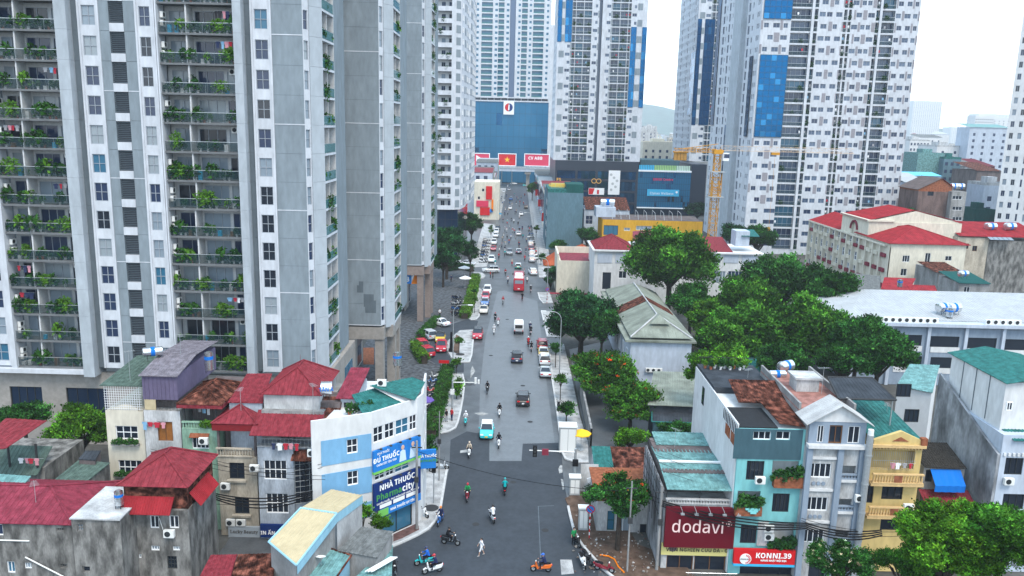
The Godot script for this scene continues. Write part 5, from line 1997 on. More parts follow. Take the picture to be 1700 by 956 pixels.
	for y in [yat(208, 737, d), yat(208, 790, d)]:
		b = B.new()
		b.bx(-1.3, 1.3, y, y + 0.12, 0.01, 0.45)
		part(b, "planter_shelf", M.plaster, t)
		for q in 5:
			inst(leafy("bush2", 0.36, 70, 42, 0.13), "planting", leaf_mat("leaf_a", 0, 0, 0), t, at(-1.0 + q * 0.5, y + 0.05, 0.28, q, 0.8 + 0.3 * (q % 2)))
	d = 71.5
	x0 = xat(241, 720, d)
	x1 = xat(301, 720, d)
	h = yat(270, 682, d)
	t = house("tall house clad in purple sheet metal above a peeling white wall with orange shutters", d, x0, x1, h, 9.0, M.aged_white, [[262, 700, 287, 732, 2, 1, M.timber, M.shutter_orange]])
	ax = t.position.x
	var yp0 := yat(265, 664, d)
	var yp1 := yat(262, 624, d)
	b = B.new()
	b.bx(x0 - ax, x1 - ax - 0.2, yp0, yp1, -10, -0.1)
	part(b, "sheet_cladding", M.purple_wall, t)
	b = B.new()
	for q in 9:
		b.bx(x0 - ax + 0.2 + q * 0.38, x0 - ax + 0.24 + q * 0.38, yp0, yp1, -0.1, -0.05)
	part(b, "cladding_seams", M.purple_wall, t)
	shed(t, x0 - ax - 0.2, x1 - ax, yp1 + 0.02, 0.15, yp1 + 0.8, -4.5, M.purple_roof, "roof_sheet", 0.25)
	shed(t, x0 - ax - 0.2, x1 - ax, yp1 + 0.82, -4.5, yp1 + 0.6, -10.3, M.purple_roof, "roof_sheet", 0.25)
	b = B.new()
	b.bx(x0 - ax, x1 - ax - 0.3, h + 0.02, yp0 - 0.02, -8, -1.0)
	part(b, "dark_room", M.brown_grey, t)
	b = B.new()
	for q in 16:
		b.bx(x0 - ax + 1.2 + q * 0.13, x0 - ax + 1.22 + q * 0.13, h, yp0, -0.1, -0.06)
	part(b, "grille", M.dark_metal, t)
	b = B.new()
	b.bx(x0 - ax + 0.1, x0 - ax + 1.15, h + 0.05, yp0, -0.15, -0.1)
	part(b, "bamboo_screen", M.cream_roof, t)
	tank(V(xat(262, 590, 76.0), yp1 + 0.5, -75.0), 0.45, 1.6, false, 0.5, "shiny horizontal steel tank at the purple roof", "")
	tank(V(xat(347, 600, 76.0), yat(347, 615, 76.0) - 0.2, -76.0), 0.42, 1.7, true, 0.0, "tall upright steel tank behind the rusty roof")
	d = 71.0
	x0 = xat(303, 730, d)
	x1 = xat(362, 730, d)
	h = yat(332, 713, d)
	t = house("mint green house with balustraded terrace under a rusty red roof", d, x0, x1, h, 9.0, M.mint_wall, [[319, 726, 347, 745, 4, 1, fw, dk]])
	ax = t.position.x
	balustrade(t, x0 - ax, x1 - ax, h, -0.1, 0.75, M.mint_wall)
	shed(t, xat(316, 722, d) - ax, xat(348, 722, d) - ax, yat(332, 724, d), 0.4, yat(332, 719, d), 0.0, M.terracotta, "window_hood", 0.15)
	b = B.new()
	b.bx(x0 - ax + 0.1, x1 - ax - 0.1, h, h + 2.3, -9, -2.5)
	part(b, "terrace_room", M.brown_grey, t)
	b = B.new()
	for s in [x0 - ax + 0.1, x1 - ax - 0.25]:
		b.bx(s, s + 0.14, h, h + 2.4, -0.4, -0.25)
	part(b, "terrace_post", M.dark_metal, t)
	b = B.new()
	for q in 14:
		b.bx(x0 - ax + q * 0.22, x0 - ax + 0.02 + q * 0.22, h + 1.0, h + 2.3, -0.33, -0.31)
	part(b, "terrace_mesh", M.dark_metal, t)
	hip_roof(t, x0 - ax, x1 - ax + 0.3, -6, -0.1, h + 2.5, 1.0, M.rust_roof, 0.3)
	b = B.new()
	b.bx(x0 - ax - 0.3, x1 - ax + 0.6, h + 2.1, h + 2.46, 0.1, 0.16)
	b.bx(x1 - ax + 0.54, x1 - ax + 0.6, h + 2.1, h + 2.46, -6.2, 0.1)
	part(b, "fascia", M.red_roof, t)
	laundry(V(xat(322, 672, d), h + 2.0, -d - 0.7), 1.5, 0, "under the rusty roof of the mint house")
	for q in 3:
		inst(leafy("bush0", 0.36, 70, 40, 0.13), "planting", leaf_mat("leaf_b", 0, 0, 0), t, at(0.4 + q * 0.4, h + 0.3, 0.1, q, 1.1))
	d = 70.0
	x0 = xat(363, 790, d)
	x1 = xat(427, 790, d)
	h = yat(392, 758, d)
	t = house("cream shop house with little pagoda-like red roof and stone balustrade", d, x0, x1, h, 9.0, M.cream_wall, [[381, 768, 406, 795, 2, 1, M.frame_dark, dk], [390, 826, 414, 853, 2, 1, M.frame_dark, dk], [383, 893, 440, 915, 4, 1, M.frame_dark, dk]])
	ax = t.position.x
	balustrade(t, x0 - ax - 0.1, xat(419, 750, d) - ax, h, 0.0, 0.85, M.cream_wall)
	b = B.new()
	b.bx(x0 - ax, x1 - ax, h, h + 2.6, -9, -2.2)
	b.bx(x0 - ax, x0 - ax + 0.2, h, h + 2.6, -0.3, -0.1)
	b.bx(x1 - ax - 0.2, x1 - ax, h, h + 2.6, -0.3, -0.1)
	part(b, "open_room", M.brown_grey, t)
	var yf := yat(392, 712, d)
	b = B.new()
	b.bx(x0 - ax - 0.3, x1 - ax + 0.3, yf - 0.1, yf + 0.6, -5, 0.25)
	part(b, "fascia", mat("deep_red", 0.2, 0.02, 0.025, 0.6, "clean"), t)
	hip_roof(t, x0 - ax, x1 - ax, -4.6, 0.0, yf + 0.61, 1.2, M.red_roof, 0.35)
	b = B.new()
	for r in [[381, 796, 406, 799], [390, 854, 414, 857]]:
		var rr := prect(r[0], r[1], r[2], r[3], d, ax)
		b.bx(rr.position.x - 0.2, rr.end.x + 0.2, rr.position.y, rr.end.y, 0.002, 0.25)
	part(b, "window_sills", M.cream_wall, t)
	for p in [[376, 810], [385, 870], [402, 870]]:
		ac_unit(t, at(xat(p[0], p[1], d) - ax, yat(p[0], p[1], d), 0.22))
	pbox(t, "shop_sign", mat("grey_sign", 0.3, 0.34, 0.38, 0.6), 381, 872, 433, 890, d, 0.05, 0.3)
	lettering("Lucky Beauty", 0.3, M.letter_dark, t, at(xat(407, 880, d) - ax, yat(407, 880, d), 0.33), true)
	d = 69.5
	x0 = xat(429, 790, d)
	x1 = xat(488, 790, d)
	h = yat(460, 742, d)
	t = house("pale blue shop house with tall white windows and a big red hipped roof", d, x0, x1, h, 10.0, M.lightblue_wall, [[438, 764, 476, 796, 4, 2, fw, dk], [442, 819, 479, 852, 4, 2, fw, dk], [446, 896, 480, 915, 3, 1, M.frame_dark, dk]])
	ax = t.position.x
	var x2 := xat(533, 790, d) - ax
	b = B.new()
	b.prism(PackedVector2Array([Vector2(x1 - ax, -0.25), Vector2(x2 - 0.7, -1.0), Vector2(x2, -2.6), Vector2(x2, -10), Vector2(x1 - ax, -10)]), 0, h)
	part(b, "rounded_bay", M.lightblue_wall, t)
	var gp := [Vector2(x1 - ax + 0.1, 0.1), Vector2(x1 - ax + 1.0, -0.2), Vector2(x2 - 0.5, -0.8), Vector2(x2 + 0.15, -2.4)]
	var ga := yat(510, 836, d)
	var gb := yat(510, 762, d)
	b = B.new()
	for s in gp.size() - 1:
		var p: Vector2 = gp[s]
		var q2: Vector2 = gp[s + 1]
		var n := maxi(2, int(p.distance_to(q2) / 0.35))
		for q in n + 1:
			var m := p.lerp(q2, float(q) / n)
			b.bx(m.x - 0.02, m.x + 0.02, ga, gb, m.y - 0.02, m.y + 0.02)
		for q in 9:
			var y := lerpf(ga, gb, q / 8.0)
			b.cyl(V(p.x, y, p.y), V(q2.x, y, q2.y), 0.025, 0.025, 4)
	part(b, "window_cage", M.galvanised, t)
	b = B.new()
	b.prism(PackedVector2Array([Vector2(x1 - ax + 0.1, -0.12), Vector2(x1 - ax + 1.0, -0.36), Vector2(x2 - 0.55, -0.95), Vector2(x2 + 0.05, -2.4), Vector2(x2 - 0.2, -2.6), Vector2(x1 - ax + 0.1, -0.6)]), ga, gb)
	part(b, "bay_glazing", M.pane_dark, t)
	shed(t, x1 - ax - 0.1, x2 + 0.1, gb + 0.05, 0.6, gb + 0.75, -0.4, M.rust_roof, "bay_hood", 0.2)
	b = B.new()
	b.bx(x0 - ax, x2, h, yat(475, 694, d) + 0.1, -10, -1.6)
	part(b, "balcony_room", M.plaster, t)
	window(t, at(xat(470, 725, d) - ax, h + 0.1, -1.55), 1.2, 1.8, 2, 1, M.frame_dark, dk)
	window(t, at(xat(490, 725, d) - ax, h + 0.7, -1.55), 1.5, 1.1, 3, 2, M.frame_dark, dk)
	b = B.new()
	b.bx(x0 - ax, x2 - 0.8, h, h + 0.12, -0.6, 0.1)
	for q in 14:
		b.bx(x0 - ax + q * 0.36, x0 - ax + 0.03 + q * 0.36, h + 0.1, h + 0.8, 0.02, 0.05)
	b.bx(x0 - ax, x2 - 0.8, h + 0.8, h + 0.85, 0.0, 0.06)
	part(b, "balcony_rail", M.galvanised, t)
	var ya := yat(475, 718, d)
	shed(t, x0 - ax - 0.4, x2 + 0.05, ya, 0.9, ya + 1.4, -2.0, M.red_roof, "awning_roof")
	b = B.new()
	b.bx(x0 - ax + 0.1, x2 - 0.5, ya + 1.0, yat(475, 664, d) - 0.02, -9, -2.1)
	part(b, "attic_wall", M.aged_white, t)
	hip_roof(t, x0 - ax + 0.1, x2 - 0.5, -9, -2.1, yat(475, 664, d) - 0.15, 1.9, M.red_roof, 0.3)
	b = B.new()
	b.cyl(V((x0 - ax + x2) / 2 - 0.2, yat(475, 664, d) + 1.6, -5.5), V((x0 - ax + x2) / 2 - 0.2, yat(475, 664, d) + 2.7, -5.5), 0.03, 0.01, 5)
	part(b, "finial", M.red_roof, t)
	pbox(t, "shop_sign", M.sign_navy, 434, 869, 500, 890, d, 0.05, 0.3)
	lettering("IN ẤN - IN NHANH", 0.36, M.letter_white, t, at(xat(472, 882, d) - ax, yat(463, 882, d), 0.33), false, true)
	roof_block("flat red sheet roof behind the pagoda roof house", [[378, 668, 12.6], [436, 669, 12.6], [452, 620, 13.6], [410, 620, 13.6]], M.red_roof, M.lightblue_wall)
	d = 72.0
	t = house("little terrace hut with patched grey sheet roof beside the steel tank", d, xat(533, 680, d), xat(565, 680, d), yat(550, 668, d), 3.0, M.brown_grey, [])
	ax = t.position.x
	shed(t, xat(528, 690, d) - ax, xat(566, 690, d) - ax, yat(550, 693, d), 1.2, yat(550, 664, d), -1.0, M.rust_roof)
	t = house("white stair hut with dark door under the pink sheet roof", 72.5, xat(566, 680, 72.5), xat(590, 680, 72.5), yat(577, 660, 72.5), 6.0, M.lightblue_wall, [[571, 668, 583, 699, 1, 1, M.frame_dark, M.pane_dark]])
	shed(t, xat(558, 660, 72.5) - t.position.x, xat(592, 660, 72.5) - t.position.x, yat(577, 660, 72.5), 0.3, yat(577, 660, 72.5) + 0.8, -7.0, M.pink_roof)
	tank(V(xat(542, 645, 70.5), yat(542, 661, 70.5), -70.5), 0.62, 0.9, false, 0.2, "big shiny steel tank with blue lettering above the pharmacy", "TÂN Á")
	build_pharmacy()
	var s1 := roof_block("cream sheet-roofed shed with sky-blue edges", [[446, 899, 6.6], [492, 938, 6.6], [559, 852, 7.6], [499, 843, 7.6]], M.cream_roof, M.plaster, M.sky_trim)
	var e := [G(499, 843, 7.55), G(559, 852, 7.55), G(601, 822, 6.9), G(550, 812, 6.9)]
	b = B.new()
	b.sheet(e[0] - s1.position, e[1] - s1.position, e[2] - s1.position, e[3] - s1.position)
	part(b, "roof_sheet", M.cream_roof, s1)
	b = B.new()
	for q in [[1, 2], [2, 3]]:
		var p: Vector3 = e[q[0]] - s1.position
		var r: Vector3 = e[q[1]] - s1.position
		b.quad(V(p.x, 0, p.z), V(r.x, 0, r.z), r - V(0, 0.1, 0), p - V(0, 0.1, 0))
	part(b, "walls", M.aged_white, s1)
	var m0: Vector3 = G(492, 938, 6.6) - s1.position
	var m1: Vector3 = G(559, 852, 7.6) - s1.position
	var m2: Vector3 = e[2] - s1.position
	b = B.new()
	b.quad(m0 + V(0.06, -0.75, 0), m1 + V(0.06, -0.75, 0), m1 + V(0.06, 0, 0), m0 + V(0.06, 0, 0))
	b.quad(m1 + V(0.06, -0.75, 0), m2 + V(0.06, -0.75, 0), m2 + V(0.06, 0, 0), m1 + V(0.06, 0, 0))
	part(b, "sky_blue_gable_board", M.sky_trim, s1)
	roof_block("flat pale teal roof with rusty edges and a dish below the cream shed", [[490, 958, 4.6], [556, 962, 4.6], [583, 922, 4.9], [530, 904, 4.9]], M.pale_teal_roof, M.sky_trim, M.rust_roof)
	roof_block("grey corrugated sheet roof on a low hut by the creeper", [[560, 914, 5.0], [627, 926, 5.0], [653, 882, 5.5], [600, 874, 5.5]], M.grey_roof, M.plaster)
	var hut := roof_block("narrow white parapet building with stacked pipes at the corner", [[582, 965, 4.0], [650, 975, 4.0], [652, 905, 4.0], [625, 925, 4.0]], M.pale_teal_roof, M.aged_white)
	b = B.new()
	for q in 6:
		b.cyl(V(-0.8 + q * 0.12, 4.3 + 0.06 * (q % 2), 1.2), V(0.9 + q * 0.1, 4.5, -0.7), 0.06, 0.06, 6)
	part(b, "stacked_pipes", M.ac_white, hut)
	var dish := thing("satellite_dish", "small grey satellite dish on the pale teal roof", "dish", G(533, 938, 4.85))
	b = B.new()
	b.cyl(V(0, 0, 0), V(0, 0.6, 0), 0.025, 0.025, 5)
	part(b, "mast", M.galvanised, dish)
	b = B.new()
	for q in 14:
		var a0 := TAU * q / 14
		var a1 := TAU * (q + 1) / 14
		b.tri(V(0, 0.62, 0), V(cos(a0) * 0.4, 0.74 + 0.1 * sin(a0), sin(a0) * 0.38), V(cos(a1) * 0.4, 0.74 + 0.1 * sin(a1), sin(a1) * 0.38))
	part(b, "dish", M.ac_white, dish)
	roof_block("small dull red sheet roof at the bottom alley", [[322, 975, 4.3], [378, 975, 4.3], [394, 920, 4.6], [350, 921, 4.6]], M.red_roof, M.concrete)
	roof_block("brown corroded sheet roof next to the small red one", [[379, 975, 4.3], [452, 975, 4.3], [458, 918, 4.6], [395, 920, 4.6]], M.rust_roof, M.concrete)

func clutter() -> void:
	for s in [[215, 612, 73.0, "aerial on the green terrace roof"], [300, 585, 76.0, "aerial on the purple sheet roof"], [400, 675, 71.0, "aerial by the pagoda roof"], [520, 668, 71.0, "aerial beside the big steel tank"], [1240, 640, 78.0, "aerial on the slate house deck"], [1365, 640, 72.0, "aerial on the red roof slab"], [60, 835, 60.0, "aerial on the broad dull red roof"], [1120, 740, 74.0, "aerial on the teal shop roof"], [1470, 700, 72.0, "aerial behind the ochre pediment"]]:
		var p := D(s[0], s[1], s[2])
		var o := thing("roof_aerial", "thin metal " + s[3], "aerial", p - V(0, 1.2, 0), rng.randf() * 3.0)
		var b := B.new()
		b.cyl(Vector3.ZERO, V(0, 3.0, 0), 0.025, 0.02, 5)
		b.cyl(V(-0.6, 2.9, 0), V(0.6, 2.9, 0), 0.015, 0.015, 4)
		for q in 6:
			b.cyl(V(-0.5 + q * 0.2, 2.9, -0.35 + q * 0.03), V(-0.5 + q * 0.2, 2.9, 0.35 - q * 0.03), 0.01, 0.01, 4)
		part(b, "mast", M.galvanised, o)
	for s in [[235, 700, 71.3, 2.2, "across the peeling white wall"], [450, 735, 69.0, 2.6, "on the pale blue house's balcony"], [1345, 690, 70.0, 2.4, "on the red roof slab"], [1478, 768, 66.2, 2.2, "inside the barred loggia"], [30, 760, 70.2, 2.4, "under the sagging red roof"]]:
		laundry(D(s[0], s[1], s[2]), s[3], 0.0, s[4])
	for s in [[340, 735, 70.7], [424, 780, 69.4], [520, 755, 67.5], [1260, 800, 65.2], [1425, 830, 64.7], [1505, 845, 66.0]]:
		var u := thing("wall_cooler", "white cooling unit bracketed to a house wall near the cables", "air conditioner", D(s[0], s[1], s[2]) + V(0, 0, 0.25), 0.0, "wall cooling units")
		ac_unit(u, Transform3D.IDENTITY, "case")
	for s in [[[250, 745, 71.0], [540, 790, 66.0]], [[200, 800, 70.0], [430, 830, 69.0]], [[1100, 835, 65.0], [1215, 850, 64.6]], [[1330, 860, 64.2], [1530, 880, 65.0]], [[1010, 765, 80.0], [1100, 830, 66.0]], [[360, 765, 69.6], [535, 770, 66.5]]]:
		for q in 2:
			var a := D(s[0][0], s[0][1] + q * 4, s[0][2])
			var c := D(s[1][0], s[1][1] + q * 6, s[1][2])
			var b := B.new()
			var pts := []
			for k in 13:
				var w := k / 12.0
				pts.append(a.lerp(c, w) - V(0, (1.2 + q * 0.3) * w * (1 - w) * 2, 0))
			b.path(pts, 0.022, 0.022, 4)
			tag(part(b, "overhead_cable", M.black, self), "thin black service cable slung between house fronts", "cable", "service cables")

func build_pharmacy() -> void:
	var h := 12.9
	var P := [Vector2(-17.3, -66.4), Vector2(-12.5, -68.9), Vector2(-8.9, -73.0), Vector2(-8.5, -74.4), Vector2(-8.9, -81.0), Vector2(-15.8, -81.0)]
	var t := thing("pharmacy_building", "white and sky-blue corner pharmacy with navy signboards and teal roof", "building", V(-12.5, 0, -72.0))
	var o := Vector2(-12.5, -72.0)
	for q in P.size():
		P[q] -= o
	var inner := PackedVector2Array()
	for p in P:
		inner.append(p.lerp(Vector2(-0.3, -3), 0.06))
	var b := B.new()
	b.prism(inner, 0, h - 0.9)
	part(b, "core", M.white_wall, t)
	var segs := [[0, 1], [1, 2], [2, 3], [3, 4]]
	for s in segs:
		var p: Vector2 = P[s[0]]
		var r: Vector2 = P[s[1]]
		var l := p.distance_to(r)
		var xf := Transform3D(Basis(Vector3.UP, atan2(p.y - r.y, r.x - p.x)), V(p.x, 0, p.y))
		var holes := []
		if s[0] == 0:
			holes = [Rect2(3.1, 9.35, 1.0, 1.35), Rect2(3.1, 6.3, 1.0, 1.35), Rect2(0.6, 0.3, 3.4, 2.6)]
		elif s[0] == 1:
			holes = [Rect2(0.2, 9.9, 1.15, 1.5), Rect2(1.5, 9.9, 1.15, 1.5), Rect2(2.8, 9.9, 1.6, 1.5), Rect2(4.5, 9.9, 0.9, 1.5), Rect2(0.3, 6.2, 1.2, 0.8), Rect2(1.6, 6.2, 1.0, 0.8), Rect2(2.7, 6.2, 1.8, 0.8), Rect2(1.0, 0.2, 3.8, 2.7)]
		elif s[0] == 3:
			for f in 3:
				for c in 3:
					holes.append(Rect2(0.6 + c * 2.0, 3.6 + f * 3.1, 1.3, 1.8))
		b = B.new()
		b.wall(0, l, 0, h, holes, 0.2)
		b.move(0, xf)
		part(b, "facade", M.white_wall, t)
		for hh in holes:
			window(t, xf * at(hh.get_center().x, hh.position.y, -0.1), hh.size.x, hh.size.y, 2, 1 if hh.size.y > 2 else 2, M.frame_white if hh.size.y < 2 else M.frame_dark, M.pane_dark if hh.size.x < 1.5 else M.pane_blue, 0.07)
		if s[0] == 0:
			for y in [[8.6, 10.95], [5.3, 7.8], [2.9, 4.4]]:
				b = B.new()
				var hs := [Rect2(3.1, 9.35, 1.0, 1.35), Rect2(3.1, 6.3, 1.0, 1.35)]
				b.wall(0.8, l - 0.05, y[0], y[1], hs.filter(func(q): return q.position.y > y[0] and q.end.y < y[1]), 0.05)
				b.move(0, xf * at(0, 0, 0.054))
				part(b, "blue_panel", M.blue_panel, t)
		if s[0] == 1:
			for g in [[7.3, 9.3, M.sign_blue], [3.45, 6.1, M.sign_navy]]:
				b = B.new()
				b.bx(-0.1, l + 0.1, g[0], g[1], 0.15, 0.4)
				b.move(0, xf)
				part(b, "signboard", g[2], t)
			b = B.new()
			b.bx(-0.1, l + 0.1, 7.05, 7.29, 0.15, 0.42)
			b.move(0, xf)
			part(b, "green_strip", M.sign_green, t)
			lettering("ĐỦ THUỐC", 0.46, M.letter_white, t, xf * at(1.35, 8.35, 0.42), false, true)
			lettering("CHĂM SÓC TẬN TÂM", 0.19, M.letter_white, t, xf * at(1.35, 7.85, 0.42))
			lettering("NHÀ THUỐC", 0.2, M.letter_white, t, xf * at(1.0, 8.95, 0.42))
			lettering("NHÀ THUỐC", 0.56, M.letter_white, t, xf * at(l / 2 - 0.1, 5.55, 0.42), false, true)
			var l1 := lettering("Pharma", 0.62, M.letter_green, t, xf * at(1.62, 4.65, 0.42), false, true)
			l1.set_meta("label", "green first half of the pharmacy name")
			lettering("city", 0.66, M.letter_white, t, xf * at(3.95, 4.65, 0.42), false, true)
			lettering("CHUYÊN THUỐC, THỰC PHẨM CHỨC NĂNG, MỸ PHẨM", 0.16, M.letter_white, t, xf * at(l / 2, 4.05, 0.42))
			for q in 2:
				b = B.new()
				var cx := 3.3 + q * 1.25
				b.ball(V(cx, 8.75, 0.42), V(0.2, 0.24, 0.02), 12, 8)
				b.move(0, xf)
				part(b, "printed_head", mat("print_skin", 0.55, 0.36, 0.28, 0.6), t)
				b = B.new()
				b.ext(PackedVector2Array([Vector2(cx - 0.42, 7.4), Vector2(cx + 0.42, 7.4), Vector2(cx + 0.3, 8.4), Vector2(cx, 8.55), Vector2(cx - 0.3, 8.4)]), 0.405, 0.42)
				b.move(0, xf)
				part(b, "printed_coat", mat("print_coat", 0.5, 0.62, 0.75, 0.6), t)
			for q in 3:
				b = B.new()
				b.bx(0.5 + q * 1.6, 1.9 + q * 1.6, 3.52, 3.9, 0.41, 0.42)
				b.move(0, xf)
				part(b, "price_panel", M.sign_white, t)
			b = B.new()
			b.bx(0.6, l + 0.1, 2.7, 3.4, 0.2, 0.42)
			b.move(0, xf)
			part(b, "lower_sign", M.sign_blue, t)
			lettering("NHÀ THUỐC UY TÍN", 0.24, M.letter_white, t, xf * at(l / 2 + 0.5, 3.05, 0.44), false, true)
			b = B.new()
			b.bx(0.3, 1.5, 2.7, 3.4, 0.43, 0.45)
			b.move(0, xf)
			part(b, "green_sign_end", M.sign_green, t)
			for q in 5:
				for y in [9.35, 6.15]:
					b = B.new()
					b.cyl(V(0.4 + q * 1.15, y, 0.3), V(0.4 + q * 1.15, y + 0.2, 0.75), 0.025, 0.025, 4)
					b.bx(0.3 + q * 1.15, 0.5 + q * 1.15, y + 0.13, y + 0.25, 0.7, 0.9)
					b.move(0, xf)
					part(b, "sign_lamp", M.dark_metal, t)
	b = B.new()
	b.box(V(4.35, 6.4, -2.0), V(1.9, 1.9, 0.25), Basis(Vector3.UP, 0.25))
	var ps := part(b, "projecting_sign", M.sign_blue, t)
	lettering("NHÀ THUỐC", 0.26, M.letter_white, ps, Transform3D(Basis(Vector3.UP, 0.25), V(4.4, 6.75, -1.85)), false, true)
	lettering("Pharmacity", 0.3, M.letter_green, ps, Transform3D(Basis(Vector3.UP, 0.25), V(4.4, 6.3, -1.85)), false, true)
	b = B.new()
	var tp := t.position
	b.sheet(G(604, 690, h - 0.3) - tp, G(672, 671, h - 0.3) - tp, G(626, 643, h + 0.5) - tp, G(584, 655, h + 0.3) - tp, 0.4)
	part(b, "roof_sheet", M.teal_roof, t)
	b = B.new()
	b.sheet(G(689, 664, h + 0.15) - tp, G(706, 634, h + 0.15) - tp, G(684, 626, h + 0.5) - tp, G(614, 640, h + 1.0) - tp, 0.4)
	part(b, "roof_sheet", M.teal_roof, t)
	b = B.new()
	b.quad(G(672, 671, h - 0.35) - tp, G(689, 664, h - 0.1) - tp, G(614, 640, h + 0.9) - tp, G(626, 643, h + 0.45) - tp)
	part(b, "white_gable", M.white_wall, t)
	ac_unit(t, Transform3D(Basis.IDENTITY, G(634, 640, h + 0.9) - tp))
	tank(V(-11.8, h + 0.85, -80.0), 0.45, 1.2, true, 0.0, "upright steel tank on the pharmacy's teal roof")
	for q in 4:
		pot_plant(V(-14.8 + q * 0.55, h - 0.88, -70.5 - q * 0.3), 1.2, q, "on the pharmacy roof terrace", "roof terrace pots")

func houses_right() -> void:
	var b := B.new()
	var fw: Material = M.frame_white
	var dk: Material = M.pane_dark
	var d := 66.0
	var x0 := xat(1101, 870, d)
	var x1 := xat(1217, 870, d)
	var h := yat(1160, 837, d)
	var t := house("leather institute shop with large maroon sign and pale teal sheet roof", d, x0, x1, h, 11.0, M.aged_white, [[1106, 922, 1150, 950, 2, 1, M.timber, dk], [1152, 922, 1204, 950, 2, 1, M.timber, dk]], null, "shop", "shop_house")
	var ax := t.position.x
	pbox(t, "maroon_signboard", M.maroon, 1102, 838, 1217, 904, d, 0.25, 0.6)
	lettering("dodavi", 1.16, M.letter_pink, t, at(xat(1156, 872, d) - ax, yat(1158, 872, d) + 0.15, 0.62), false)
	lettering("®", 0.5, M.letter_pink, t, at(xat(1207, 867, d) - ax, yat(1203, 867, d) + 0.15, 0.62))
	var ys := pbox(t, "yellow_signboard", M.sign_yellow, 1097, 901, 1212, 920, d, 0.05, 0.22)
	lettering("VIỆN NGHIÊN CỨU DA - GIẦY", 0.34, M.letter_dark, ys, at(xat(1163, 911, d) - ax, yat(1163, 911, d), 0.24), false, true)
	b = B.new()
	b.cyl(V(xat(1116, 907, d) - ax, yat(1116, 907, d), 0.2), V(xat(1116, 907, d) - ax, yat(1116, 907, d), 0.25), 0.36, 0.36, 18)
	part(b, "round_emblem", M.brown_grey, ys)
	for q in 5:
		b = B.new()
		var lx := xat(1128 + q * 23, 838, d) - ax
		b.path([V(lx, h, 0.3), V(lx + 0.05, h - 0.15, 1.0), V(lx + 0.08, h - 0.4, 1.1)], 0.03, 0.03, 5)
		b.bx(lx - 0.08, lx + 0.24, h - 0.48, h - 0.36, 0.95, 1.2)
		part(b, "sign_lamp", M.galvanised, t)
	balustrade(t, x0 - ax + 0.1, x1 - ax - 0.1, h, -0.05, 0.5, M.aged_white)
	b = B.new()
	b.bx(x0 - ax + 0.2, x1 - ax - 0.1, h, h + 1.9, -10.5, -2.4)
	part(b, "terrace_room", M.brown_grey, t)
	var yr := yat(1163, 811, d)
	b = B.new()
	for s in [x0 - ax + 0.15, 0.0, x1 - ax - 0.2]:
		b.cyl(V(s, h, -0.15), V(s, yr, -0.15), 0.05, 0.05, 6)
	part(b, "terrace_posts", M.dark_metal, t)
	shed(t, x0 - ax + 0.1, x1 - ax + 0.1, yr, 0.3, yr + 0.55, -4.2, M.pale_teal_roof)
	shed(t, x0 - ax + 0.1, x1 - ax + 0.05, yr + 0.56, -4.25, yr + 0.35, -8.5, M.pale_teal_roof)
	shed(t, x0 - ax + 0.6, x1 - ax - 0.2, yr + 0.5, -8.6, yr + 0.7, -11.5, M.pale_teal_roof)
	b = B.new()
	b.bx(x0 - ax + 0.1, x1 - ax + 0.1, yr + 0.6, yr + 0.75, -4.35, -4.1)
	part(b, "ridge_strip", M.sign_white, t)
	b = B.new()
	for q in 7:
		b.bx(x0 - ax - 0.4, x0 - ax - 0.36, 3, yr + 1.2, -1.0 - q * 1.3, -0.96 - q * 1.3)
	for q in 5:
		b.cyl(V(x0 - ax - 0.38, 5.0 + q * 1.0, -0.5), V(x0 - ax - 0.38, 5.0 + q * 1.0, -9.5), 0.03, 0.03, 4)
	for q in 5:
		b.cyl(V(x0 - ax - 0.4, yr + 1.2, -1.0 - q * 1.8), V(x0 - ax + 2.4, yr + 0.5, -0.5 - q * 1.6), 0.02, 0.02, 4)
	part(b, "side_scaffold", M.dark_metal, t)
	b = B.new()
	b.bx(x0 - ax - 0.25, x0 - ax - 0.05, 0, yr - 0.2, -10, -0.3)
	part(b, "side_wall", M.grey_plaster, t)
	var rl := thing("steel_railing", "low steel railing with scrolls before the shop windows", "railing", V(ax, 0.1, -d + 2.6))
	b = B.new()
	for q in 12:
		b.cyl(V(-1.2 + q * 0.36, 0.1, 0), V(-1.2 + q * 0.36, 1.1, 0), 0.03, 0.03, 5)
	b.cyl(V(-1.4, 1.1, 0), V(3.0, 1.1, 0), 0.04, 0.04, 5)
	b.cyl(V(-1.4, 0.3, 0), V(3.0, 0.3, 0), 0.03, 0.03, 5)
	part(b, "rails", M.steel, rl)
	d = 65.5
	x0 = xat(1218, 830, d)
	x1 = xat(1331, 830, d)
	h = yat(1275, 712, d)
	var nul = null
	t = house("slate-black and turquoise house with shuttered windows and fern-filled balconies", d, x0, x1, h, 17.0, M.turquoise_wall, [[1250, 716, 1280, 730, 3, 1, fw, dk], [1288, 716, 1312, 730, 2, 1, fw, dk], [1239, 765, 1268, 797, 4, 1, M.frame_dark, M.pane_dark], [1282, 765, 1326, 786, 1, 1, fw, nul], [1224, 815, 1262, 836, 1, 1, fw, nul], [1282, 819, 1310, 850, 4, 1, M.frame_dark, M.pane_dark], [1229, 872, 1256, 902, 4, 1, M.frame_dark, M.pane_dark], [1276, 868, 1318, 900, 1, 1, fw, nul], [1228, 932, 1330, 958, 3, 1, M.frame_dark, dk]], M.white_wall)
	ax = t.position.x
	var sr := prect(1218, 712, 1331, 762, d, ax)
	b = B.new()
	b.wall(sr.position.x, sr.end.x, sr.position.y, sr.end.y, [prect(1250, 716, 1280, 730, d, ax), prect(1288, 716, 1312, 730, d, ax)], 0.06)
	b.move(0, at(0, 0, 0.07))
	part(b, "slate_band", M.slate_blue, t)
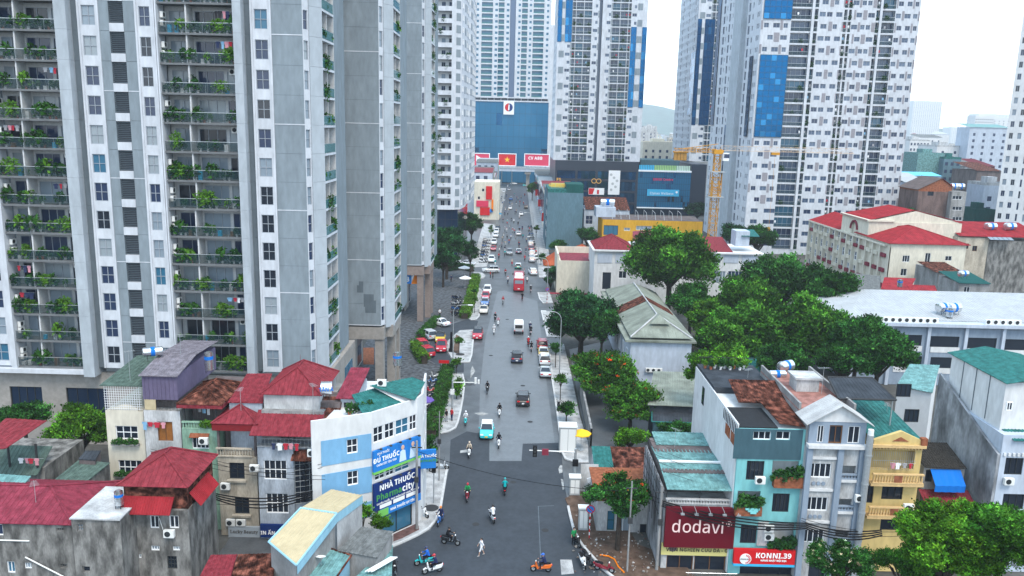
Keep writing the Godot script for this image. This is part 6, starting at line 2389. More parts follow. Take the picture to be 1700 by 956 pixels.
	for r in [[1218, 838, 1262, 852], [1282, 788, 1331, 806]]:
		pbox(t, "brick_balcony_front", M.terracotta, r[0], r[1], r[2], r[3], d, 0.003, 0.55)
	for r in [[1222, 816, 1264, 840], [1280, 770, 1330, 792], [1276, 872, 1322, 905]]:
		var rr := prect(r[0], r[1], r[2], r[3], d, ax)
		for q in 9:
			inst(leafy("fern", 0.4, 90, 55, 0.16), "fern", leaf_mat("leaf_c", 0, 0, 0) if q % 2 else leaf_mat("leaf_a", 0, 0, 0), t, at(rr.position.x + rr.size.x * (q + 0.5) / 9, rr.position.y - 0.2 + 0.25 * (q % 3), 0.3, q, rng.randf_range(0.7, 1.3)))
	b = B.new()
	for q in 3:
		var rr := prect(1240 + q * 2, 838 + q * 3, 1252 - q * 1, 841 + q * 3, d, ax)
		b.bx(rr.position.x - 0.3 + q * 0.1, rr.end.x + 0.3 - q * 0.1, rr.position.y, rr.end.y, 0.56, 0.7)
	part(b, "stepped_planter", M.turquoise_trim, t)
	pbox(t, "pale_pier", M.aged_white, 1257, 866, 1274, 905, d, 0.003, 0.1)
	ac_unit(t, at(xat(1275, 878, d) - ax, yat(1275, 880, d), 0.2))
	ac_unit(t, at(xat(1275, 892, d) - ax, yat(1275, 894, d), 0.2))
	var ks := pbox(t, "red_signboard", M.sign_red, 1215, 907, 1316, 930, d, 0.3, 0.65)
	pbox(t, "blue_sign_strip", M.sign_cyan, 1214, 930.2, 1315, 934, d, 0.3, 0.66)
	lettering("KONNI.39", 0.5, M.letter_white, ks, at(xat(1280, 916, d) - ax, yat(1280, 916, d), 0.68), false, true)
	lettering("HÀNG NHẬT NỘI ĐỊA", 0.17, M.letter_white, ks, at(xat(1280, 924, d) - ax, yat(1280, 924, d), 0.68), false, true)
	b = B.new()
	var lc := V(xat(1234, 921, d) - ax, yat(1234, 921, d), 0.6)
	b.cyl(lc, lc + V(0, 0, 0.12), 0.5, 0.5, 24)
	part(b, "round_logo", M.sign_white, ks)
	b = B.new()
	for q in 9:
		var a := -1.4 + q * 0.35
		b.box(lc + V(cos(a) * 0.36, sin(a) * 0.36, 0.13), V(0.16, 0.07, 0.02), Basis(V(0, 0, 1), a))
	part(b, "logo_rays", M.sign_red, ks)
	lettering("KONNI.39", 0.12, M.letter_dark, ks, lc_at(lc + V(-0.1, 0, 0.13)))
	var sx := x0 - ax
	b = B.new()
	b.bx(sx - 0.12, sx, 0, h + 0.3, -17, -0.2)
	part(b, "side_wall", M.white_wall, t)
	for q in 2:
		b = B.new()
		b.bx(sx - 0.18, sx - 0.121, h - 1.9, h - 0.9, -3.8 + q * 1.9, -2.3 + q * 1.9)
		part(b, "brick_infill", M.terracotta, t)
		b = B.new()
		b.bx(sx - 0.17, sx - 0.121, h - 0.8, h + 0.1, -4.8 + q * 2.3, -2.6 + q * 2.3)
		part(b, "side_glazing", M.pane_dark, t)
	for q in 10:
		b = B.new()
		b.bx(sx - 0.2, sx - 0.171, h - 0.85, h + 0.15, -4.9 + q * 0.5, -4.84 + q * 0.5)
		part(b, "side_grille_bar", M.frame_white, t)
	b = B.new()
	b.bx(sx - 0.19, sx - 0.125, h - 2.4, h - 0.6, -13.2, -12.4)
	part(b, "side_window", M.pane_dark, t)
	b = B.new()
	b.bx(sx, x1 - ax - 2.6, h, h + 0.12, -5, -0.1)
	part(b, "black_terrace", mat("bitumen", 0.03, 0.032, 0.036, 0.8, "clean"), t)
	shed(t, sx + 1.2, x1 - ax + 0.1, h + 0.6, -5.0, h + 1.5, -9.0, M.rust_roof, "rusty_roof_sheet", 0.25)
	b = B.new()
	b.sheet(V(x1 - ax + 0.1, h + 0.2, -0.1), V(x1 - ax + 0.1, h + 0.6, -5.0), V(sx + 3.0, h + 0.85, -5.0), V(sx + 3.4, h + 0.5, -0.1), 0.25)
	part(b, "rusty_roof_sheet", M.rust_roof, t)
	b = B.new()
	b.bx(sx, x1 - ax, h, h + 0.6, -17, -9.2)
	part(b, "roof_deck", M.slate, t)
	b = B.new()
	for q in 12:
		b.cyl(V(sx + 0.2 + q * 0.42, h + 0.6, -16.5), V(sx + 0.2 + q * 0.42, h + 1.5, -16.5), 0.025, 0.025, 4)
	b.cyl(V(sx, h + 1.5, -16.5), V(x1 - ax, h + 1.5, -16.5), 0.035, 0.035, 4)
	part(b, "roof_railing", M.dark_metal, t)
	for q in 9:
		pot_plant(V(x0 + 0.5 + q * 0.5, h + 0.61, -d - 15.5 + 0.4 * (q % 2)), rng.randf_range(0.8, 1.4), q, "on the roof deck of the slate house", "roof deck pots")
	tank(V(xat(1300, 625, 80.0), h + 0.6, -79.5), 0.55, 1.5, false, 0.6, "steel tank lying on the slate house roof beside the pots", "")
	tank(V(xat(1283, 640, 78.0), h + 0.6, -77.0), 0.4, 1.5, false, 0.1, "pale cylinder tank behind the rusty sheets", "")
	d = 65.0
	x0 = xat(1333, 800, d)
	x1 = xat(1430, 800, d)
	h = yat(1385, 742, d)
	t = house("tall white and grey-blue townhouse with gabled attic and white casements", d, x0, x1, h, 14.0, M.aged_white, [[1343, 769, 1380, 793, 4, 1, fw, dk], [1338, 825, 1374, 848, 4, 1, fw, dk], [1332, 879, 1368, 901, 4, 1, fw, dk], [1394, 773, 1420, 796, 1, 1, fw, nul], [1388, 828, 1413, 852, 1, 1, fw, nul], [1384, 880, 1408, 905, 1, 1, fw, nul], [1342, 935, 1420, 960, 4, 1, M.frame_dark, dk]], M.aged_white)
	ax = t.position.x
	var w2 := (x1 - x0) / 2
	for u in [-w2 + 0.02, 0.15, w2 - 0.5]:
		b = B.new()
		b.bx(u, u + 0.48, 0, h, 0.003, 0.3)
		part(b, "grey_pilaster", M.blue_grey, t)
	for y in [yat(1385, 762, d), yat(1385, 815, d), yat(1385, 868, d)]:
		b = B.new()
		b.bx(-w2 + 0.52, 0.12, y, y + 0.22, 0.003, 0.16)
		part(b, "string_course", M.white_wall, t)
		b = B.new()
		b.bx(0.66, w2 - 0.53, y - 2.0, y - 1.75, -0.2, 0.25)
		part(b, "balcony_sill", M.white_wall, t)
		balustrade(t, 0.66, w2 - 0.53, y - 1.75, 0.1, 0.5, M.blue_grey)
	for y in [yat(1362, 802, d), yat(1362, 857, d)]:
		for q in 3:
			b = B.new()
			b.cyl(V(-1.6 + q * 0.42, y, 0.0), V(-1.6 + q * 0.42, y, 0.08), 0.17, 0.17, 12)
			part(b, "round_ornament", M.blue_grey, t)
	var hg := yat(1385, 700, d)
	b = B.new()
	b.bx(-w2, w2, h, h + 0.3, -0.4, 0.5)
	part(b, "cornice", M.white_wall, t)
	b = B.new()
	b.wall(-w2 + 0.1, w2 - 0.1, h + 0.3, hg, [Rect2(-1.7, h + 0.4, 0.55, 1.5), Rect2(-0.7, h + 0.31, 1.1, 1.65), Rect2(0.9, h + 0.4, 1.0, 1.5)], 0.2)
	part(b, "attic_wall", M.blue_grey, t)
	for q in [[-1.42, 0.55], [-0.15, 1.1], [1.4, 1.0]]:
		window(t, at(q[0], h + 0.35, -0.1), q[1], 1.55, 2, 1, M.timber if q[1] > 1.05 else fw, dk)
	var apex := yat(1385, 673, d)
	b = B.new()
	b.ext(PackedVector2Array([Vector2(-w2, hg), Vector2(w2, hg), Vector2(0, apex)]), -0.3, 0.05)
	part(b, "gable", M.white_wall, t)
	for s in [-1, 1]:
		b = B.new()
		b.sheet(V(s * (w2 + 0.35), hg - 0.15, 0.5 if s > 0 else -2.5), V(s * (w2 + 0.35), hg - 0.15, -2.5 if s > 0 else 0.5), V(0, apex + 0.15, -2.5 if s > 0 else 0.5), V(0, apex + 0.15, 0.5 if s > 0 else -2.5), 0.3)
		part(b, "gable_roof", M.aged_white, t)
	b = B.new()
	b.bx(-w2, w2, h, hg, -14, -0.25)
	part(b, "attic_body", M.plaster, t)
	b = B.new()
	b.bx(-w2, w2 - 0.2, hg, hg + 0.12, -14, -2.6)
	part(b, "red_roof_slab", mat("red_slab", 0.4, 0.2, 0.17, 0.9, "worn", V(0.2, 0.2, 0.2)), t)
	for s in [-w2, w2 - 0.2]:
		b = B.new()
		b.bx(s, s + 0.2, hg + 0.12, hg + 0.7, -14, -2.6)
		part(b, "parapet", M.plaster, t)
	b = B.new()
	b.bx(-1.1, 1.0, hg + 0.12, hg + 1.3, -9.5, -7.5)
	b.bx(-1.3, 1.2, hg + 1.3, hg + 1.5, -9.7, -7.3)
	part(b, "stair_hut", M.aged_white, t)
	var cp := roof_block("slate-grey sheet canopy on posts above the yellow house", [[1392, 662, 15.2], [1488, 664, 15.2], [1448, 627, 15.9], [1374, 626, 15.9]], M.slate, M.plaster, M.dark_metal, "roof_canopy", "canopy")
	cp.get_node("walls").free()
	b = B.new()
	for p in [[1398, 661], [1482, 663], [1444, 629], [1380, 629]]:
		var g := G(p[0], p[1], 15.2) - cp.position
		b.cyl(V(g.x, 12.0, g.z), V(g.x, 15.2, g.z), 0.06, 0.06, 6)
	part(b, "posts", M.galvanised, cp)
	var fl := thing("flue_pipe", "tall grey metal flue standing between the townhouse and the yellow house", "flue", V(xat(1436, 800, 64.4), 0, -64.4))
	b = B.new()
	b.cyl(V(0, 3, 0), V(0, yat(1446, 722, 64.4), 0), 0.28, 0.28, 12)
	for q in 4:
		b.cyl(V(0, 4 + q * 2.6, 0), V(0, 4.15 + q * 2.6, 0), 0.32, 0.32, 12)
	b.bx(-0.4, 0.4, 0, 3, -0.4, 0.4)
	part(b, "pipe", M.galvanised, fl)
	b = B.new()
	b.cyl(V(0, yat(1446, 722, 64.4), 0), V(0, yat(1446, 713, 64.4), 0), 0.24, 0.24, 12)
	part(b, "cap", M.ac_white, fl)
	d = 66.5
	x0 = xat(1440, 800, d)
	x1 = xat(1524, 800, d)
	h = yat(1482, 741, d)
	t = house("ochre yellow house with pediment, barred loggia and stone balustrades", d, x0, x1, h, 12.0, M.yellow_wall, [[1446, 747, 1518, 778, 1, 1, fw, nul], [1464, 800, 1499, 829, 3, 1, M.frame_dark, dk], [1440, 800, 1450, 835, 1, 1, M.frame_dark, dk], [1462, 850, 1500, 880, 2, 1, M.frame_dark, dk]], M.yellow_wall)
	ax = t.position.x
	w2 = (x1 - x0) / 2
	b = B.new()
	b.bx(-w2 - 0.15, w2 + 0.15, h, h + 0.25, -0.3, 0.4)
	part(b, "cornice", M.yellow_trim, t)
	for q in 16:
		b = B.new()
		b.bx(-w2 + 0.05 + q * (2 * w2 / 16), -w2 + 0.17 + q * (2 * w2 / 16), h - 0.2, h - 0.003, 0.003, 0.25)
		part(b, "dentil", M.yellow_trim, t)
	b = B.new()
	b.ext(PackedVector2Array([Vector2(-w2 + 0.1, h + 0.25), Vector2(w2 - 0.1, h + 0.25), Vector2(w2 - 0.1, h + 0.6), Vector2(0.2, h + 1.45), Vector2(-w2 + 0.1, h + 0.6)]), -0.2, 0.15)
	part(b, "pediment", M.yellow_wall, t)
	b = B.new()
	b.ext(PackedVector2Array([Vector2(-0.55, h + 0.55), Vector2(0.85, h + 0.55), Vector2(0.15, h + 0.95)]), 0.152, 0.2)
	part(b, "pediment_relief", M.terracotta, t)
	b = B.new()
	b.bx(w2 - 0.3, w2 + 0.2, h + 0.26, h + 0.9, -0.1, 0.35)
	part(b, "corner_urn", M.terracotta, t)
	shed(t, -w2, w2, h + 0.6, -0.25, h + 1.6, -10.0, M.teal_roof)
	for yb in [yat(1482, 796, d), yat(1482, 850, d)]:
		b = B.new()
		b.bx(-w2 - 0.1, w2 + 0.05, yb - 0.25, yb, -0.3, 0.9)
		part(b, "balcony_slab", M.yellow_trim, t)
		balustrade(t, -w2, w2, yb, 0.8, 0.9, M.yellow_trim)
		b = B.new()
		b.bx(-0.35, 0.35, yb + 0.12, yb + 0.78, 0.7, 0.9)
		part(b, "balcony_panel", M.terracotta, t)
	b = B.new()
	var gr := prect(1446, 747, 1518, 778, d, ax)
	for q in 22:
		b.bx(gr.position.x + q * gr.size.x / 22, gr.position.x + q * gr.size.x / 22 + 0.02, gr.position.y, gr.end.y, 0.3, 0.32)
	b.bx(gr.position.x, gr.end.x, gr.get_center().y, gr.get_center().y + 0.03, 0.3, 0.33)
	part(b, "loggia_bars", M.galvanised, t)
	d = 70.0
	x0 = xat(1532, 790, d)
	x1 = xat(1600, 790, d)
	h = yat(1560, 775, d)
	t = house("small tiled hut with bright blue tarpaulin awning", d, x0, x1, h, 5.0, M.plaster, [[1536, 780, 1548, 800, 1, 1, M.frame_dark, dk]])
	ax = t.position.x
	shed(t, x0 - ax, x1 - ax, h + 0.05, 0.3, h + 1.0, -3.5, mat("old_tiles", 0.06, 0.055, 0.05, 0.9, "filthy", V(0.6, 0.6, 0.6)), "roof_tiles", 0.22)
	b = B.new()
	var q0 := prect(1542, 778, 1592, 796, d, ax)
	for q in 8:
		var u0 := q0.position.x + q0.size.x * q / 8
		var u1 := q0.position.x + q0.size.x * (q + 1) / 8
		var s0 := 0.06 * (q % 2)
		var s1 := 0.06 * ((q + 1) % 2)
		b.quad(V(u0, q0.position.y - s0, 1.3), V(u1, q0.position.y - s1, 1.3), V(u1, q0.end.y, 0.1), V(u0, q0.end.y, 0.1))
		b.quad(V(u0, q0.position.y - 0.65, 1.25 + s0), V(u1, q0.position.y - 0.65, 1.25 + s1), V(u1, q0.position.y - s1, 1.3), V(u0, q0.position.y - s0, 1.3))
	part(b, "tarpaulin", M.tarp_blue, t)
	shed(t, x0 - ax - 0.3, x1 - ax + 0.5, yat(1570, 830, d), 2.2, yat(1570, 812, d), 0.1, M.red_roof, "porch_roof")
	d = 67.0
	x0 = xat(1650, 830, d)
	x1 = x0 + 11.1
	h = 15.2
	t = house("tall house with weathered grey flank, white cladding and teal roof", d, x0, x1, h - 2.2, 11.0, M.pale_blue_grey, [[1668, 760, 1698, 788, 3, 1, M.frame_dark, dk], [1664, 820, 1700, 845, 3, 1, M.frame_dark, dk], [1672, 668, 1682, 682, 2, 1, fw, dk]], M.pale_blue_grey)
	ax = t.position.x
	var hx := -(x1 - x0) / 2
	b = B.new()
	b.ext(PackedVector2Array([Vector2(-11.0, 0), Vector2(0, 0), Vector2(0, h - 4.0), Vector2(-2.5, h - 3.2), Vector2(-11.0, h)]), -0.25, 0)
	b.move(0, Transform3D(Basis(Vector3.UP, -PI / 2), V(hx - 0.28, 0, 0)))
	part(b, "weathered_flank", M.grey_plaster, t)
	b = B.new()
	b.bx(hx + 0.3, hx + 7.2, h - 2.2, h + 2.2, -10.2, -1.2)
	part(b, "clad_storey", M.white_wall, t)
	for q in 3:
		b = B.new()
		b.bx(hx + 0.26, hx + 0.31, h - 2.0, h + 2.1, -3.6 - q * 2.2, -3.5 - q * 2.2)
		part(b, "cladding_joint", M.joint, t)
	b = B.new()
	b.sheet(V(hx + 0.1, h + 2.2, -10.8), V(hx + 0.1, h + 2.2, -0.8), V(hx + 3.7, h + 2.9, -0.8), V(hx + 3.7, h + 2.9, -10.8), 0.3)
	part(b, "roof_sheet", M.teal_roof, t)
	b = B.new()
	b.sheet(V(hx + 7.4, h + 2.2, -0.8), V(hx + 7.4, h + 2.2, -10.8), V(hx + 3.7, h + 2.9, -10.8), V(hx + 3.7, h + 2.9, -0.8), 0.3)
	part(b, "roof_sheet", M.teal_roof, t)
	b = B.new()
	b.sheet(V(hx + 0.8, h - 2.6, 0.3), V(x1 - ax, h - 2.6, 0.3), V(x1 - ax, h - 1.7, -2.4), V(hx + 0.3, h - 1.7, -2.4), 0.3)
	part(b, "lower_roof_sheet", M.teal_roof, t)
	b = B.new()
	for q in 20:
		b.bx(hx + 0.2 + q * 0.4, hx + 0.4 + q * 0.4, yat(1690, 757, d), yat(1690, 752, d), 0.003, 0.12)
	part(b, "dentil_band", M.white_wall, t)
	ac_unit(t, at(xat(1672, 796, d) - ax, yat(1672, 802, d), 0.25))
	var wl := roof_block("long white house with pale teal sheet roof and dark windows", [[1488, 640, 8.6], [1548, 652, 8.6], [1560, 606, 9.6], [1510, 604, 9.6]], M.pale_teal_roof, M.white_wall)
	for p in [[1500, 650], [1513, 692]]:
		var wp := D(p[0], p[1], 87.5)
		window(wl, Transform3D(Basis(Vector3.UP, 0.0), V(wp.x, wp.y - 0.6, wp.z) - wl.position), 1.6, 1.5, 3, 1, M.frame_dark, dk)
	d = 82.0
	x0 = xat(987, 790, d)
	x1 = xat(1086, 790, d)
	h = yat(1035, 776, d)
	t = house("low white shed with half teal, half rusty sheet roof", d, x0, x1, h, 3.5, M.white_wall, [])
	ax = t.position.x
	var xm := lerpf(x0, x1, 0.31) - ax
	shed(t, x0 - ax - 0.1, xm, h + 0.05, 0.2, h + 0.9, -3.6, M.teal_roof)
	shed(t, xm + 0.01, x1 - ax + 0.1, h + 0.05, 0.2, h + 0.9, -3.6, M.rust_roof)
	d = 72.5
	x0 = xat(990, 870, d)
	x1 = xat(1090, 870, d)
	t = house("small corner kiosk with glass door and dirt-strewn flat roof", d, x0, x1, 3.3, 7.0, M.aged_white, [[1008, 848, 1020, 880, 1, 2, M.dark_green, M.pane_blue], [1022, 852, 1046, 892, 2, 1, M.frame_white, M.pane_pale], [1062, 870, 1082, 892, 2, 1, M.frame_dark, dk]], M.aged_white)
	b = B.new()
	b.bx(x0 - t.position.x - 0.2, x1 - t.position.x + 0.2, 3.3, 3.5, -7.2, 0.3)
	part(b, "flat_roof", M.terracotta, t)

func lc_at(p: Vector3) -> Transform3D:
	return Transform3D(Basis.IDENTITY, p)

func houses_back() -> void:
	var b := B.new()
	var fw: Material = M.frame_white
	var dk: Material = M.pane_dark
	var nv: Material = M.pane_navy
	var d := 118.0
	var x0 := xat(1046, 590, d)
	var x1 := xat(1147, 590, d)
	var h := yat(1090, 566, d)
	var t := house("long pale blue hall with grey-green roof crossed by a rusty strip", d, x0, x1, h, 36.0, M.pale_blue_grey, [], null, "hall", "hall")
	var ax := t.position.x
	var w2 := (x1 - x0) / 2
	b = B.new()
	b.bx(-w2 - 0.9, w2 + 0.6, h - 0.15, h + 0.15, -36.5, 0.5)
	part(b, "gutter_ledge", M.olive_roof, t)
	var yr := h + 2.9
	var e0 := V(-w2 - 0.1, h + 0.5, 0.1)
	var e1 := V(w2, h + 0.5, 0.1)
	var k0 := V(-w2 - 0.1, h + 0.5, -36)
	var k1 := V(w2, h + 0.5, -36)
	var r0 := V(0, yr, -5.0)
	var r1 := V(0, yr, -31)
	for f in [[e0, e1, r0, r0], [e1, k1, r1, r0], [k0, e0, r0, r1], [k1, k0, r1, r1]]:
		b = B.new()
		b.slope(f[0], f[1], f[2], f[3], 1.1, 0.03)
		part(b, "roof_slope", M.olive_roof, t)
	for s in [[e0, k0], [e1, k1]]:
		b = B.new()
		var p0: Vector3 = s[0].lerp(s[1], 0.42)
		var p1: Vector3 = s[0].lerp(s[1], 0.54)
		var c0 := V(0, yr, p0.z)
		var c1 := V(0, yr, p1.z)
		var lift := V(0, 0.07, 0)
		b.sheet(p0 + lift, p1 + lift, c1 + lift, c0 + lift, 0.3)
		part(b, "rusty_strip", M.rust_roof, t)
	b = B.new()
	for p in [[e0, r0], [e1, r0], [r0, r1]]:
		b.cyl(p[0] + V(0, 0.06, 0), p[1] + V(0, 0.06, 0), 0.14, 0.14, 5)
	part(b, "ridge_caps", M.aged_white, t)
	b = B.new()
	b.tri(V(-1.5, h + 2.1, -2.2), V(1.7, h + 2.1, -2.2), V(0.1, h + 3.3, -3.4))
	b.tri(V(1.7, h + 2.1, -2.2), V(0.1, yr, -6.5), V(0.1, h + 3.3, -3.4))
	b.tri(V(0.1, yr, -6.5), V(-1.5, h + 2.1, -2.2), V(0.1, h + 3.3, -3.4))
	part(b, "roof_gablet", M.olive_roof, t)
	for q in 3:
		ac_unit(t, at(xat(1076 + q * 9, 612, d) - ax, yat(1080, 616, d), 0.35))
	for q in 7:
		window(t, Transform3D(Basis(Vector3.UP, -PI / 2), V(-w2 - 0.1, 2.5, -3.0 - q * 4.5)), 1.6, 2.6, 2, 1, fw, nv)
	roof_block("low building with weathered grey-green sheet roof in front of the hall", [[1075, 672, 4.6], [1180, 676, 4.6], [1165, 618, 5.4], [1085, 616, 5.4]], M.olive_roof, M.slate)
	roof_block("dark open shed with teal-edged roof by the shaded yard", [[1082, 700, 3.4], [1178, 703, 3.4], [1178, 678, 3.7], [1082, 675, 3.7]], M.slate, M.slate_blue, M.teal_roof)
	roof_block("long flat teal canopy roof under the trees", [[1160, 612, 4.5], [1330, 622, 4.5], [1330, 596, 4.7], [1160, 578, 4.7]], M.teal_roof, M.dark_green)
	d = 175.0
	x0 = xat(986, 450, d)
	x1 = xat(1262, 450, d)
	h = yat(1100, 419, d)
	t = house("wide white institute building with red sheet roof behind the big tree", d, x0, x1, h, 14.0, M.white_wall, [[1000, 452, 1014, 480, 1, 1, M.frame_dark, dk], [1027, 450, 1040, 462, 2, 1, fw, dk], [1208, 450, 1232, 470, 4, 2, fw, nv], [1184, 450, 1204, 470, 4, 2, fw, M.pane_pale]], null, "building", "building")
	ax = t.position.x
	for q in 9:
		pbox(t, "wall_panel", M.pale_blue_grey, 992 + q * 30, 421, 1016 + q * 30, 436, d, 0.003, 0.12)
	b = B.new()
	b.bx(x0 - ax - 0.5, x1 - ax + 0.5, h, h + 0.3, -14, 0.6)
	part(b, "eave_slab", M.white_wall, t)
	hip_roof(t, x0 - ax, xat(1055, 420, d) - ax, -12, 0.0, h + 0.35, 2.4, M.red_roof, 0.0)
	shed(t, xat(1060, 420, d) - ax, xat(1218, 420, d) - ax, h + 0.35, -0.5, h + 2.3, -11, M.red_roof)
	pbox(t, "roof_hut", M.pale_blue_grey, 1238, 392, 1262, 418, d - 6, -6, -2)
	b = B.new()
	b.sheet(V(xat(1235, 392, d) - ax, yat(1250, 394, d), -1.5), V(xat(1265, 392, d) - ax, yat(1250, 394, d), -1.5), V(xat(1265, 392, d) - ax, yat(1250, 390, d) + 0.4, -6.5), V(xat(1235, 392, d) - ax, yat(1250, 390, d) + 0.4, -6.5))
	part(b, "hut_roof", M.teal_roof, t)
	d = 186.0
	x0 = xat(924, 460, d)
	x1 = xat(988, 460, d)
	h = yat(955, 433, d)
	t = house("cream flat-fronted house with pink recessed roof by the street", d, x0, x1, h, 12.0, M.ivory_wall, [])
	ax = t.position.x
	b = B.new()
	b.bx(x0 - ax + 0.9, x1 - ax, h, h + 0.05, -12, -0.3)
	part(b, "pink_roof", M.pink_roof, t)
	for s in [[x0 - ax, x1 - ax, -12.2, -11.9], [x0 - ax, x0 - ax + 0.4, -11.9, 0.0]]:
		b = B.new()
		b.bx(s[0], s[1], h - 0.02, h + 1.6, s[2], s[3])
		part(b, "parapet", M.ivory_wall, t)
	shed(t, x0 - ax - 1.6, x1 - ax - 1.0, yat(950, 494, d), 3.0, yat(950, 486, d), 0.05, M.pink_roof, "porch_roof")
	b = B.new()
	b.bx(x0 - ax - 1.5, x0 - ax - 1.2, 0, yat(950, 494, d), 2.5, 2.8)
	part(b, "porch_post", M.ivory_wall, t)
	for s in [[905, 938, 440, 416, 222.0, "ochre house with orange tiled hip roof at the street"], [945, 990, 424, 402, 232.0, "house with orange tiled roof behind the ochre one"]]:
		d = s[4]
		x0 = xat(s[0], 430, d)
		x1 = xat(s[1], 430, d)
		h = yat(s[0], s[2], d)
		t = house(s[5], d, x0, x1, h, 9.0, M.ochre_wall, [])
		hip_roof(t, x0 - t.position.x, x1 - t.position.x, -9, 0, h, 2.6, M.orange_roof, 0.4)
	d = 254.0
	x0 = xat(908, 360, d)
	x1 = xat(967, 360, d)
	h = yat(935, 320, d)
	t = house("blank teal-grey slab house with dark green sheet crown", d, x0, x1, h, 30.0, M.block_teal, [])
	ax = t.position.x
	b = B.new()
	b.bx(xat(940, 320, d) - ax, x1 - ax - 0.02, h - 0.2, yat(950, 306, d), -12, -0.3)
	part(b, "green_attic", M.dark_green, t)
	b = B.new()
	b.bx(x0 - ax + 0.1, xat(940, 320, d) - ax, h - 0.1, h + 1.1, -20, -0.2)
	part(b, "green_parapet", M.teal_roof, t)
	b = B.new()
	b.bx(-4.4, 0.0, h + 1.2, h + 2.6, -6.2, -6.0)
	var sg := part(b, "yellow_roof_sign", M.sign_yellow, t)
	lettering("GIA DỤNG", 0.9, M.letter_yellow, sg, at(-2.2, h + 1.9, -5.95), false, true)
	for q in 4:
		window(t, Transform3D(Basis(Vector3.UP, -PI / 2), V(x0 - ax, 3.5 + q * 3.4, -4)), 2.0, 1.8, 2, 1, fw, nv)
		window(t, Transform3D(Basis(Vector3.UP, -PI / 2), V(x0 - ax, 3.5 + q * 3.4, -9)), 2.0, 1.8, 2, 1, fw, nv)
	d = 242.0
	x0 = xat(1000, 380, d)
	x1 = xat(1166, 380, d)
	h = yat(1080, 366, d)
	t = house("bright ochre flat-roofed building with steel roof frames", d, x0, x1, h, 14.0, M.ochre_wall, [[1002, 374, 1026, 390, 3, 1, M.frame_dark, M.pane_blue], [1036, 378, 1046, 383, 2, 1, fw, M.pane_pale], [1056, 375, 1082, 382, 4, 1, fw, M.pane_pale], [1002, 395, 1026, 404, 3, 1, M.frame_dark, M.pane_blue]], null, "building", "building")
	ax = t.position.x
	b = B.new()
	b.bx(x0 - ax, x1 - ax, h, h + 0.06, -14, -0.1)
	part(b, "roof_deck", M.brown_grey, t)
	for q in 9:
		b = B.new()
		var u := x0 - ax + 3.0 + q * 2.6
		b.cyl(V(u, h, -1), V(u, h + 2.0, -3), 0.07, 0.07, 5)
		b.cyl(V(u, h, -8), V(u, h + 2.3, -8), 0.07, 0.07, 5)
		b.cyl(V(u, h + 2.0, -3), V(u, h + 2.3, -8), 0.07, 0.07, 5)
		part(b, "steel_frame", M.galvanised, t)
	b = B.new()
	b.bx(x0 - ax - 1.5, x0 - ax + 4.5, h, h + 3.0, -13, -6)
	part(b, "roof_hut", M.pale_blue_grey, t)
	tank(V(x0 + 2.2, h + 3.0, -d - 9), 1.0, 4.2, false, 0.0, "long white tank on the ochre building's roof hut", "")
	roof_block("pink-roofed annex in front of the ochre building", [[1052, 408, 10.4], [1090, 408, 10.4], [1098, 380, 11.6], [1050, 384, 11.6]], M.pink_roof, M.white_wall)
	d = 268.0
	t = house("blue-grey house with faded brick-red sheet roof before the podium", d, xat(970, 350, d), xat(1045, 350, d), yat(1000, 348, d), 14.0, M.pale_blue_grey, [[972, 358, 984, 372, 2, 2, fw, nv]])
	shed(t, xat(972, 350, d) - t.position.x, xat(1046, 350, d) - t.position.x, yat(1000, 348, d), 0.3, yat(1000, 348, d) + 3.2, -12, M.rust_roof)
	var cols := [M.white_wall, M.ivory_wall, M.pale_blue_grey, M.cream_wall, M.lightblue_wall]
	for q in 11:
		var dd := 290.0 + q * 18.0
		var hh := rng.randf_range(9, 15)
		var o := thing("shop_house", "%s narrow shop house with hanging signs beyond the blank teal slab" % ["white", "ivory", "grey-blue", "cream", "pale blue"][q % 5], "house", V(16.5, 0, -dd), 0, "narrow shop houses far down the street")
		b = B.new()
		b.bx(-6, 6, 0, hh, -16, 0)
		part(b, "wall", cols[q % 5], o)
		for s in 4:
			b = B.new()
			b.bx(-6.25, -6.0, 2.8, 4.2, -3.8 - s * 4, -0.4 - s * 4)
			part(b, "sign", pick([M.sign_red, M.sign_white, M.sign_blue, M.sign_pink, M.sign_cyan]), o)
			b = B.new()
			b.bx(-6.1, -6.0, 5.5, hh - 1.5, -3.2 - s * 4, -1.2 - s * 4)
			part(b, "glazing", nv, o)
		if q % 3 == 0:
			b = B.new()
			b.bx(-7.2, -6.05, 4.5, 7.5, -2.2, -2.0)
			part(b, "projecting_sign", pick([M.sign_red, M.sign_blue]), o)
		b = B.new()
		b.sheet(V(-6.2, hh + 0.1, 0.2), V(6, hh + 0.1, 0.2), V(6, hh + 1.2, -16), V(-6.2, hh + 1.2, -16))
		part(b, "roof_sheet", pick([M.pale_teal_roof, M.grey_roof, M.red_roof, M.white_roof]), o)
	d = 332.0
	x0 = xat(787, 330, d)
	x1 = xat(829, 330, d)
	h = yat(805, 302, d)
	t = house("pale narrow house covered in red signboards at the far crossing", d, x0, x1, h, 16.0, M.ivory_wall, [[800, 313, 804, 318, 1, 1, fw, dk], [793, 326, 797, 331, 1, 1, fw, dk]])
	ax = t.position.x
	for s in [[807, 309, 817, 331, "sign_red"], [791, 333, 811, 343, "sign_pink"], [797, 344, 813, 357, "sign_red"], [816, 331, 819, 350, "sign_orange"], [813, 347, 818, 352, "sign_blue"]]:
		pbox(t, "signboard", M[s[4]], s[0], s[1], s[2], s[3], d, 0.02, 0.5)
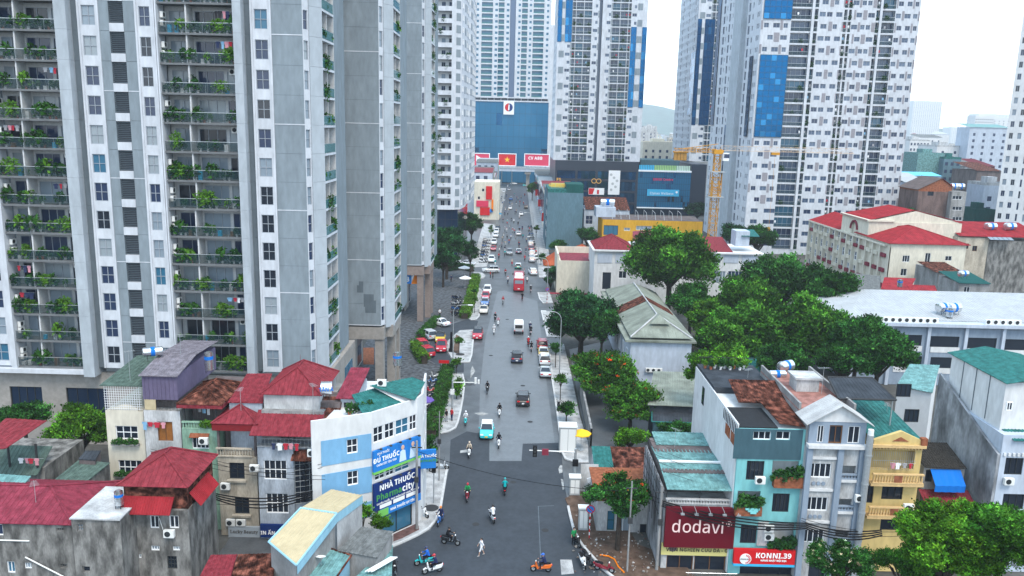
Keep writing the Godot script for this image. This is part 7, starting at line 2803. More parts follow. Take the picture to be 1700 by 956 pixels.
	for q in 8:
		var dd := 352.0 + q * 18
		var hh := rng.randf_range(10, 18)
		var o := thing("shop_house", "%s shop house in the far row below the street-end tower" % ["white", "ivory", "grey-blue", "cream", "pale blue"][q % 5], "house", V(-16.0, 0, -dd), 0, "far row of shop houses")
		b = B.new()
		b.bx(-6, 5.4, 0, hh, -16, 0)
		part(b, "wall", cols[(q + 2) % 5], o)
		b = B.new()
		b.sheet(V(-6.2, hh + 0.1, 0.3), V(5.6, hh + 0.1, 0.3), V(5.6, hh + 1.3, -16), V(-6.2, hh + 1.3, -16))
		part(b, "roof_sheet", pick([M.pale_teal_roof, M.grey_roof, M.red_roof, M.white_roof]), o)
		for s in 3:
			b = B.new()
			b.bx(-5 + s * 3.4, -3.4 + s * 3.4, hh - 3.0, hh - 1.4, 0.01, 0.08)
			part(b, "glazing", nv, o)
	build_school()
	d = 122.0
	x0 = xat(1412, 570, d)
	x1 = x0 + 46
	var hg := yat(1560, 541, d)
	var wins := []
	for q in 6:
		wins.append([1420 + q * 62.0, 553 + q * 2.6, 1468 + q * 62.0, 571 + q * 2.6, 1, 1, M.frame_dark, dk])
		wins.append([1420 + q * 62.0, 588 + q * 2.6, 1468 + q * 62.0, 606 + q * 2.6, 1, 1, M.frame_dark, dk])
	t = house("long blue-grey office block with white metal roof and a row of cooling units", d, x0, x1, hg, 16.0, M.blue_grey, wins, null, "building", "building")
	ax = t.position.x
	for w in wins:
		var rr := prect(w[0], w[3], w[2], w[3] + 9, d, ax)
		b = B.new()
		b.bx(rr.position.x, rr.end.x, rr.position.y, rr.end.y, 0.003, 0.08)
		part(b, "white_apron", M.white_wall, t)
	for q in 7:
		b = B.new()
		var u := xat(1412 + q * 62.0, 570, d) - ax
		b.bx(u, u + 0.5, 0, hg, 0.003, 0.4)
		part(b, "pilaster", M.pale_blue_grey, t)
	b = B.new()
	b.bx(x0 - ax - 1, x1 - ax, hg, hg + 0.5, -16.5, 0.9)
	part(b, "gutter", M.pale_blue_grey, t)
	b = B.new()
	b.slope(V(x0 - ax - 0.6, hg + 0.6, -1.0), V(x1 - ax, hg + 0.6, -1.0), V(x1 - ax, hg + 2.4, -16), V(x0 - ax + 8.0, hg + 2.4, -16), 0.5)
	part(b, "roof_sheet", M.white_roof, t)
	b = B.new()
	b.slope(V(x0 - ax - 0.6, hg + 0.6, -16), V(x0 - ax - 0.6, hg + 0.6, -1.0), V(x0 - ax + 8.0, hg + 2.4, -16), V(x0 - ax + 8.0, hg + 2.4, -16), 0.5)
	part(b, "roof_sheet", M.white_roof, t)
	for q in 11:
		ac_unit(t, at(xat(1436 + q * 11.5, 528, d) - ax, hg + 0.51, 0.2, 0, 1.25))
	for q in 5:
		ac_unit(t, at(xat(1640 + q * 12, 533, d) - ax, hg + 0.51, 0.2, 0, 1.25))
	for q in 2:
		tank(V(xat(1570 + q * 18, 520, d + 3), hg + 1.0, -d - 4.0), 0.75, 1.9, false, 0.3, ["first", "second"][q] + " of two steel tanks lying on the white metal roof", "")
	tank(V(xat(1583, 530, d + 1), hg + 0.7, -d - 2.4), 0.55, 1.3, true, 0.0, "upright blue-banded tank beside the lying pair on the white roof")

func build_school() -> void:
	var b := B.new()
	var fw: Material = M.frame_white
	var dk: Material = M.pane_dark
	var d := 180.0
	var x0 := xat(1474, 440, d)
	var x1 := xat(1600, 440, d)
	var h := yat(1535, 405, d)
	var t := house("ivory school building with bright red hipped roofs and arched balcony front", d, x0, x1, h, 16.0, M.ivory_wall, [[1498, 424, 1510, 435, 3, 1, fw, dk], [1535, 420, 1544, 444, 2, 1, fw, dk], [1569, 425, 1580, 433, 2, 1, fw, dk], [1495, 446, 1505, 458, 2, 1, fw, dk]], null, "school", "school")
	var ax := t.position.x
	hip_roof(t, x0 - ax, x1 - ax, -18, 0, h, 3.0, M.bright_red_roof, 0.6)
	var sx := x0 - ax
	var side := 62.0
	var xs := Transform3D(Basis(Vector3.UP, -PI / 2), V(sx - 0.05, 0, -50.0))
	var holes := []
	var wl := 50.0
	for f in 4:
		for c in 13:
			holes.append(Rect2(1.1 + c * 3.8, 1.0 + f * 3.4, 1.9, 2.1))
	b = B.new()
	for f in 4:
		b.wall(0, wl, 0.0 + f * 3.4, 3.4 + f * 3.4, holes.slice(f * 13, (f + 1) * 13), 0.3)
	b.wall(22, 38, 13.6, 18.0, [Rect2(28.5, 14.0, 3.0, 3.2)], 0.3)
	b.move(0, xs)
	part(b, "balcony_front", M.ivory_wall, t)
	for hh in holes:
		window(t, xs * at(hh.get_center().x, hh.position.y, -0.2), hh.size.x, hh.size.y, 2, 2, fw, pick([dk, M.pane_pale, M.pane_navy]), 0.1)
		if rng.randf() < 0.7:
			b = B.new()
			b.bx(hh.position.x - 0.1, hh.end.x + 0.1, hh.position.y - 0.1, hh.position.y + 0.75, 0.004, 0.5)
			b.move(0, xs)
			part(b, "balcony_box", M.pink_roof if rng.randf() < 0.55 else M.ivory_wall, t)
	for q in 13:
		b = B.new()
		b.bx(0.3 + q * 3.8, 0.85 + q * 3.8, 0, 13.6, 0.003, 0.6)
		b.move(0, xs)
		part(b, "pilaster", M.ivory_wall, t)
	b = B.new()
	for q in 12:
		var a0 := PI * q / 12
		var a1 := PI * (q + 1) / 12
		b.cyl(V(30 + cos(a0) * 2.0, 15.2 + sin(a0) * 2.0, 0.15), V(30 + cos(a1) * 2.0, 15.2 + sin(a1) * 2.0, 0.15), 0.3, 0.3, 6)
	b.move(0, xs)
	part(b, "red_arch", M.pink_roof, t)
	b = B.new()
	b.bx(0, wl - 1.5, 0, 13.5, -12, -0.9)
	b.bx(22, 38, 13.5, 17.9, -22, -0.35)
	b.bx(-0.3, wl - 1.2, 13.6, 14.0, -12.4, 0.7)
	b.bx(21.6, 38.4, 18.0, 18.4, -6.0, 0.5)
	b.move(0, xs)
	part(b, "wing_body", M.ivory_wall, t)
	for s in [[0.0, 22.0, 14.0, -12.0], [22.0, 38.0, 18.2, -22.0]]:
		for hlf in 2:
			b = B.new()
			var m: float = s[3] / 2
			if hlf == 0:
				b.sheet(V(s[0], s[2], 0.6), V(s[1], s[2], 0.6), V(s[1] - 1, s[2] + 2.6, m), V(s[0] + 1, s[2] + 2.6, m))
			else:
				b.sheet(V(s[1], s[2], s[3] - 0.5), V(s[0], s[2], s[3] - 0.5), V(s[0] + 1, s[2] + 2.6, m), V(s[1] - 1, s[2] + 2.6, m))
			b.move(0, xs)
			part(b, "roof_sheet", M.bright_red_roof, t)
		for gx in [s[0] + 0.4, s[1] - 0.4]:
			b = B.new()
			b.tri(V(gx, s[2] - 0.3, 0.4), V(gx, s[2] - 0.3, s[3] - 0.4), V(gx, s[2] + 2.45, s[3] / 2))
			b.move(0, xs)
			part(b, "gable_wall", M.ivory_wall, t)
	d = 168.0
	t = house("grey stucco house with rusty roof below the school", d, xat(1556, 470, d), xat(1608, 470, d), yat(1580, 452, d), 10.0, M.plaster, [[1572, 458, 1582, 468, 2, 1, fw, M.pane_pale]])
	shed(t, xat(1552, 450, d) - t.position.x, xat(1600, 450, d) - t.position.x, yat(1580, 452, d), 0.3, yat(1580, 445, d), -8, M.rust_roof)
	d = 158.0
	t = house("grey lean-to house with dark green sheet roof", d, xat(1590, 490, d), xat(1642, 490, d), yat(1615, 470, d), 8.0, M.plaster, [[1600, 476, 1610, 486, 2, 1, fw, dk]])
	shed(t, xat(1590, 470, d) - t.position.x, xat(1644, 470, d) - t.position.x, yat(1615, 470, d), 0.4, yat(1615, 462, d), -8, M.dark_green)
	roof_block("low house with pink-red sheet roof before the school", [[1462, 480, 8.0], [1510, 482, 8.0], [1520, 462, 9.0], [1468, 460, 9.0]], M.bright_red_roof, M.ivory_wall)
	roof_block("second low pink-red sheet roof next to the school", [[1512, 482, 8.0], [1556, 484, 8.0], [1552, 474, 8.6], [1505, 472, 8.6]], M.bright_red_roof, M.plaster)
	roof_block("dark grey terrace house roof between trees and school", [[1395, 486, 8.0], [1460, 488, 8.0], [1462, 458, 8.4], [1404, 452, 8.4]], M.grey_roof, M.slate)
	tank(G(1493, 478, 9.0), 0.5, 1.3, true, 0.0, "blue-banded upright tank on the pink-red roof")
	tank(G(1598, 462, 11.0), 0.6, 1.8, false, 0.3, "steel tank lying on the green lean-to roof", "")
	d = 190.0
	t = house("cream and black-stained house with broad red roof and glass skylights", d, xat(1588, 410, d), xat(1640, 410, d), yat(1610, 394, d), 12.0, M.cream_wall, [[1601, 404, 1608, 413, 2, 1, M.timber, dk], [1614, 408, 1622, 417, 2, 1, M.timber, dk]])
	var ax2 := t.position.x
	b = B.new()
	b.bx(xat(1640, 410, d) - ax2, xat(1730, 410, d) - ax2, 0, yat(1670, 400, d), -12, 0.2)
	part(b, "stained_wing", M.concrete, t)
	shed(t, xat(1592, 394, d) - ax2, xat(1735, 394, d) - ax2, yat(1620, 392, d), 0.4, yat(1620, 380, d) + 0.6, -11, M.bright_red_roof)
	for q in 5:
		b = B.new()
		b.box(V(xat(1640 + q * 8, 398, d) - ax2, yat(1650, 397, d) + 0.35, 1.0), V(1.0, 0.05, 1.8), Basis(Vector3.RIGHT, 0.3))
		part(b, "skylight_panel", M.pane_pale, t)
	tank(V(xat(1640, 378, d + 6), yat(1640, 378, d + 6) - 0.8, -d - 5), 0.9, 2.4, false, 0.2, "first steel tank on the broad red roof", "")
	tank(V(xat(1672, 378, d + 6), yat(1672, 378, d + 6) - 0.8, -d - 5), 0.9, 2.4, false, 0.2, "second steel tank on the broad red roof", "")
	d = 238.0
	x0 = xat(1522, 340, d)
	x1 = xat(1577, 340, d)
	h = yat(1550, 318, d)
	t = house("tall brown weathered house with gabled red attic roof", d, x0, x1, h, 12.0, mat("brown_wall", 0.2, 0.14, 0.13, 0.9, "worn", V(0.11, 0.035, 0.11)), [[1540, 316, 1550, 325, 2, 1, M.frame_dark, dk]], null)
	ax = t.position.x
	var ww := (x1 - x0) / 2
	b = B.new()
	b.ext(PackedVector2Array([Vector2(-ww, h), Vector2(ww, h), Vector2(ww, h + 1.5), Vector2(ww * 0.3, h + 3.8), Vector2(-ww, h + 0.6)]), -12, -0.05)
	part(b, "gable", M.terracotta, t)
	b = B.new()
	b.sheet(V(ww + 0.4, h + 1.4, 0.3), V(ww + 0.4, h + 1.4, -12.3), V(ww * 0.3, h + 3.95, -12.3), V(ww * 0.3, h + 3.95, 0.3))
	part(b, "roof_sheet", M.bright_red_roof, t)
	b = B.new()
	b.sheet(V(-ww - 0.4, h + 0.5, -12.3), V(-ww - 0.4, h + 0.5, 0.3), V(ww * 0.3, h + 3.95, 0.3), V(ww * 0.3, h + 3.95, -12.3))
	part(b, "roof_sheet", M.brown_grey, t)
	d = 236.0
	t = house("grey stepped house with balconies beside the tall brown one", d, xat(1578, 340, d), xat(1602, 340, d), yat(1590, 318, d), 12.0, M.plaster, [[1581, 343, 1597, 349, 3, 1, fw, dk], [1581, 360, 1597, 366, 3, 1, fw, dk], [1581, 325, 1597, 331, 3, 1, fw, dk]])
	for q in 2:
		tank(V(xat(1584 + q * 11, 306, d + 4), yat(1590, 318, d), -d - 4), 0.9, 1.7, false, 0.0, ["older dull", "newer shiny"][q] + " steel tank on the grey stepped house", "")
	roof_block("maroon lean-to roof at the foot of the brown house", [[1516, 372, 8.0], [1572, 376, 8.0], [1560, 356, 9.5], [1520, 352, 9.5]], M.red_roof, M.brown_grey)

func build_streets() -> void:
	var b := B.new()
	for s in [[928, 634, 11.0, -1, "grey street lamp by the parked silver car"], [908, 498, 9.5, -1, "grey street lamp over the footway corner with the round sign"], [752, 606, 10.0, 1, "grey street lamp rising from the traffic island"], [893, 452, 9.5, -1, "street lamp near the ochre house with orange roof"], [825, 372, 9.5, 1, "street lamp at the far crossing"], [884, 400, 9.5, -1, "street lamp beside the blank teal slab"]]:
		var p := G(s[0], s[1], 0.13)
		var o := thing("street_lamp", s[4], "street lamp", p, 0, "street lamps")
		b = B.new()
		b.cyl(Vector3.ZERO, V(0, 0.5, 0), 0.16, 0.16, 8)
		b.cyl(V(0, 0.5, 0), V(0, s[2] - 1.2, 0), 0.1, 0.065, 8)
		part(b, "pole", M.galvanised, o)
		b = B.new()
		var pts := []
		for q in 6:
			var a := PI / 2 * q / 5
			pts.append(V(s[3] * (1.3 - 1.3 * cos(a)), s[2] - 1.2 + 1.2 * sin(a), 0))
		pts.append(V(s[3] * 2.4, s[2] + 0.05, 0))
		b.path(pts, 0.06, 0.045, 6)
		part(b, "arm", M.galvanised, o)
		b = B.new()
		b.box(V(s[3] * 2.7, s[2] + 0.03, 0), V(0.8, 0.14, 0.3))
		b.box(V(s[3] * 2.7, s[2] - 0.05, 0), V(0.6, 0.06, 0.22))
		part(b, "lamp_head", M.ac_white, o)
	var p0 := G(953, 812, 0.1)
	var tl := thing("traffic_light", "gantry traffic light reaching over the road with a long white arm", "traffic light", p0)
	var hh := yat(955, 752, -p0.z)
	var hx := xat(888, 750, -p0.z) - p0.x
	b = B.new()
	b.cyl(Vector3.ZERO, V(0, hh + 0.4, 0), 0.17, 0.13, 10)
	part(b, "post", M.galvanised, tl)
	b = B.new()
	b.cyl(V(0, hh, 0), V(hx - 0.6, hh + 0.1, 0), 0.09, 0.06, 8)
	part(b, "arm", M.ac_white, tl)
	b = B.new()
	b.bx(hx - 0.22, hx + 0.22, hh - 0.6, hh + 0.6, -0.2, 0.15)
	var hd := part(b, "signal_head", M.black, tl)
	for q in 3:
		b = B.new()
		b.cyl(V(hx, hh - 0.38 + q * 0.38, 0.15), V(hx, hh - 0.38 + q * 0.38, 0.2), 0.14, 0.14, 12)
		part(b, "lens", M.dark_metal, hd)
	b = B.new()
	var h2 := xat(905, 752, -p0.z) - p0.x
	b.bx(h2 - 0.35, h2 + 0.35, hh - 0.32, hh + 0.35, 0.1, 0.3)
	part(b, "count_down_box", mat("dull_red", 0.2, 0.03, 0.05, 0.5), tl)
	b = B.new()
	b.bx(-0.3, 0.3, 2.8, 3.5, 0.1, 0.4)
	part(b, "pedestrian_head", M.black, tl)
	p0 = G(751, 676, 0.13)
	tl = thing("traffic_light", "gantry traffic light by the clipped hedge with white arm over the road", "traffic light", p0)
	hh = yat(752, 636, -p0.z)
	hx = xat(792, 635, -p0.z) - p0.x
	b = B.new()
	b.cyl(Vector3.ZERO, V(0, hh + 0.3, 0), 0.16, 0.12, 10)
	part(b, "post", M.galvanised, tl)
	b = B.new()
	b.cyl(V(0, hh, 0), V(hx, hh + 0.05, 0), 0.08, 0.06, 8)
	part(b, "arm", M.ac_white, tl)
	b = B.new()
	b.bx(hx - 0.35, hx - 0.05, hh - 0.1, hh + 0.75, -0.1, 0.15)
	b.bx(hx + 0.1, hx + 0.35, hh - 0.1, hh + 0.45, -0.1, 0.15)
	part(b, "signal_head", M.ac_white, tl)
	b = B.new()
	b.bx(-0.25, 0.25, 1.9, 2.6, -0.2, 0.2)
	part(b, "signal_cabinet", M.ac_white, tl)
	p0 = G(720, 835, 0.13)
	tl = thing("traffic_light", "black pavement traffic signal on a thin post before the pharmacy", "traffic light", p0)
	b = B.new()
	b.cyl(Vector3.ZERO, V(0, 5.0, 0), 0.07, 0.06, 8)
	part(b, "post", M.galvanised, tl)
	for q in 2:
		b = B.new()
		b.bx(-0.2, 0.2, 3.4 + q * 0.85, 4.1 + q * 0.85, -0.15, 0.2)
		part(b, "signal_head", M.black, tl)
	for s in [[692, 878, 9.0, 0.14, "thick concrete utility pole at the pharmacy corner"], [729, 798, 8.0, 0.08, "slim steel pole with spike on the pharmacy pavement"], [1041, 948, 8.5, 0.09, "slim steel pole by the corner tree"], [1090, 945, 8.0, 0.15, "utility pole wrapped in cables beside the maroon sign shop"]]:
		var p := G(s[0], s[1], 0.1)
		var o := thing("utility_pole", s[4], "pole", p, 0, "poles at the junction")
		b = B.new()
		b.cyl(Vector3.ZERO, V(0, s[2], 0), s[3], s[3] * 0.75, 10)
		part(b, "shaft", M.plaster, o)
		b = B.new()
		b.bx(-0.5, 0.5, s[2] - 0.7, s[2] - 0.6, -0.05, 0.05)
		part(b, "crossarm", M.dark_metal, o)
		b = B.new()
		b.bx(-0.2, 0.2, s[2] * 0.55, s[2] * 0.55 + 0.5, s[3] * 0.8, s[3] + 0.2)
		part(b, "meter_box", M.dark_metal, o)
	p0 = G(1041, 948, 0.1)
	for s in [[V(G(692, 878).x, 8.0, G(692, 878).z), V(G(1041, 948).x, 7.6, G(1041, 948).z), 0.9, "long black cable sagging across the junction"], [V(G(1090, 945).x, 6.6, G(1090, 945).z), V(xat(1334, 900, 64.3), 5.6, -64.3), 0.5, "bundle of black cables along the shop fronts"], [V(xat(362, 880, 69.0), 5.0, -68.4), V(xat(520, 850, 66.0), 6.6, -66.0), 0.6, "black cable bundle above the beauty shop"], [V(xat(1334, 900, 64.3), 5.6, -64.3), V(xat(1460, 900, 64.3), 5.2, -64.2), 0.4, "black cables continuing past the townhouse"]]:
		for q in (1 if s[2] > 0.8 else 4):
			b = B.new()
			var pts := []
			for k in 17:
				var u := k / 16.0
				var pt: Vector3 = s[0].lerp(s[1], u)
				pt.y -= s[2] * 4 * u * (1 - u) * (1 + 0.25 * q) + 0.12 * q
				pts.append(pt + V(0, 0, 0.08 * q))
			b.path(pts, 0.025 if s[2] > 0.8 else 0.06, 0.025 if s[2] > 0.8 else 0.06, 5)
			tag(part(b, "overhead_cable", M.black, self), s[3], "cable", "overhead cables")
	for s in [[978, 893, 3.1, "round blue and red no-stopping sign on a striped post"], [908, 503, 3.2, "small round blue sign at the footway corner"]]:
		var o := thing("road_sign", s[3], "road sign", G(s[0], s[1], 0.1))
		for q in 8:
			b = B.new()
			b.cyl(V(0, q * 0.32, 0), V(0, (q + 1) * 0.32, 0), 0.05, 0.05, 8)
			part(b, "post_band", M.sign_white if q % 2 else M.sign_red, o)
		b = B.new()
		b.cyl(V(0, s[2] - 0.1, 0.06), V(0, s[2] - 0.1, 0.1), 0.42, 0.42, 20)
		var f := part(b, "disc_rim", M.sign_red, o)
		b = B.new()
		b.cyl(V(0, s[2] - 0.1, 0.1), V(0, s[2] - 0.1, 0.115), 0.33, 0.33, 20)
		part(b, "disc", M.sign_blue, f)
		b = B.new()
		b.box(V(0, s[2] - 0.1, 0.12), V(0.64, 0.09, 0.01), Basis(V(0, 0, 1), -0.78))
		part(b, "bar", M.sign_red, f)
	var rs := thing("name_sign", "small red sign on two posts at the hedge end", "sign", G(737, 618, 0.1))
	b = B.new()
	b.cyl(V(-0.4, 0, 0), V(-0.4, 1.7, 0), 0.04, 0.04, 6)
	b.cyl(V(0.4, 0, 0), V(0.4, 1.7, 0), 0.04, 0.04, 6)
	part(b, "posts", M.galvanised, rs)
	b = B.new()
	b.bx(-0.8, 0.8, 1.5, 2.0, 0.04, 0.1)
	part(b, "plate", M.sign_red, rs)
	for s in [[942, 752, 2.0, 3.2, 1.6, "tall pale transformer kiosk on the footway"], [954, 822, 1.1, 1.9, 0.9, "grey cabinet under the gantry traffic light"], [968, 880, 0.9, 2.2, 0.7, "battered grey cabinet on the dug-up verge"]]:
		var o := thing("electric_cabinet", s[5], "cabinet", G(s[0], s[1], 0.1))
		b = B.new()
		b.bx(-s[2] / 2, s[2] / 2, 0, s[3], -s[4], 0)
		part(b, "case", mat("cabinet_grey", 0.42, 0.44, 0.45, 0.6, "clean"), o)
		b = B.new()
		b.bx(-s[2] / 2 - 0.08, s[2] / 2 + 0.08, s[3], s[3] + 0.12, -s[4] - 0.08, 0.08)
		part(b, "lid", M.ac_white, o)
		b = B.new()
		b.bx(-s[2] / 2 + 0.1, -0.03, 0.2, s[3] - 0.2, 0.0, 0.03)
		part(b, "door", M.ac_white, o)
		b = B.new()
		b.bx(0.03, s[2] / 2 - 0.1, 0.2, s[3] - 0.2, 0.0, 0.03)
		part(b, "door", M.ac_white, o)
	for s in [[964, 748, 2.4, 1.2, "letter_yellow", "yellow parasol over the footway stall"], [706, 690, 2.4, 1.2, "violet", "violet parasol beside the pharmacy's flank"], [772, 478, 2.6, 1.5, "sign_white", "white parasol at the hedge end of the plaza"], [771, 460, 2.6, 1.6, "sign_white", "wide white parasol near the lane"]]:
		mat("violet", 0.12, 0.08, 0.3, 0.7)
		var o := thing("parasol", s[5], "parasol", G(s[0], s[1], 0.1))
		b = B.new()
		b.cyl(Vector3.ZERO, V(0, s[2] + 0.35, 0), 0.03, 0.03, 6)
		b.cyl(Vector3.ZERO, V(0, 0.12, 0), 0.3, 0.28, 10)
		part(b, "pole", M.galvanised, o)
		for q in 8:
			var a0 := TAU * q / 8
			var a1 := TAU * (q + 1) / 8
			b = B.new()
			var e0 := V(cos(a0) * s[3], s[2] - 0.15, sin(a0) * s[3])
			var e1 := V(cos(a1) * s[3], s[2] - 0.15, sin(a1) * s[3])
			var tp := V(0, s[2] + 0.4, 0)
			b.tri(e0, tp, e1)
			b.quad(e0 + V(0, -0.12, 0), e0, e1, e1 + V(0, -0.12, 0))
			part(b, "canopy_panel", M[s[4]], o)
	var wa := G(979, 742)
	var wb := G(1008, 770)
	var yw := thing("yard_wall", "grey rendered yard wall along the footway", "wall", wa)
	var wdir := G(962, 655) - wa
	b = B.new()
	var n := 9
	for q in n:
		b = B.new()
		var u0 := wdir * (float(q) / n)
		var u1 := wdir * ((q + 0.97) / n)
		b.quad(u0, u1, u1 + V(0, 2.4, 0), u0 + V(0, 2.4, 0))
		b.quad(u1 + V(0.25, 0, 0), u0 + V(0.25, 0, 0), u0 + V(0.25, 2.4, 0), u1 + V(0.25, 2.4, 0))
		b.quad(u0 + V(0, 2.4, 0), u1 + V(0, 2.4, 0), u1 + V(0.25, 2.4, 0), u0 + V(0.25, 2.4, 0))
		part(b, "wall_bay", M.plaster, yw)
	var lb := thing("leaning_board", "white board leaning on the low shed", "board", G(978, 815, 0.1))
	b = B.new()
	b.box(V(0, 1.4, -0.3), V(1.9, 2.9, 0.08), Basis(Vector3.RIGHT, -0.25))
	part(b, "panel", M.aged_white, lb)
	b = B.new()
	b.box(V(0.2, 1.5, 0.35), V(1.0, 0.5, 0.12), Basis(V(0, 0, 1), 0.3))
	part(b, "patch", M.sign_white, lb)
	var rub := B.new()
	for q in 260:
		var g := G(rng.randf_range(950, 1085), rng.randf_range(838, 950), 0.1)
		var sz := rng.randf_range(0.04, 0.16)
		if g.x < G(948 + (-g.z - 60), 870).x and g.z < -76:
			continue
		rub.col = pick([Color(0.3, 0.28, 0.26), Color(0.16, 0.1, 0.08), Color(0.22, 0.18, 0.15), Color(0.5, 0.5, 0.5)])
		rub.box(g + V(0, sz * 0.3, 0), V(sz, sz * 0.6, sz * 1.3), Basis(Vector3.UP, rng.randf() * 6) * Basis(Vector3.RIGHT, rng.randf() * 0.6))
	var rm := mat("rubble_mix", 0.8, 0.8, 0.8, 0.95)
	rm.vertex_color_use_as_albedo = true
	tag(part(rub, "rubble", rm, self), "scattered builder's rubble on the brown verge", "rubble", "", "stuff")
	b = B.new()
	var hp := []
	for p in [[996, 921], [1010, 923], [1020, 928], [1026, 940], [1036, 950]]:
		hp.append(G(p[0], p[1], 0.14))
	b.path(hp, 0.07, 0.07, 7)
	tag(part(b, "hose", M.sign_orange, self), "orange plastic hose lying on the dirt verge", "hose")
	var bn := thing("litter_bin", "blue plastic bin full of bags at the pharmacy door", "bin", G(681, 866, 0.13))
	b = B.new()
	b.cyl(Vector3.ZERO, V(0, 0.95, 0), 0.42, 0.5, 14)
	part(b, "tub", M.tarp_blue, bn)
	b = B.new()
	for q in 4:
		b.ball(V(cos(q * 1.6) * 0.2, 1.0, sin(q * 1.6) * 0.2), V(0.22, 0.2, 0.22), 8, 5)
	part(b, "bags", M.black, bn)
	for s in [[716, 843, "round iron manhole cover on the pharmacy pavement"], [764, 588, "square drain cover on the traffic island"]]:
		var o := G(s[0], s[1], 0.14)
		b = B.new()
		b.cyl(o, o + V(0, 0.012, 0), 0.75, 0.75, 20)
		tag(part(b, "manhole_cover", M.dark_metal, self), s[2], "manhole cover")
	hedge([[744, 614], [735, 650], [722, 700], [716, 726]], 1.5, 1.2, "clipped green hedge between the pavement and the towers' apron", "leaf_a")
	hedge([[790, 462], [786, 482], [780, 505], [771, 529]], 1.7, 1.3, "clipped green hedge beside the plaza", "leaf_b")
	hedge([[726, 535], [708, 552], [696, 566]], 1.0, 1.4, "low shrubs edging the car park", "leaf_a")
	hedge([[688, 578], [697, 594], [705, 604]], 1.2, 1.6, "yellow-green shrubs by the red parked cars", "leaf_b")
	hedge([[742, 450], [765, 446], [784, 451]], 1.3, 1.6, "dark shrub bed under the towers' trees", "leaf_c")
	var bo := thing("covered_post", "tall black wrapped post standing on the island kerb", "post", G(749, 583, 0.13))
	b = B.new()
	b.cyl(Vector3.ZERO, V(0, 0.5, 0), 0.5, 0.4, 8)
	b.cyl(V(0, 0.5, 0), V(0, 3.4, 0), 0.3, 0.16, 8)
	part(b, "wrapping", M.black, bo)
	for s in [[810, 362, "tall blue banner standing at the far crossing"], [829, 364, "round blue umbrella near the far crossing"]]:
		var o := thing("blue_banner", s[2], "banner", G(s[0], s[1], 0.0))
		b = B.new()
		b.bx(-0.05, 0.05, 0, 3.0, -0.05, 0.05)
		part(b, "post", M.galvanised, o)
		b = B.new()
		if s[0] == 810:
			b.bx(-0.6, 0.6, 0.8, 3.0, 0.06, 0.12)
		else:
			b.cyl(V(0, 2.2, 0), V(0, 2.8, 0), 1.3, 0.1, 10)
		part(b, "cloth", M.sign_cyan, o)

func hedge(px: Array, w: float, h: float, label: String, lm: String) -> void:
	var o := thing("hedge", label, "hedge", G(px[0][0], px[0][1]))
	var pts := []
	for p in px:
		pts.append(G(p[0], p[1]) - o.position)
	var core := B.new()
	var xf := []
	for q in pts.size() - 1:
		var a: Vector3 = pts[q]
		var c: Vector3 = pts[q + 1]
		var l := a.distance_to(c)
		var dirv := (c - a) / l
		core.box((a + c) / 2 + V(0, h * 0.42, 0), V(w * 0.75, h * 0.84, l), Basis(Vector3.UP, atan2(dirv.x, dirv.z)))
		var sidev := V(-dirv.z, 0, dirv.x)
		for k in int(l * 26 * (h + w * 0.5)):
			var f := rng.randf() * 3.0
			var off := sidev * (w / 2 if f < 1 else -w / 2 if f < 2 else rng.randf_range(-w / 2, w / 2))
			var y := h * 0.95 if f >= 2 else rng.randf_range(0.05, h)
			xf.append(Transform3D(Basis(Vector3.UP, rng.randf() * 6.28).scaled(Vector3.ONE * rng.randf_range(0.4, 0.7)), a.lerp(c, rng.randf()) + off * rng.randf_range(0.85, 1.08) + V(0, y + rng.randf_range(-0.15, 0.12), 0)))
	part(core, "branches", M.bark, o)
	scatter(o, "foliage", xf, leaf_mat(lm, 0, 0, 0))

func clump_mesh() -> Mesh:
	if not shapes.has("clump"):
		var rr := RandomNumberGenerator.new()
		rr.seed = 91
		var b := B.new()
		for q in 12:
			var d := V(rr.randfn(), rr.randfn() * 0.7, rr.randfn()) * 0.27
			var u := V(rr.randfn(), rr.randfn() * 0.5 - 0.15, rr.randfn()).normalized() * 0.23
			var w := u.cross(V(rr.randfn() * 0.5, 1, rr.randfn() * 0.5)).normalized() * 0.11
			var fold := V(0, 0.035, 0)
			var s := rr.randf_range(0.8, 1.2)
			b.col = Color(s, s, s)
			b.tri(d - u, d + w + fold, d + u)
			b.tri(d - u, d + u, d - w + fold)
		shapes.clump = b.mesh()
	return shapes.clump

func scatter(parent: Node3D, called: String, xf: Array, m: Material, me: Mesh = null, tone := []) -> void:
	var mm := MultiMesh.new()
	mm.transform_format = MultiMesh.TRANSFORM_3D
	mm.use_colors = true
	mm.mesh = me if me else clump_mesh()
	mm.instance_count = xf.size()
	for q in xf.size():
		mm.set_instance_transform(q, xf[q])
		var s := rng.randf_range(0.35, 1.0) if rng.randf() < 0.7 else rng.randf_range(1.0, 2.3)
		if tone:
			s *= tone[q]
		mm.set_instance_color(q, Color(s * rng.randf_range(0.85, 1.3), s, s * rng.randf_range(0.7, 1.05)))
	var o := MultiMeshInstance3D.new()
	o.name = called
	o.multimesh = mm
	o.material_override = m
	o.set_meta("kind", "stuff")
	parent.add_child(o, true)

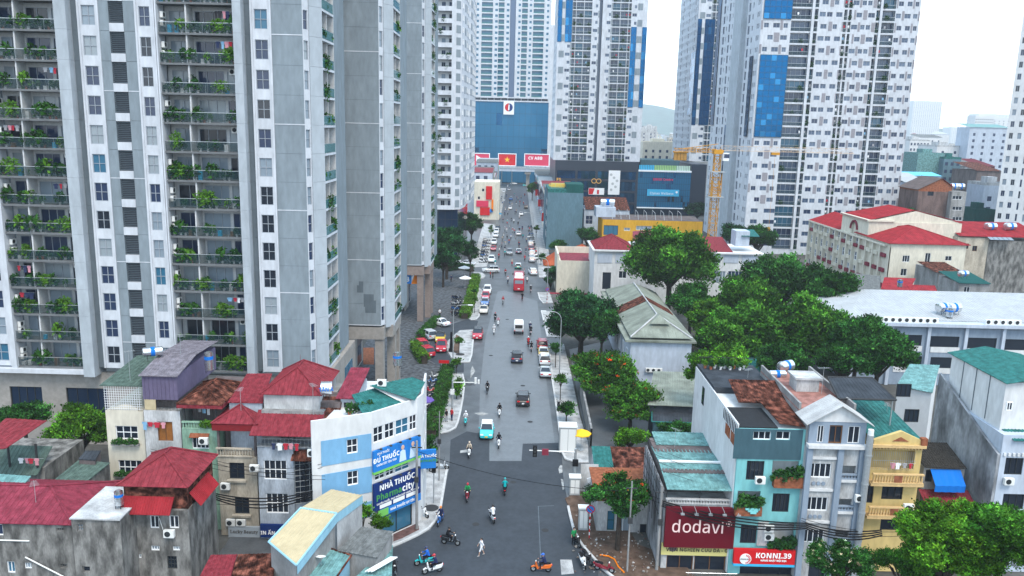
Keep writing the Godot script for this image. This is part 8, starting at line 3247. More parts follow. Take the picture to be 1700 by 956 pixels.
func hull(b: B, st: Array, ch := 0.1, top_in := 0.9) -> void:
	var rings := []
	for s in st:
		var z: float = s[0]
		var y0: float = s[1]
		var y1: float = s[2]
		var w: float = s[3]
		var c := minf(ch, (y1 - y0) * 0.3)
		rings.append([V(-w * 0.92, y0, z), V(w * 0.92, y0, z), V(w, y0 + c, z), V(w, y1 - c, z), V(w * top_in, y1, z), V(-w * top_in, y1, z), V(-w, y1 - c, z), V(-w, y0 + c, z)])
	for q in rings.size() - 1:
		for k in 8:
			var m := (k + 1) % 8
			b.quad(rings[q][k], rings[q][m], rings[q + 1][m], rings[q + 1][k])
	for e in [0, rings.size() - 1]:
		var r: Array = rings[e]
		for k in range(1, 7):
			if e == 0:
				b.tri(r[0], r[k + 1], r[k])
			else:
				b.tri(r[0], r[k], r[k + 1])

func car_shapes(kind: String) -> Dictionary:
	if shapes.has("car " + kind):
		return shapes["car " + kind]
	var L := 4.4
	var W := 0.9
	var H := 1.45
	var belt := 0.92
	var hood := 0.86
	if kind == "suv":
		L = 4.6; W = 0.94; H = 1.72; belt = 1.08; hood = 1.05
	elif kind == "hatch":
		L = 4.0; W = 0.88; H = 1.56; belt = 0.98; hood = 0.95
	elif kind == "pickup":
		L = 5.2; W = 0.94; H = 1.78; belt = 1.08; hood = 1.06
	var h := L / 2
	var d := {}
	var b := B.new()
	var tail := belt if kind != "sedan" else belt - 0.02
	hull(b, [[-h, 0.42, tail - 0.25, W * 0.86], [-h + 0.12, 0.3, tail - 0.08, W * 0.95], [-h + 0.6, 0.24, tail, W], [0, 0.22, belt, W], [h - 1.35, 0.22, belt - 0.01, W], [h - 1.05, 0.24, hood, W * 0.99], [h - 0.25, 0.28, hood - 0.14, W * 0.94], [h, 0.36, hood - 0.3, W * 0.82]], 0.14, 0.9)
	d.body = b.mesh()
	var fz := h - 1.35
	var rz := -h + (0.85 if kind == "sedan" else 0.18)
	var rf := fz - 0.75
	var rr := rz + (0.75 if kind == "sedan" else 0.4)
	if kind == "pickup":
		rz = -0.75
		rr = -0.6
	b = B.new()
	hull(b, [[rz, belt - 0.03, belt, W * 0.86], [rr, belt - 0.03, H - 0.06, W * 0.8], [rf, belt - 0.03, H - 0.06, W * 0.8], [fz, belt - 0.03, belt, W * 0.86]], 0.05, 0.9)
	d.glass = b.mesh()
	b = B.new()
	hull(b, [[rr - 0.1, H - 0.1, H - 0.03, W * 0.7], [rr + 0.1, H - 0.09, H, W * 0.77], [rf - 0.1, H - 0.09, H, W * 0.77], [rf + 0.1, H - 0.1, H - 0.03, W * 0.7]], 0.03, 0.92)
	for s in [-1, 1]:
		b.cyl(V(s * W * 0.85, belt, fz - 0.05), V(s * W * 0.72, H - 0.06, rf), 0.045, 0.045, 4)
		b.cyl(V(s * W * 0.85, belt, rz + 0.1), V(s * W * 0.72, H - 0.06, rr), 0.06, 0.06, 4)
		b.cyl(V(s * W * 0.87, belt, (fz + rz) / 2), V(s * W * 0.75, H - 0.06, (fz + rz) / 2), 0.05, 0.05, 4)
	d.roof = b.mesh()
	b = B.new()
	b.cyl(V(-0.1, 0, 0), V(0.1, 0, 0), 0.33, 0.33, 14)
	d.tyre = b.mesh()
	b = B.new()
	b.cyl(V(-0.115, 0, 0), V(0.115, 0, 0), 0.2, 0.2, 10)
	d.rim = b.mesh()
	d.wheels = [V(-W + 0.08, 0.33, h - 0.85), V(W - 0.08, 0.33, h - 0.85), V(-W + 0.08, 0.33, -h + 0.85), V(W - 0.08, 0.33, -h + 0.85)]
	b = B.new()
	b.box(Vector3.ZERO, V(0.38, 0.16, 0.14))
	d.light = b.mesh()
	d.head = V(W * 0.62, hood - 0.22, h - 0.1)
	d.tail = V(W * 0.68, tail - 0.18, -h + 0.06)
	b = B.new()
	b.box(Vector3.ZERO, V(0.34, 0.17, 0.03))
	d.plate = b.mesh()
	d.h = h
	b = B.new()
	b.box(Vector3.ZERO, V(0.18, 0.14, 0.1))
	d.mirror = b.mesh()
	d.mp = V(W + 0.05, belt + 0.06, fz - 0.35)
	shapes["car " + kind] = d
	return d

func paint(key: String) -> StandardMaterial3D:
	var c: Array = {"white": [0.72, 0.74, 0.76], "silver": [0.42, 0.45, 0.48], "grey": [0.2, 0.22, 0.24], "black": [0.012, 0.013, 0.016], "navy": [0.02, 0.035, 0.08], "red": [0.42, 0.01, 0.03], "yellow": [0.62, 0.42, 0.03], "turquoise": [0.02, 0.47, 0.5], "green": [0.02, 0.3, 0.27], "blue": [0.03, 0.12, 0.35], "orange": [0.65, 0.14, 0.02], "beige": [0.55, 0.52, 0.46], "dark red": [0.2, 0.012, 0.025]}[key]
	var m := mat("paint_" + key, c[0], c[1], c[2], 0.25)
	m.clearcoat_enabled = true
	m.clearcoat = 0.6
	m.clearcoat_roughness = 0.08
	return m

func car(kind: String, colour: String, roof: String, p: Vector3, turn: float, label: String, group := "", fine := true) -> Node3D:
	var d := car_shapes(kind)
	var o := thing("car" if kind != "pickup" else "pickup_truck", label, "car" if kind != "pickup" else "pickup", p, turn, group)
	inst(d.body, "body", paint(colour), o)
	inst(d.glass, "windows", M.pane_dark, o)
	inst(d.roof, "roof", paint(roof), o)
	for q in 4:
		var w := inst(d.tyre, "wheel", M.black, o, Transform3D(Basis.IDENTITY, d.wheels[q]))
		inst(d.rim, "rim", M.galvanised, w)
	if fine:
		for s in [-1, 1]:
			inst(d.light, "headlight", M.sign_white, o, Transform3D(Basis.IDENTITY, V(s * d.head.x, d.head.y, d.head.z)))
			inst(d.light, "tail_light", M.sign_red, o, Transform3D(Basis.IDENTITY, V(s * d.tail.x, d.tail.y, d.tail.z)))
			inst(d.mirror, "mirror", paint(colour), o, Transform3D(Basis.IDENTITY, V(s * d.mp.x, d.mp.y, d.mp.z)))
		inst(d.plate, "number_plate", M.letter_yellow if colour in ["turquoise", "green"] else M.sign_white, o, Transform3D(Basis.IDENTITY, V(0, 0.52, d.h + 0.005)))
		inst(d.plate, "number_plate", M.letter_yellow if colour in ["turquoise", "green"] else M.sign_white, o, Transform3D(Basis.IDENTITY, V(0, 0.62, -d.h - 0.005)))
	return o

func bus(p: Vector3, turn: float) -> void:
	var o := thing("coach_bus", "tall red coach bus driving away down the street", "bus", p, turn)
	var b := B.new()
	hull(b, [[-5.2, 0.5, 3.1, 1.15], [-5.1, 0.35, 3.3, 1.24], [5.0, 0.35, 3.3, 1.25], [5.25, 0.5, 3.0, 1.15]], 0.18, 0.93)
	part(b, "body", paint("red"), o)
	b = B.new()
	b.bx(-0.85, 0.85, 3.31, 3.5, -1.6, 1.4)
	part(b, "roof_unit", M.sign_white, o)
	b = B.new()
	b.bx(-1.0, 1.0, 3.31, 3.335, -4.9, -2.0)
	part(b, "roof_panel", M.sign_white, o)
	for s in [-1, 1]:
		for q in 6:
			b = B.new()
			b.bx(s * 1.235 - 0.03, s * 1.235 + 0.03, 1.75, 2.75, -4.7 + q * 1.6, -3.2 + q * 1.6)
			part(b, "side_window", M.pane_dark, o)
		b = B.new()
		b.bx(s * 0.9 - 0.18, s * 0.9 + 0.18, 0.9, 1.25, -5.24, -5.16)
		part(b, "tail_light", M.sign_red, o)
		b = B.new()
		b.bx(s * 1.45 - 0.12, s * 1.45 + 0.12, 2.2, 2.7, 5.0, 5.2)
		part(b, "mirror", M.black, o)
		for z in [-3.0, 3.4]:
			b = B.new()
			b.cyl(V(s * 1.0, 0.5, z), V(s * 1.27, 0.5, z), 0.5, 0.5, 14)
			part(b, "wheel", M.black, o)
	b = B.new()
	b.bx(-0.95, 0.95, 2.05, 2.85, -5.25, -5.1)
	part(b, "rear_window", M.pane_pale, o)
	b = B.new()
	b.bx(-1.0, 1.0, 1.7, 2.9, 5.1, 5.28)
	part(b, "windscreen", M.pane_dark, o)
	b = B.new()
	b.bx(-0.25, 0.25, 0.75, 0.95, -5.25, -5.18)
	part(b, "number_plate", M.sign_white, o)

func canvas_truck(p: Vector3, turn: float, label: String, cab: String, cover: Material) -> void:
	var o := thing("light_truck", label, "truck", p, turn)
	var b := B.new()
	hull(b, [[0.9, 0.5, 1.9, 0.85], [1.0, 0.4, 2.0, 0.88], [2.2, 0.4, 1.95, 0.88], [2.6, 0.4, 1.3, 0.85]], 0.12)
	part(b, "cab", paint(cab), o)
	b = B.new()
	b.bx(-0.75, 0.75, 1.25, 1.85, 2.25, 2.45)
	part(b, "windscreen", M.pane_dark, o)
	b = B.new()
	b.bx(-0.92, 0.92, 0.75, 1.2, -2.5, 0.85)
	part(b, "load_bed", paint("silver"), o)
	b = B.new()
	hull(b, [[-2.45, 1.21, 2.1, 0.88], [-2.4, 1.21, 2.2, 0.9], [0.8, 1.21, 2.2, 0.9], [0.85, 1.21, 2.1, 0.88]], 0.2, 0.85)
	part(b, "cover", cover, o)
	b = B.new()
	b.bx(-0.7, 0.7, 1.3, 1.95, -2.48, -2.44)
	part(b, "rear_opening", M.dark_metal, o)
	for s in [-1, 1]:
		for z in [-1.5, 1.7]:
			b = B.new()
			b.cyl(V(s * 0.68, 0.36, z), V(s * 0.9, 0.36, z), 0.36, 0.36, 12)
			part(b, "wheel", M.black, o)
		b = B.new()
		b.bx(s * 0.75 - 0.1, s * 0.75 + 0.1, 0.8, 0.95, -2.54, -2.5)
		part(b, "tail_light", M.sign_red, o)

func bike_shapes() -> Dictionary:
	if shapes.has("bike"):
		return shapes.bike
	var d := {}
	var b := B.new()
	hull(b, [[-0.92, 0.6, 0.78, 0.08], [-0.75, 0.42, 0.8, 0.15], [-0.3, 0.36, 0.76, 0.17], [-0.12, 0.32, 0.5, 0.14], [0.22, 0.3, 0.42, 0.14], [0.34, 0.32, 0.7, 0.17], [0.42, 0.5, 1.02, 0.19], [0.52, 0.6, 1.0, 0.1]], 0.05, 0.8)
	hull(b, [[0.38, 0.46, 0.54, 0.06], [0.6, 0.52, 0.62, 0.09], [0.86, 0.4, 0.5, 0.06]], 0.03)
	d.body = b.mesh()
	b = B.new()
	hull(b, [[-0.85, 0.8, 0.87, 0.1], [-0.6, 0.78, 0.88, 0.15], [-0.2, 0.76, 0.84, 0.14], [-0.1, 0.74, 0.78, 0.09]], 0.04)
	d.seat = b.mesh()
	b = B.new()
	b.cyl(V(-0.055, 0, 0), V(0.055, 0, 0), 0.28, 0.28, 14)
	d.wheel = b.mesh()
	b = B.new()
	b.cyl(V(-0.062, 0, 0), V(0.062, 0, 0), 0.15, 0.15, 10)
	d.hub = b.mesh()
	b = B.new()
	b.path([V(-0.34, 1.05, 0.3), V(-0.12, 1.08, 0.4), V(0.12, 1.08, 0.4), V(0.34, 1.05, 0.3)], 0.022, 0.022, 5)
	b.cyl(V(0, 0.3, 0.66), V(0, 1.06, 0.42), 0.045, 0.04, 6)
	for s in [-1, 1]:
		b.cyl(V(s * 0.2, 1.07, 0.38), V(s * 0.3, 1.28, 0.36), 0.012, 0.012, 4)
		b.box(V(s * 0.31, 1.3, 0.36), V(0.11, 0.08, 0.02))
		b.cyl(V(s * 0.07, 0.28, 0.66), V(s * 0.05, 0.6, 0.56), 0.025, 0.025, 5)
	b.cyl(V(0.14, 0.35, -0.1), V(0.17, 0.4, -0.95), 0.04, 0.06, 6)
	d.bars = b.mesh()
	b = B.new()
	b.ball(V(0, 1.02, 0.46), V(0.1, 0.08, 0.06), 8, 6)
	d.light = b.mesh()
	b = B.new()
	b.box(V(0, 0.7, -0.95), V(0.16, 0.08, 0.05))
	d.tail = b.mesh()
	shapes.bike = d
	return d

func motorbike(colour: String, p: Vector3, turn: float, label: String, group: String, lean := 0.0) -> void:
	var d := bike_shapes()
	var o := thing("motor_scooter", label, "scooter", p, turn, group)
	o.rotation.z = lean
	inst(d.body, "body", paint(colour), o)
	inst(d.seat, "seat", M.black, o)
	inst(d.bars, "handlebar", M.dark_metal, o)
	inst(d.light, "headlight", M.sign_white, o)
	inst(d.tail, "tail_light", M.sign_red, o)
	for z in [0.68, -0.62]:
		var w := inst(d.wheel, "wheel", M.black, o, at(0, 0.28, z))
		inst(d.hub, "rim", M.galvanised, w)

func body_mesh(key: String, bones: Array, lo: Vector3, hi: Vector3, cell: float) -> void:
	var n := Vector3i(((hi - lo) / cell).ceil()) + Vector3i.ONE
	var f := PackedFloat32Array()
	f.resize(n.x * n.y * n.z)
	f.fill(1.0)
	for bn in bones:
		var a: Vector3 = bn[0]
		var c: Vector3 = bn[1]
		var ra: float = bn[2]
		var rc: float = bn[3]
		var m := maxf(ra, rc) + 0.09
		var l := Vector3i(((a.min(c) - Vector3.ONE * m - lo) / cell).floor()).clamp(Vector3i.ZERO, n - Vector3i.ONE)
		var u := Vector3i(((a.max(c) + Vector3.ONE * m - lo) / cell).ceil()).clamp(Vector3i.ZERO, n - Vector3i.ONE)
		var ac := c - a
		var il := 1.0 / maxf(ac.length_squared(), 1e-6)
		for z in range(l.z, u.z + 1):
			for y in range(l.y, u.y + 1):
				for x in range(l.x, u.x + 1):
					var p := lo + V(x, y, z) * cell
					var t := clampf((p - a).dot(ac) * il, 0, 1)
					var dd := (p - a - ac * t).length() - lerpf(ra, rc, t)
					var q := x + n.x * (y + n.y * z)
					var e := f[q]
					var hh := maxf(0.05 - absf(e - dd), 0.0) / 0.05
					f[q] = minf(e, dd) - hh * hh * 0.0125
	var v := PackedVector3Array()
	var idx := {}
	var offs := [0, 1, n.x, n.x + 1, n.x * n.y, n.x * n.y + 1, n.x * n.y + n.x, n.x * n.y + n.x + 1]
	for z in n.z - 1:
		for y in n.y - 1:
			for x in n.x - 1:
				var q := x + n.x * (y + n.y * z)
				var neg := 0
				for k in 8:
					if f[q + offs[k]] < 0:
						neg += 1
				if neg == 0 or neg == 8:
					continue
				var s := Vector3.ZERO
				var cnt := 0
				for e in [[0, 1], [2, 3], [4, 5], [6, 7], [0, 2], [1, 3], [4, 6], [5, 7], [0, 4], [1, 5], [2, 6], [3, 7]]:
					var fa := f[q + offs[e[0]]]
					var fb := f[q + offs[e[1]]]
					if (fa < 0) != (fb < 0):
						var t := fa / (fa - fb)
						var pa := V(e[0] & 1, (e[0] >> 1) & 1, e[0] >> 2)
						var pb := V(e[1] & 1, (e[1] >> 1) & 1, e[1] >> 2)
						s += pa.lerp(pb, t)
						cnt += 1
				idx[q] = v.size()
				v.append(lo + (V(x, y, z) + s / cnt) * cell)
	var ind := PackedInt32Array()
	var st := [1, n.x, n.x * n.y]
	for z in range(1, n.z - 1):
		for y in range(1, n.y - 1):
			for x in range(1, n.x - 1):
				var q := x + n.x * (y + n.y * z)
				for ax in 3:
					var fa := f[q]
					var fb := f[q + st[ax]]
					if (fa < 0) == (fb < 0):
						continue
					var u: int = st[(ax + 1) % 3]
					var w: int = st[(ax + 2) % 3]
					var a0 = idx.get(q - u - w)
					var a1 = idx.get(q - w)
					var a2 = idx.get(q)
					var a3 = idx.get(q - u)
					if a0 == null or a1 == null or a2 == null or a3 == null:
						continue
					if fa < 0:
						for k in [a0, a2, a1, a0, a3, a2]:
							ind.append(k)
					else:
						for k in [a0, a1, a2, a0, a2, a3]:
							ind.append(k)
	var who := PackedInt32Array()
	var nor := PackedVector3Array()
	for p in v:
		var best := 9.0
		var z := 0
		for bn in bones:
			var ac: Vector3 = bn[1] - bn[0]
			var t := clampf((p - bn[0]).dot(ac) / maxf(ac.length_squared(), 1e-6), 0, 1)
			var dd: float = (p - bn[0] - ac * t).length() - lerpf(bn[2], bn[3], t)
			if dd < best:
				best = dd
				z = bn[4]
		who.append(z)
		nor.append(Vector3.ZERO)
	for q in range(0, ind.size(), 3):
		var fn := (v[ind[q + 2]] - v[ind[q]]).cross(v[ind[q + 1]] - v[ind[q]])
		for k in 3:
			nor[ind[q + k]] += fn
	for q in nor.size():
		nor[q] = nor[q].normalized()
	shapes["body " + key] = [v, nor, ind, who]

func person_mesh(pose: String, cols: Array, ckey: String) -> Mesh:
	var key := "person %s %s" % [pose, ckey]
	if shapes.has(key):
		return shapes[key]
	if not shapes.has("body " + pose):
		var bones := []
		if pose == "ride":
			bones = [[V(0, 0.92, -0.34), V(0, 1.15, -0.26), 0.15, 0.145, 0], [V(0, 1.15, -0.26), V(0, 1.36, -0.2), 0.15, 0.15, 0], [V(-0.13, 1.37, -0.2), V(0.13, 1.37, -0.2), 0.09, 0.09, 0], [V(0, 1.42, -0.18), V(0, 1.52, -0.15), 0.06, 0.055, 2], [V(0, 1.58, -0.12), V(0, 1.66, -0.13), 0.085, 0.095, 2]]
			for s in [-1, 1]:
				bones += [[V(s * 0.18, 1.37, -0.19), V(s * 0.27, 1.13, -0.05), 0.065, 0.05, 0], [V(s * 0.27, 1.13, -0.05), V(s * 0.3, 1.1, 0.2), 0.048, 0.035, 0], [V(s * 0.3, 1.1, 0.2), V(s * 0.3, 1.08, 0.29), 0.035, 0.04, 2], [V(s * 0.09, 0.9, -0.32), V(s * 0.2, 0.82, 0.1), 0.1, 0.075, 1], [V(s * 0.2, 0.82, 0.1), V(s * 0.16, 0.44, 0.06), 0.07, 0.048, 1], [V(s * 0.16, 0.43, 0.02), V(s * 0.17, 0.41, 0.2), 0.048, 0.04, 3]]
			body_mesh(pose, bones, V(-0.46, 0.3, -0.58), V(0.46, 1.84, 0.44), 0.036)
		else:
			var st := 0.26 if pose == "walk" else 0.03
			bones = [[V(0, 0.95, 0), V(0, 1.15, 0), 0.14, 0.13, 0], [V(0, 1.15, 0), V(0, 1.36, 0), 0.135, 0.14, 0], [V(-0.13, 1.38, 0), V(0.13, 1.38, 0), 0.08, 0.08, 0], [V(0, 1.42, 0), V(0, 1.52, 0.01), 0.055, 0.05, 2], [V(0, 1.57, 0.03), V(0, 1.66, 0.02), 0.08, 0.092, 2]]
			for s in [-1, 1]:
				bones += [[V(s * 0.18, 1.38, 0), V(s * 0.24, 1.12, -s * st * 0.5), 0.058, 0.045, 0], [V(s * 0.24, 1.12, -s * st * 0.5), V(s * 0.25, 0.88, -s * st * 0.9 + 0.04), 0.042, 0.033, 2], [V(s * 0.25, 0.86, -s * st * 0.9 + 0.04), V(s * 0.25, 0.78, -s * st * 0.9 + 0.05), 0.032, 0.026, 2], [V(s * 0.09, 0.93, 0), V(s * 0.1, 0.5, s * st * 0.6 + 0.03), 0.095, 0.065, 1], [V(s * 0.1, 0.5, s * st * 0.6 + 0.03), V(s * 0.1, 0.09, s * st * 1.1 - 0.02), 0.062, 0.04, 1 if pose == "stand" else 2], [V(s * 0.1, 0.045, s * st * 1.1 - 0.05), V(s * 0.1, 0.04, s * st * 1.1 + 0.12), 0.042, 0.036, 3]]
			body_mesh(pose, bones, V(-0.42, -0.06, -0.52), V(0.42, 1.84, 0.56), 0.036)
	var g: Array = shapes["body " + pose]
	var k := PackedColorArray()
	for z in g[3]:
		k.append(cols[z])
	var arr := []
	arr.resize(Mesh.ARRAY_MAX)
	arr[Mesh.ARRAY_VERTEX] = g[0]
	arr[Mesh.ARRAY_NORMAL] = g[1]
	arr[Mesh.ARRAY_COLOR] = k
	arr[Mesh.ARRAY_INDEX] = g[2]
	var m := ArrayMesh.new()
	m.add_surface_from_arrays(Mesh.PRIMITIVE_TRIANGLES, arr)
	shapes[key] = m
	return m

func cloth(c: String) -> Color:
	var a: Array = {"white": [0.68, 0.69, 0.72], "black": [0.015, 0.015, 0.018], "navy": [0.02, 0.03, 0.08], "green": [0.02, 0.25, 0.08], "teal": [0.01, 0.3, 0.32], "blue": [0.02, 0.12, 0.5], "red": [0.4, 0.02, 0.03], "grey": [0.25, 0.26, 0.28], "orange": [0.6, 0.2, 0.04], "beige": [0.5, 0.42, 0.34], "pink": [0.5, 0.25, 0.3]}[c]
	return Color(a[0], a[1], a[2])

func person(pose: String, shirt: String, legs: String, hat: String, p: Vector3, turn: float, label: String, group: String) -> void:
	var o := thing("person", label, "person", p, turn, group)
	var m := mat("people", 1.0, 1.0, 1.0, 0.8)
	m.vertex_color_use_as_albedo = true
	var skin := Color(0.42, 0.26, 0.19)
	inst(person_mesh(pose, [cloth(shirt), cloth(legs), skin, Color(0.03, 0.03, 0.03) if shirt != "white" else Color(0.4, 0.4, 0.4)], shirt + legs), "body", m, o)
	var hz := -0.14 if pose == "ride" else 0.0
	var key := "helmet" if pose == "ride" else "hair"
	if not shapes.has(key):
		var b := B.new()
		if pose == "ride":
			b.ball(V(0, 1.69, hz), V(0.125, 0.12, 0.145), 12, 8)
			b.box(V(0, 1.66, hz + 0.15), V(0.16, 0.02, 0.09))
		else:
			b.ball(V(0, 1.69, hz - 0.01), V(0.105, 0.1, 0.115), 12, 8)
			b.ball(V(0, 1.6, hz - 0.06), V(0.09, 0.14, 0.06), 10, 6)
		shapes[key] = b.mesh()
	inst(shapes[key], key, mat("hat_" + hat, cloth(hat).r, cloth(hat).g, cloth(hat).b, 0.35), o)
	var fk := "face" + pose
	if not shapes.has(fk):
		var b := B.new()
		var fz := -0.03 if pose == "ride" else 0.115
		for s in [-1, 1]:
			b.ball(V(s * 0.035, 1.62, fz), V(0.014, 0.01, 0.01), 6, 4)
		b.box(V(0, 1.555, fz), V(0.05, 0.012, 0.01))
		shapes[fk] = b.mesh()
	inst(shapes[fk], "face_features", M.frame_dark, o)

func ridden(px: float, py: float, colour: String, shirt: String, legs: String, hat: String, turn: float, where: String) -> void:
	var p := G(px, py) + V(0, 0.012, 0)
	motorbike(colour, p, turn, "%s scooter ridden by someone in %s, %s" % [colour, shirt, where], "scooters on the road")
	person("ride", shirt, legs, hat, p, turn, "rider in %s, %s helmet, on %s scooter %s" % [shirt, hat, colour, where], "scooter riders")

func build_traffic() -> void:
	var T := 0.0
	var A := PI
	for s in [
		["hatch", "turquoise", "white", 808, 722, T, "turquoise hatchback taxi with white roof coming up the road"],
		["suv", "black", "black", 868, 668, A, "black sport utility car driving away from the junction"],
		["suv", "navy", "black", 858, 598, A, "dark navy car following the white covered truck"],
		["hatch", "green", "white", 860, 445, A, "green taxi with white roof ahead of the red coach"],
		["suv", "grey", "grey", 846, 422, T, "dark grey car coming up among the scooters"],
		["sedan", "navy", "white", 861, 420, A, "navy car with pale windscreen driving away, mid-street"],
		["suv", "silver", "silver", 815, 452, -1.45, "silver car turning across the lane mouth"],
		["suv", "white", "white", 884, 455, A + 0.15, "white car pulling out beside the footway"],
		["sedan", "white", "white", 861, 390, A, "white sedan driving away past the blank teal slab"],
		["sedan", "white", "white", 865, 357, A, "white car near the far crossing, heading away"],
		["sedan", "white", "white", 847, 347, T, "white car approaching beyond the far crossing"],
		["suv", "black", "black", 873, 346, A, "black car at the far footway"],
		["suv", "blue", "silver", 848, 332, T, "blue van far down the street"],
		["sedan", "white", "white", 836, 319, T, "white car at the street's far end"],
		["sedan", "silver", "silver", 845, 316, T, "silver car near the viaduct"],
		["hatch", "turquoise", "turquoise", 873, 309, 1.57, "turquoise taxi crossing under the viaduct"],
		["sedan", "white", "white", 853, 306, 1.57, "white car crossing under the viaduct"]]:
		car(s[0], s[1], s[2], G(s[3], s[4]) + V(0, 0.012, 0), s[5], s[6], "", s[4] > 380)
	bus(G(861, 478) + V(0, 0.012, 0), A)
	canvas_truck(G(861, 551) + V(0, 0.012, 0), A, "small white truck with pale canvas cover driving away", "white", M.sign_white)
	for s in [
		["suv", "red", "red", 900, 577, A, "red car parked behind the yellow one at the footway"],
		["sedan", "yellow", "white", 902, 589, A, "yellow car with white roof parked at the footway"],
		["suv", "white", "white", 904, 602, A, "white car parked in front of the silver one"],
		["sedan", "silver", "silver", 905, 622, A, "silver sedan parked last in the footway line"],
		["suv", "red", "black", 793, 560, T, "red car standing at the island's kerb"],
		["sedan", "beige", "beige", 803, 518, T, "beige sedan parked along the pavement strip"],
		["sedan", "blue", "silver", 805, 505, T, "blue-grey car parked behind the beige sedan"],
		["hatch", "red", "red", 806, 496, T, "small red car parked between blue and white ones"],
		["suv", "white", "white", 809, 486, T, "white car parked first on the pavement strip"],
		["suv", "white", "white", 816, 434, T, "white car parked by the motorbike pavement"],
		["sedan", "red", "red", 819, 415, T, "red car parked behind the motorbike pavement's white car"],
		["suv", "white", "white", 820, 405, T, "white van-like car parked in the far line"],
		["sedan", "white", "white", 823, 393, T, "white sedan parked further along the far line"],
		["suv", "white", "white", 824, 387, T, "white car parked next to the black one"],
		["suv", "black", "black", 826, 382, T, "black car parked at the end of the far line"],
		["suv", "silver", "white", 881, 408, A, "silver car parked by the long footway"],
		["sedan", "dark red", "dark red", 882, 415, A, "dark red car parked by the long footway"],
		["suv", "white", "white", 883, 424, A, "white car parked in the middle of the long footway line"],
		["suv", "silver", "silver", 883, 434, A, "silver car at the head of the long footway line"],
		["sedan", "white", "white", 730, 540, -2.2, "white sedan standing across the car park mouth"],
		["suv", "silver", "silver", 711, 561, -2.6, "silver car in the car park by the low shrubs"],
		["suv", "white", "red", 698, 577, -2.7, "white and red car parked behind the red one"],
		["suv", "red", "red", 706, 589, -2.6, "red car at the yellow-green shrubs"],
		["pickup", "red", "red", 733, 580, 0.05, "red pickup parked on the side lane"],
		["hatch", "yellow", "black", 731, 566, 0.05, "yellow taxi with dark roof behind the red pickup"],
		["sedan", "white", "white", 763, 441, 1.4, "white car in the lot under the dark trees"],
		["sedan", "silver", "silver", 776, 440, 1.4, "silver car in the lot by the single dark tree"]]:
		car(s[0], s[1], s[2], G(s[3], s[4]) + V(0, 0.016, 0), s[5], s[6], "", s[4] > 380)
	for s in [
		[809, 652, "black", "black", "black", "black", T, "near the hedge gantry"],
		[829, 690, "white", "black", "black", "black", T, "coming past the turquoise taxi"],
		[773, 704, "teal", "white", "grey", "white", T, "by the hedge pavement"],
		[828, 741, "white", "black", "navy", "black", T, "on the pale patch's edge"],
		[779, 757, "white", "beige", "black", "beige", T, "passing the lane by the pharmacy"],
		[776, 829, "dark red", "green", "black", "red", T, "opposite the pharmacy signs"],
		[838, 818, "black", "teal", "black", "teal", A, "heading away up the dark asphalt"],
		[817, 864, "white", "white", "black", "black", A + 0.3, "swinging round near the walking person"],
		[748, 904, "black", "black", "black", "black", 1.35, "crossing the junction mouth"],
		[731, 869, "blue", "navy", "navy", "orange", T - 0.2, "at the pavement's rounded kerb"],
		[705, 938, "teal", "blue", "black", "navy", -1.35, "turning into the side street"],
		[718, 951, "white", "navy", "black", "red", -1.2, "behind the blue-jacketed rider"],
		[898, 949, "orange", "navy", "black", "blue", -1.6, "crossing before the concrete patch"],
		[820, 554, "white", "white", "black", "white", T, "near the red standing car"],
		[822, 533, "black", "black", "navy", "red", T, "riding beside a companion"],
		[827, 540, "white", "pink", "black", "grey", T, "riding beside a companion in black"],
		[877, 574, "dark red", "red", "black", "white", A, "beside the parked red car"],
		[882, 582, "white", "black", "black", "black", A, "overtaking near the yellow car"],
		[881, 555, "white", "black", "black", "grey", A, "behind the covered truck"],
		[880, 549, "grey", "navy", "black", "white", A, "ahead of the rider behind the truck"],
		[867, 498, "black", "black", "grey", "black", A, "right behind the red coach"],
		[881, 485, "white", "black", "black", "white", A, "at the lane by the footway corner"],
		[870, 457, "white", "grey", "black", "red", A, "alongside the red coach"],
		[839, 457, "black", "red", "black", "black", T, "crossing the lane mouth alone"],
		[822, 441, "white", "teal", "black", "white", T, "beside the silver turning car"]]:
		ridden(s[0], s[1], s[2] if s[2] != "teal" else "turquoise", s[3], s[4], s[5], s[6], s[7])
	var hue := ["black", "white", "red", "blue", "grey", "navy", "silver"]
	var wear := ["black", "navy", "white", "grey", "red", "teal", "beige"]
	for s in [[828, 430], [829, 417], [838, 425], [838, 418], [839, 408], [834, 400], [836, 393], [842, 396], [841, 386], [846, 379], [851, 386], [862, 385], [867, 382], [861, 405], [862, 411], [871, 433], [873, 420], [854, 388], [838, 384], [839, 350], [844, 352], [843, 357], [838, 358], [855, 356], [857, 354], [862, 344], [863, 338], [858, 331], [860, 333], [857, 340], [869, 340], [862, 363], [833, 328], [834, 338], [832, 334], [871, 326], [879, 384], [843, 311], [833, 412], [845, 405], [848, 398], [856, 397], [868, 396], [874, 402], [849, 368], [853, 371], [860, 374], [835, 370], [842, 372], [850, 342], [846, 338], [854, 325], [865, 330], [841, 327], [850, 440], [843, 470], [875, 470], [835, 505]]:
		var x := G(s[0], s[1]).x
		ridden(s[0], s[1], pick(hue), pick(wear), pick(["black", "navy", "grey"]), pick(["black", "white", "red", "grey", "blue"]), T if x < 0.5 else A, "in the far scooter swarm")
	var k := 0
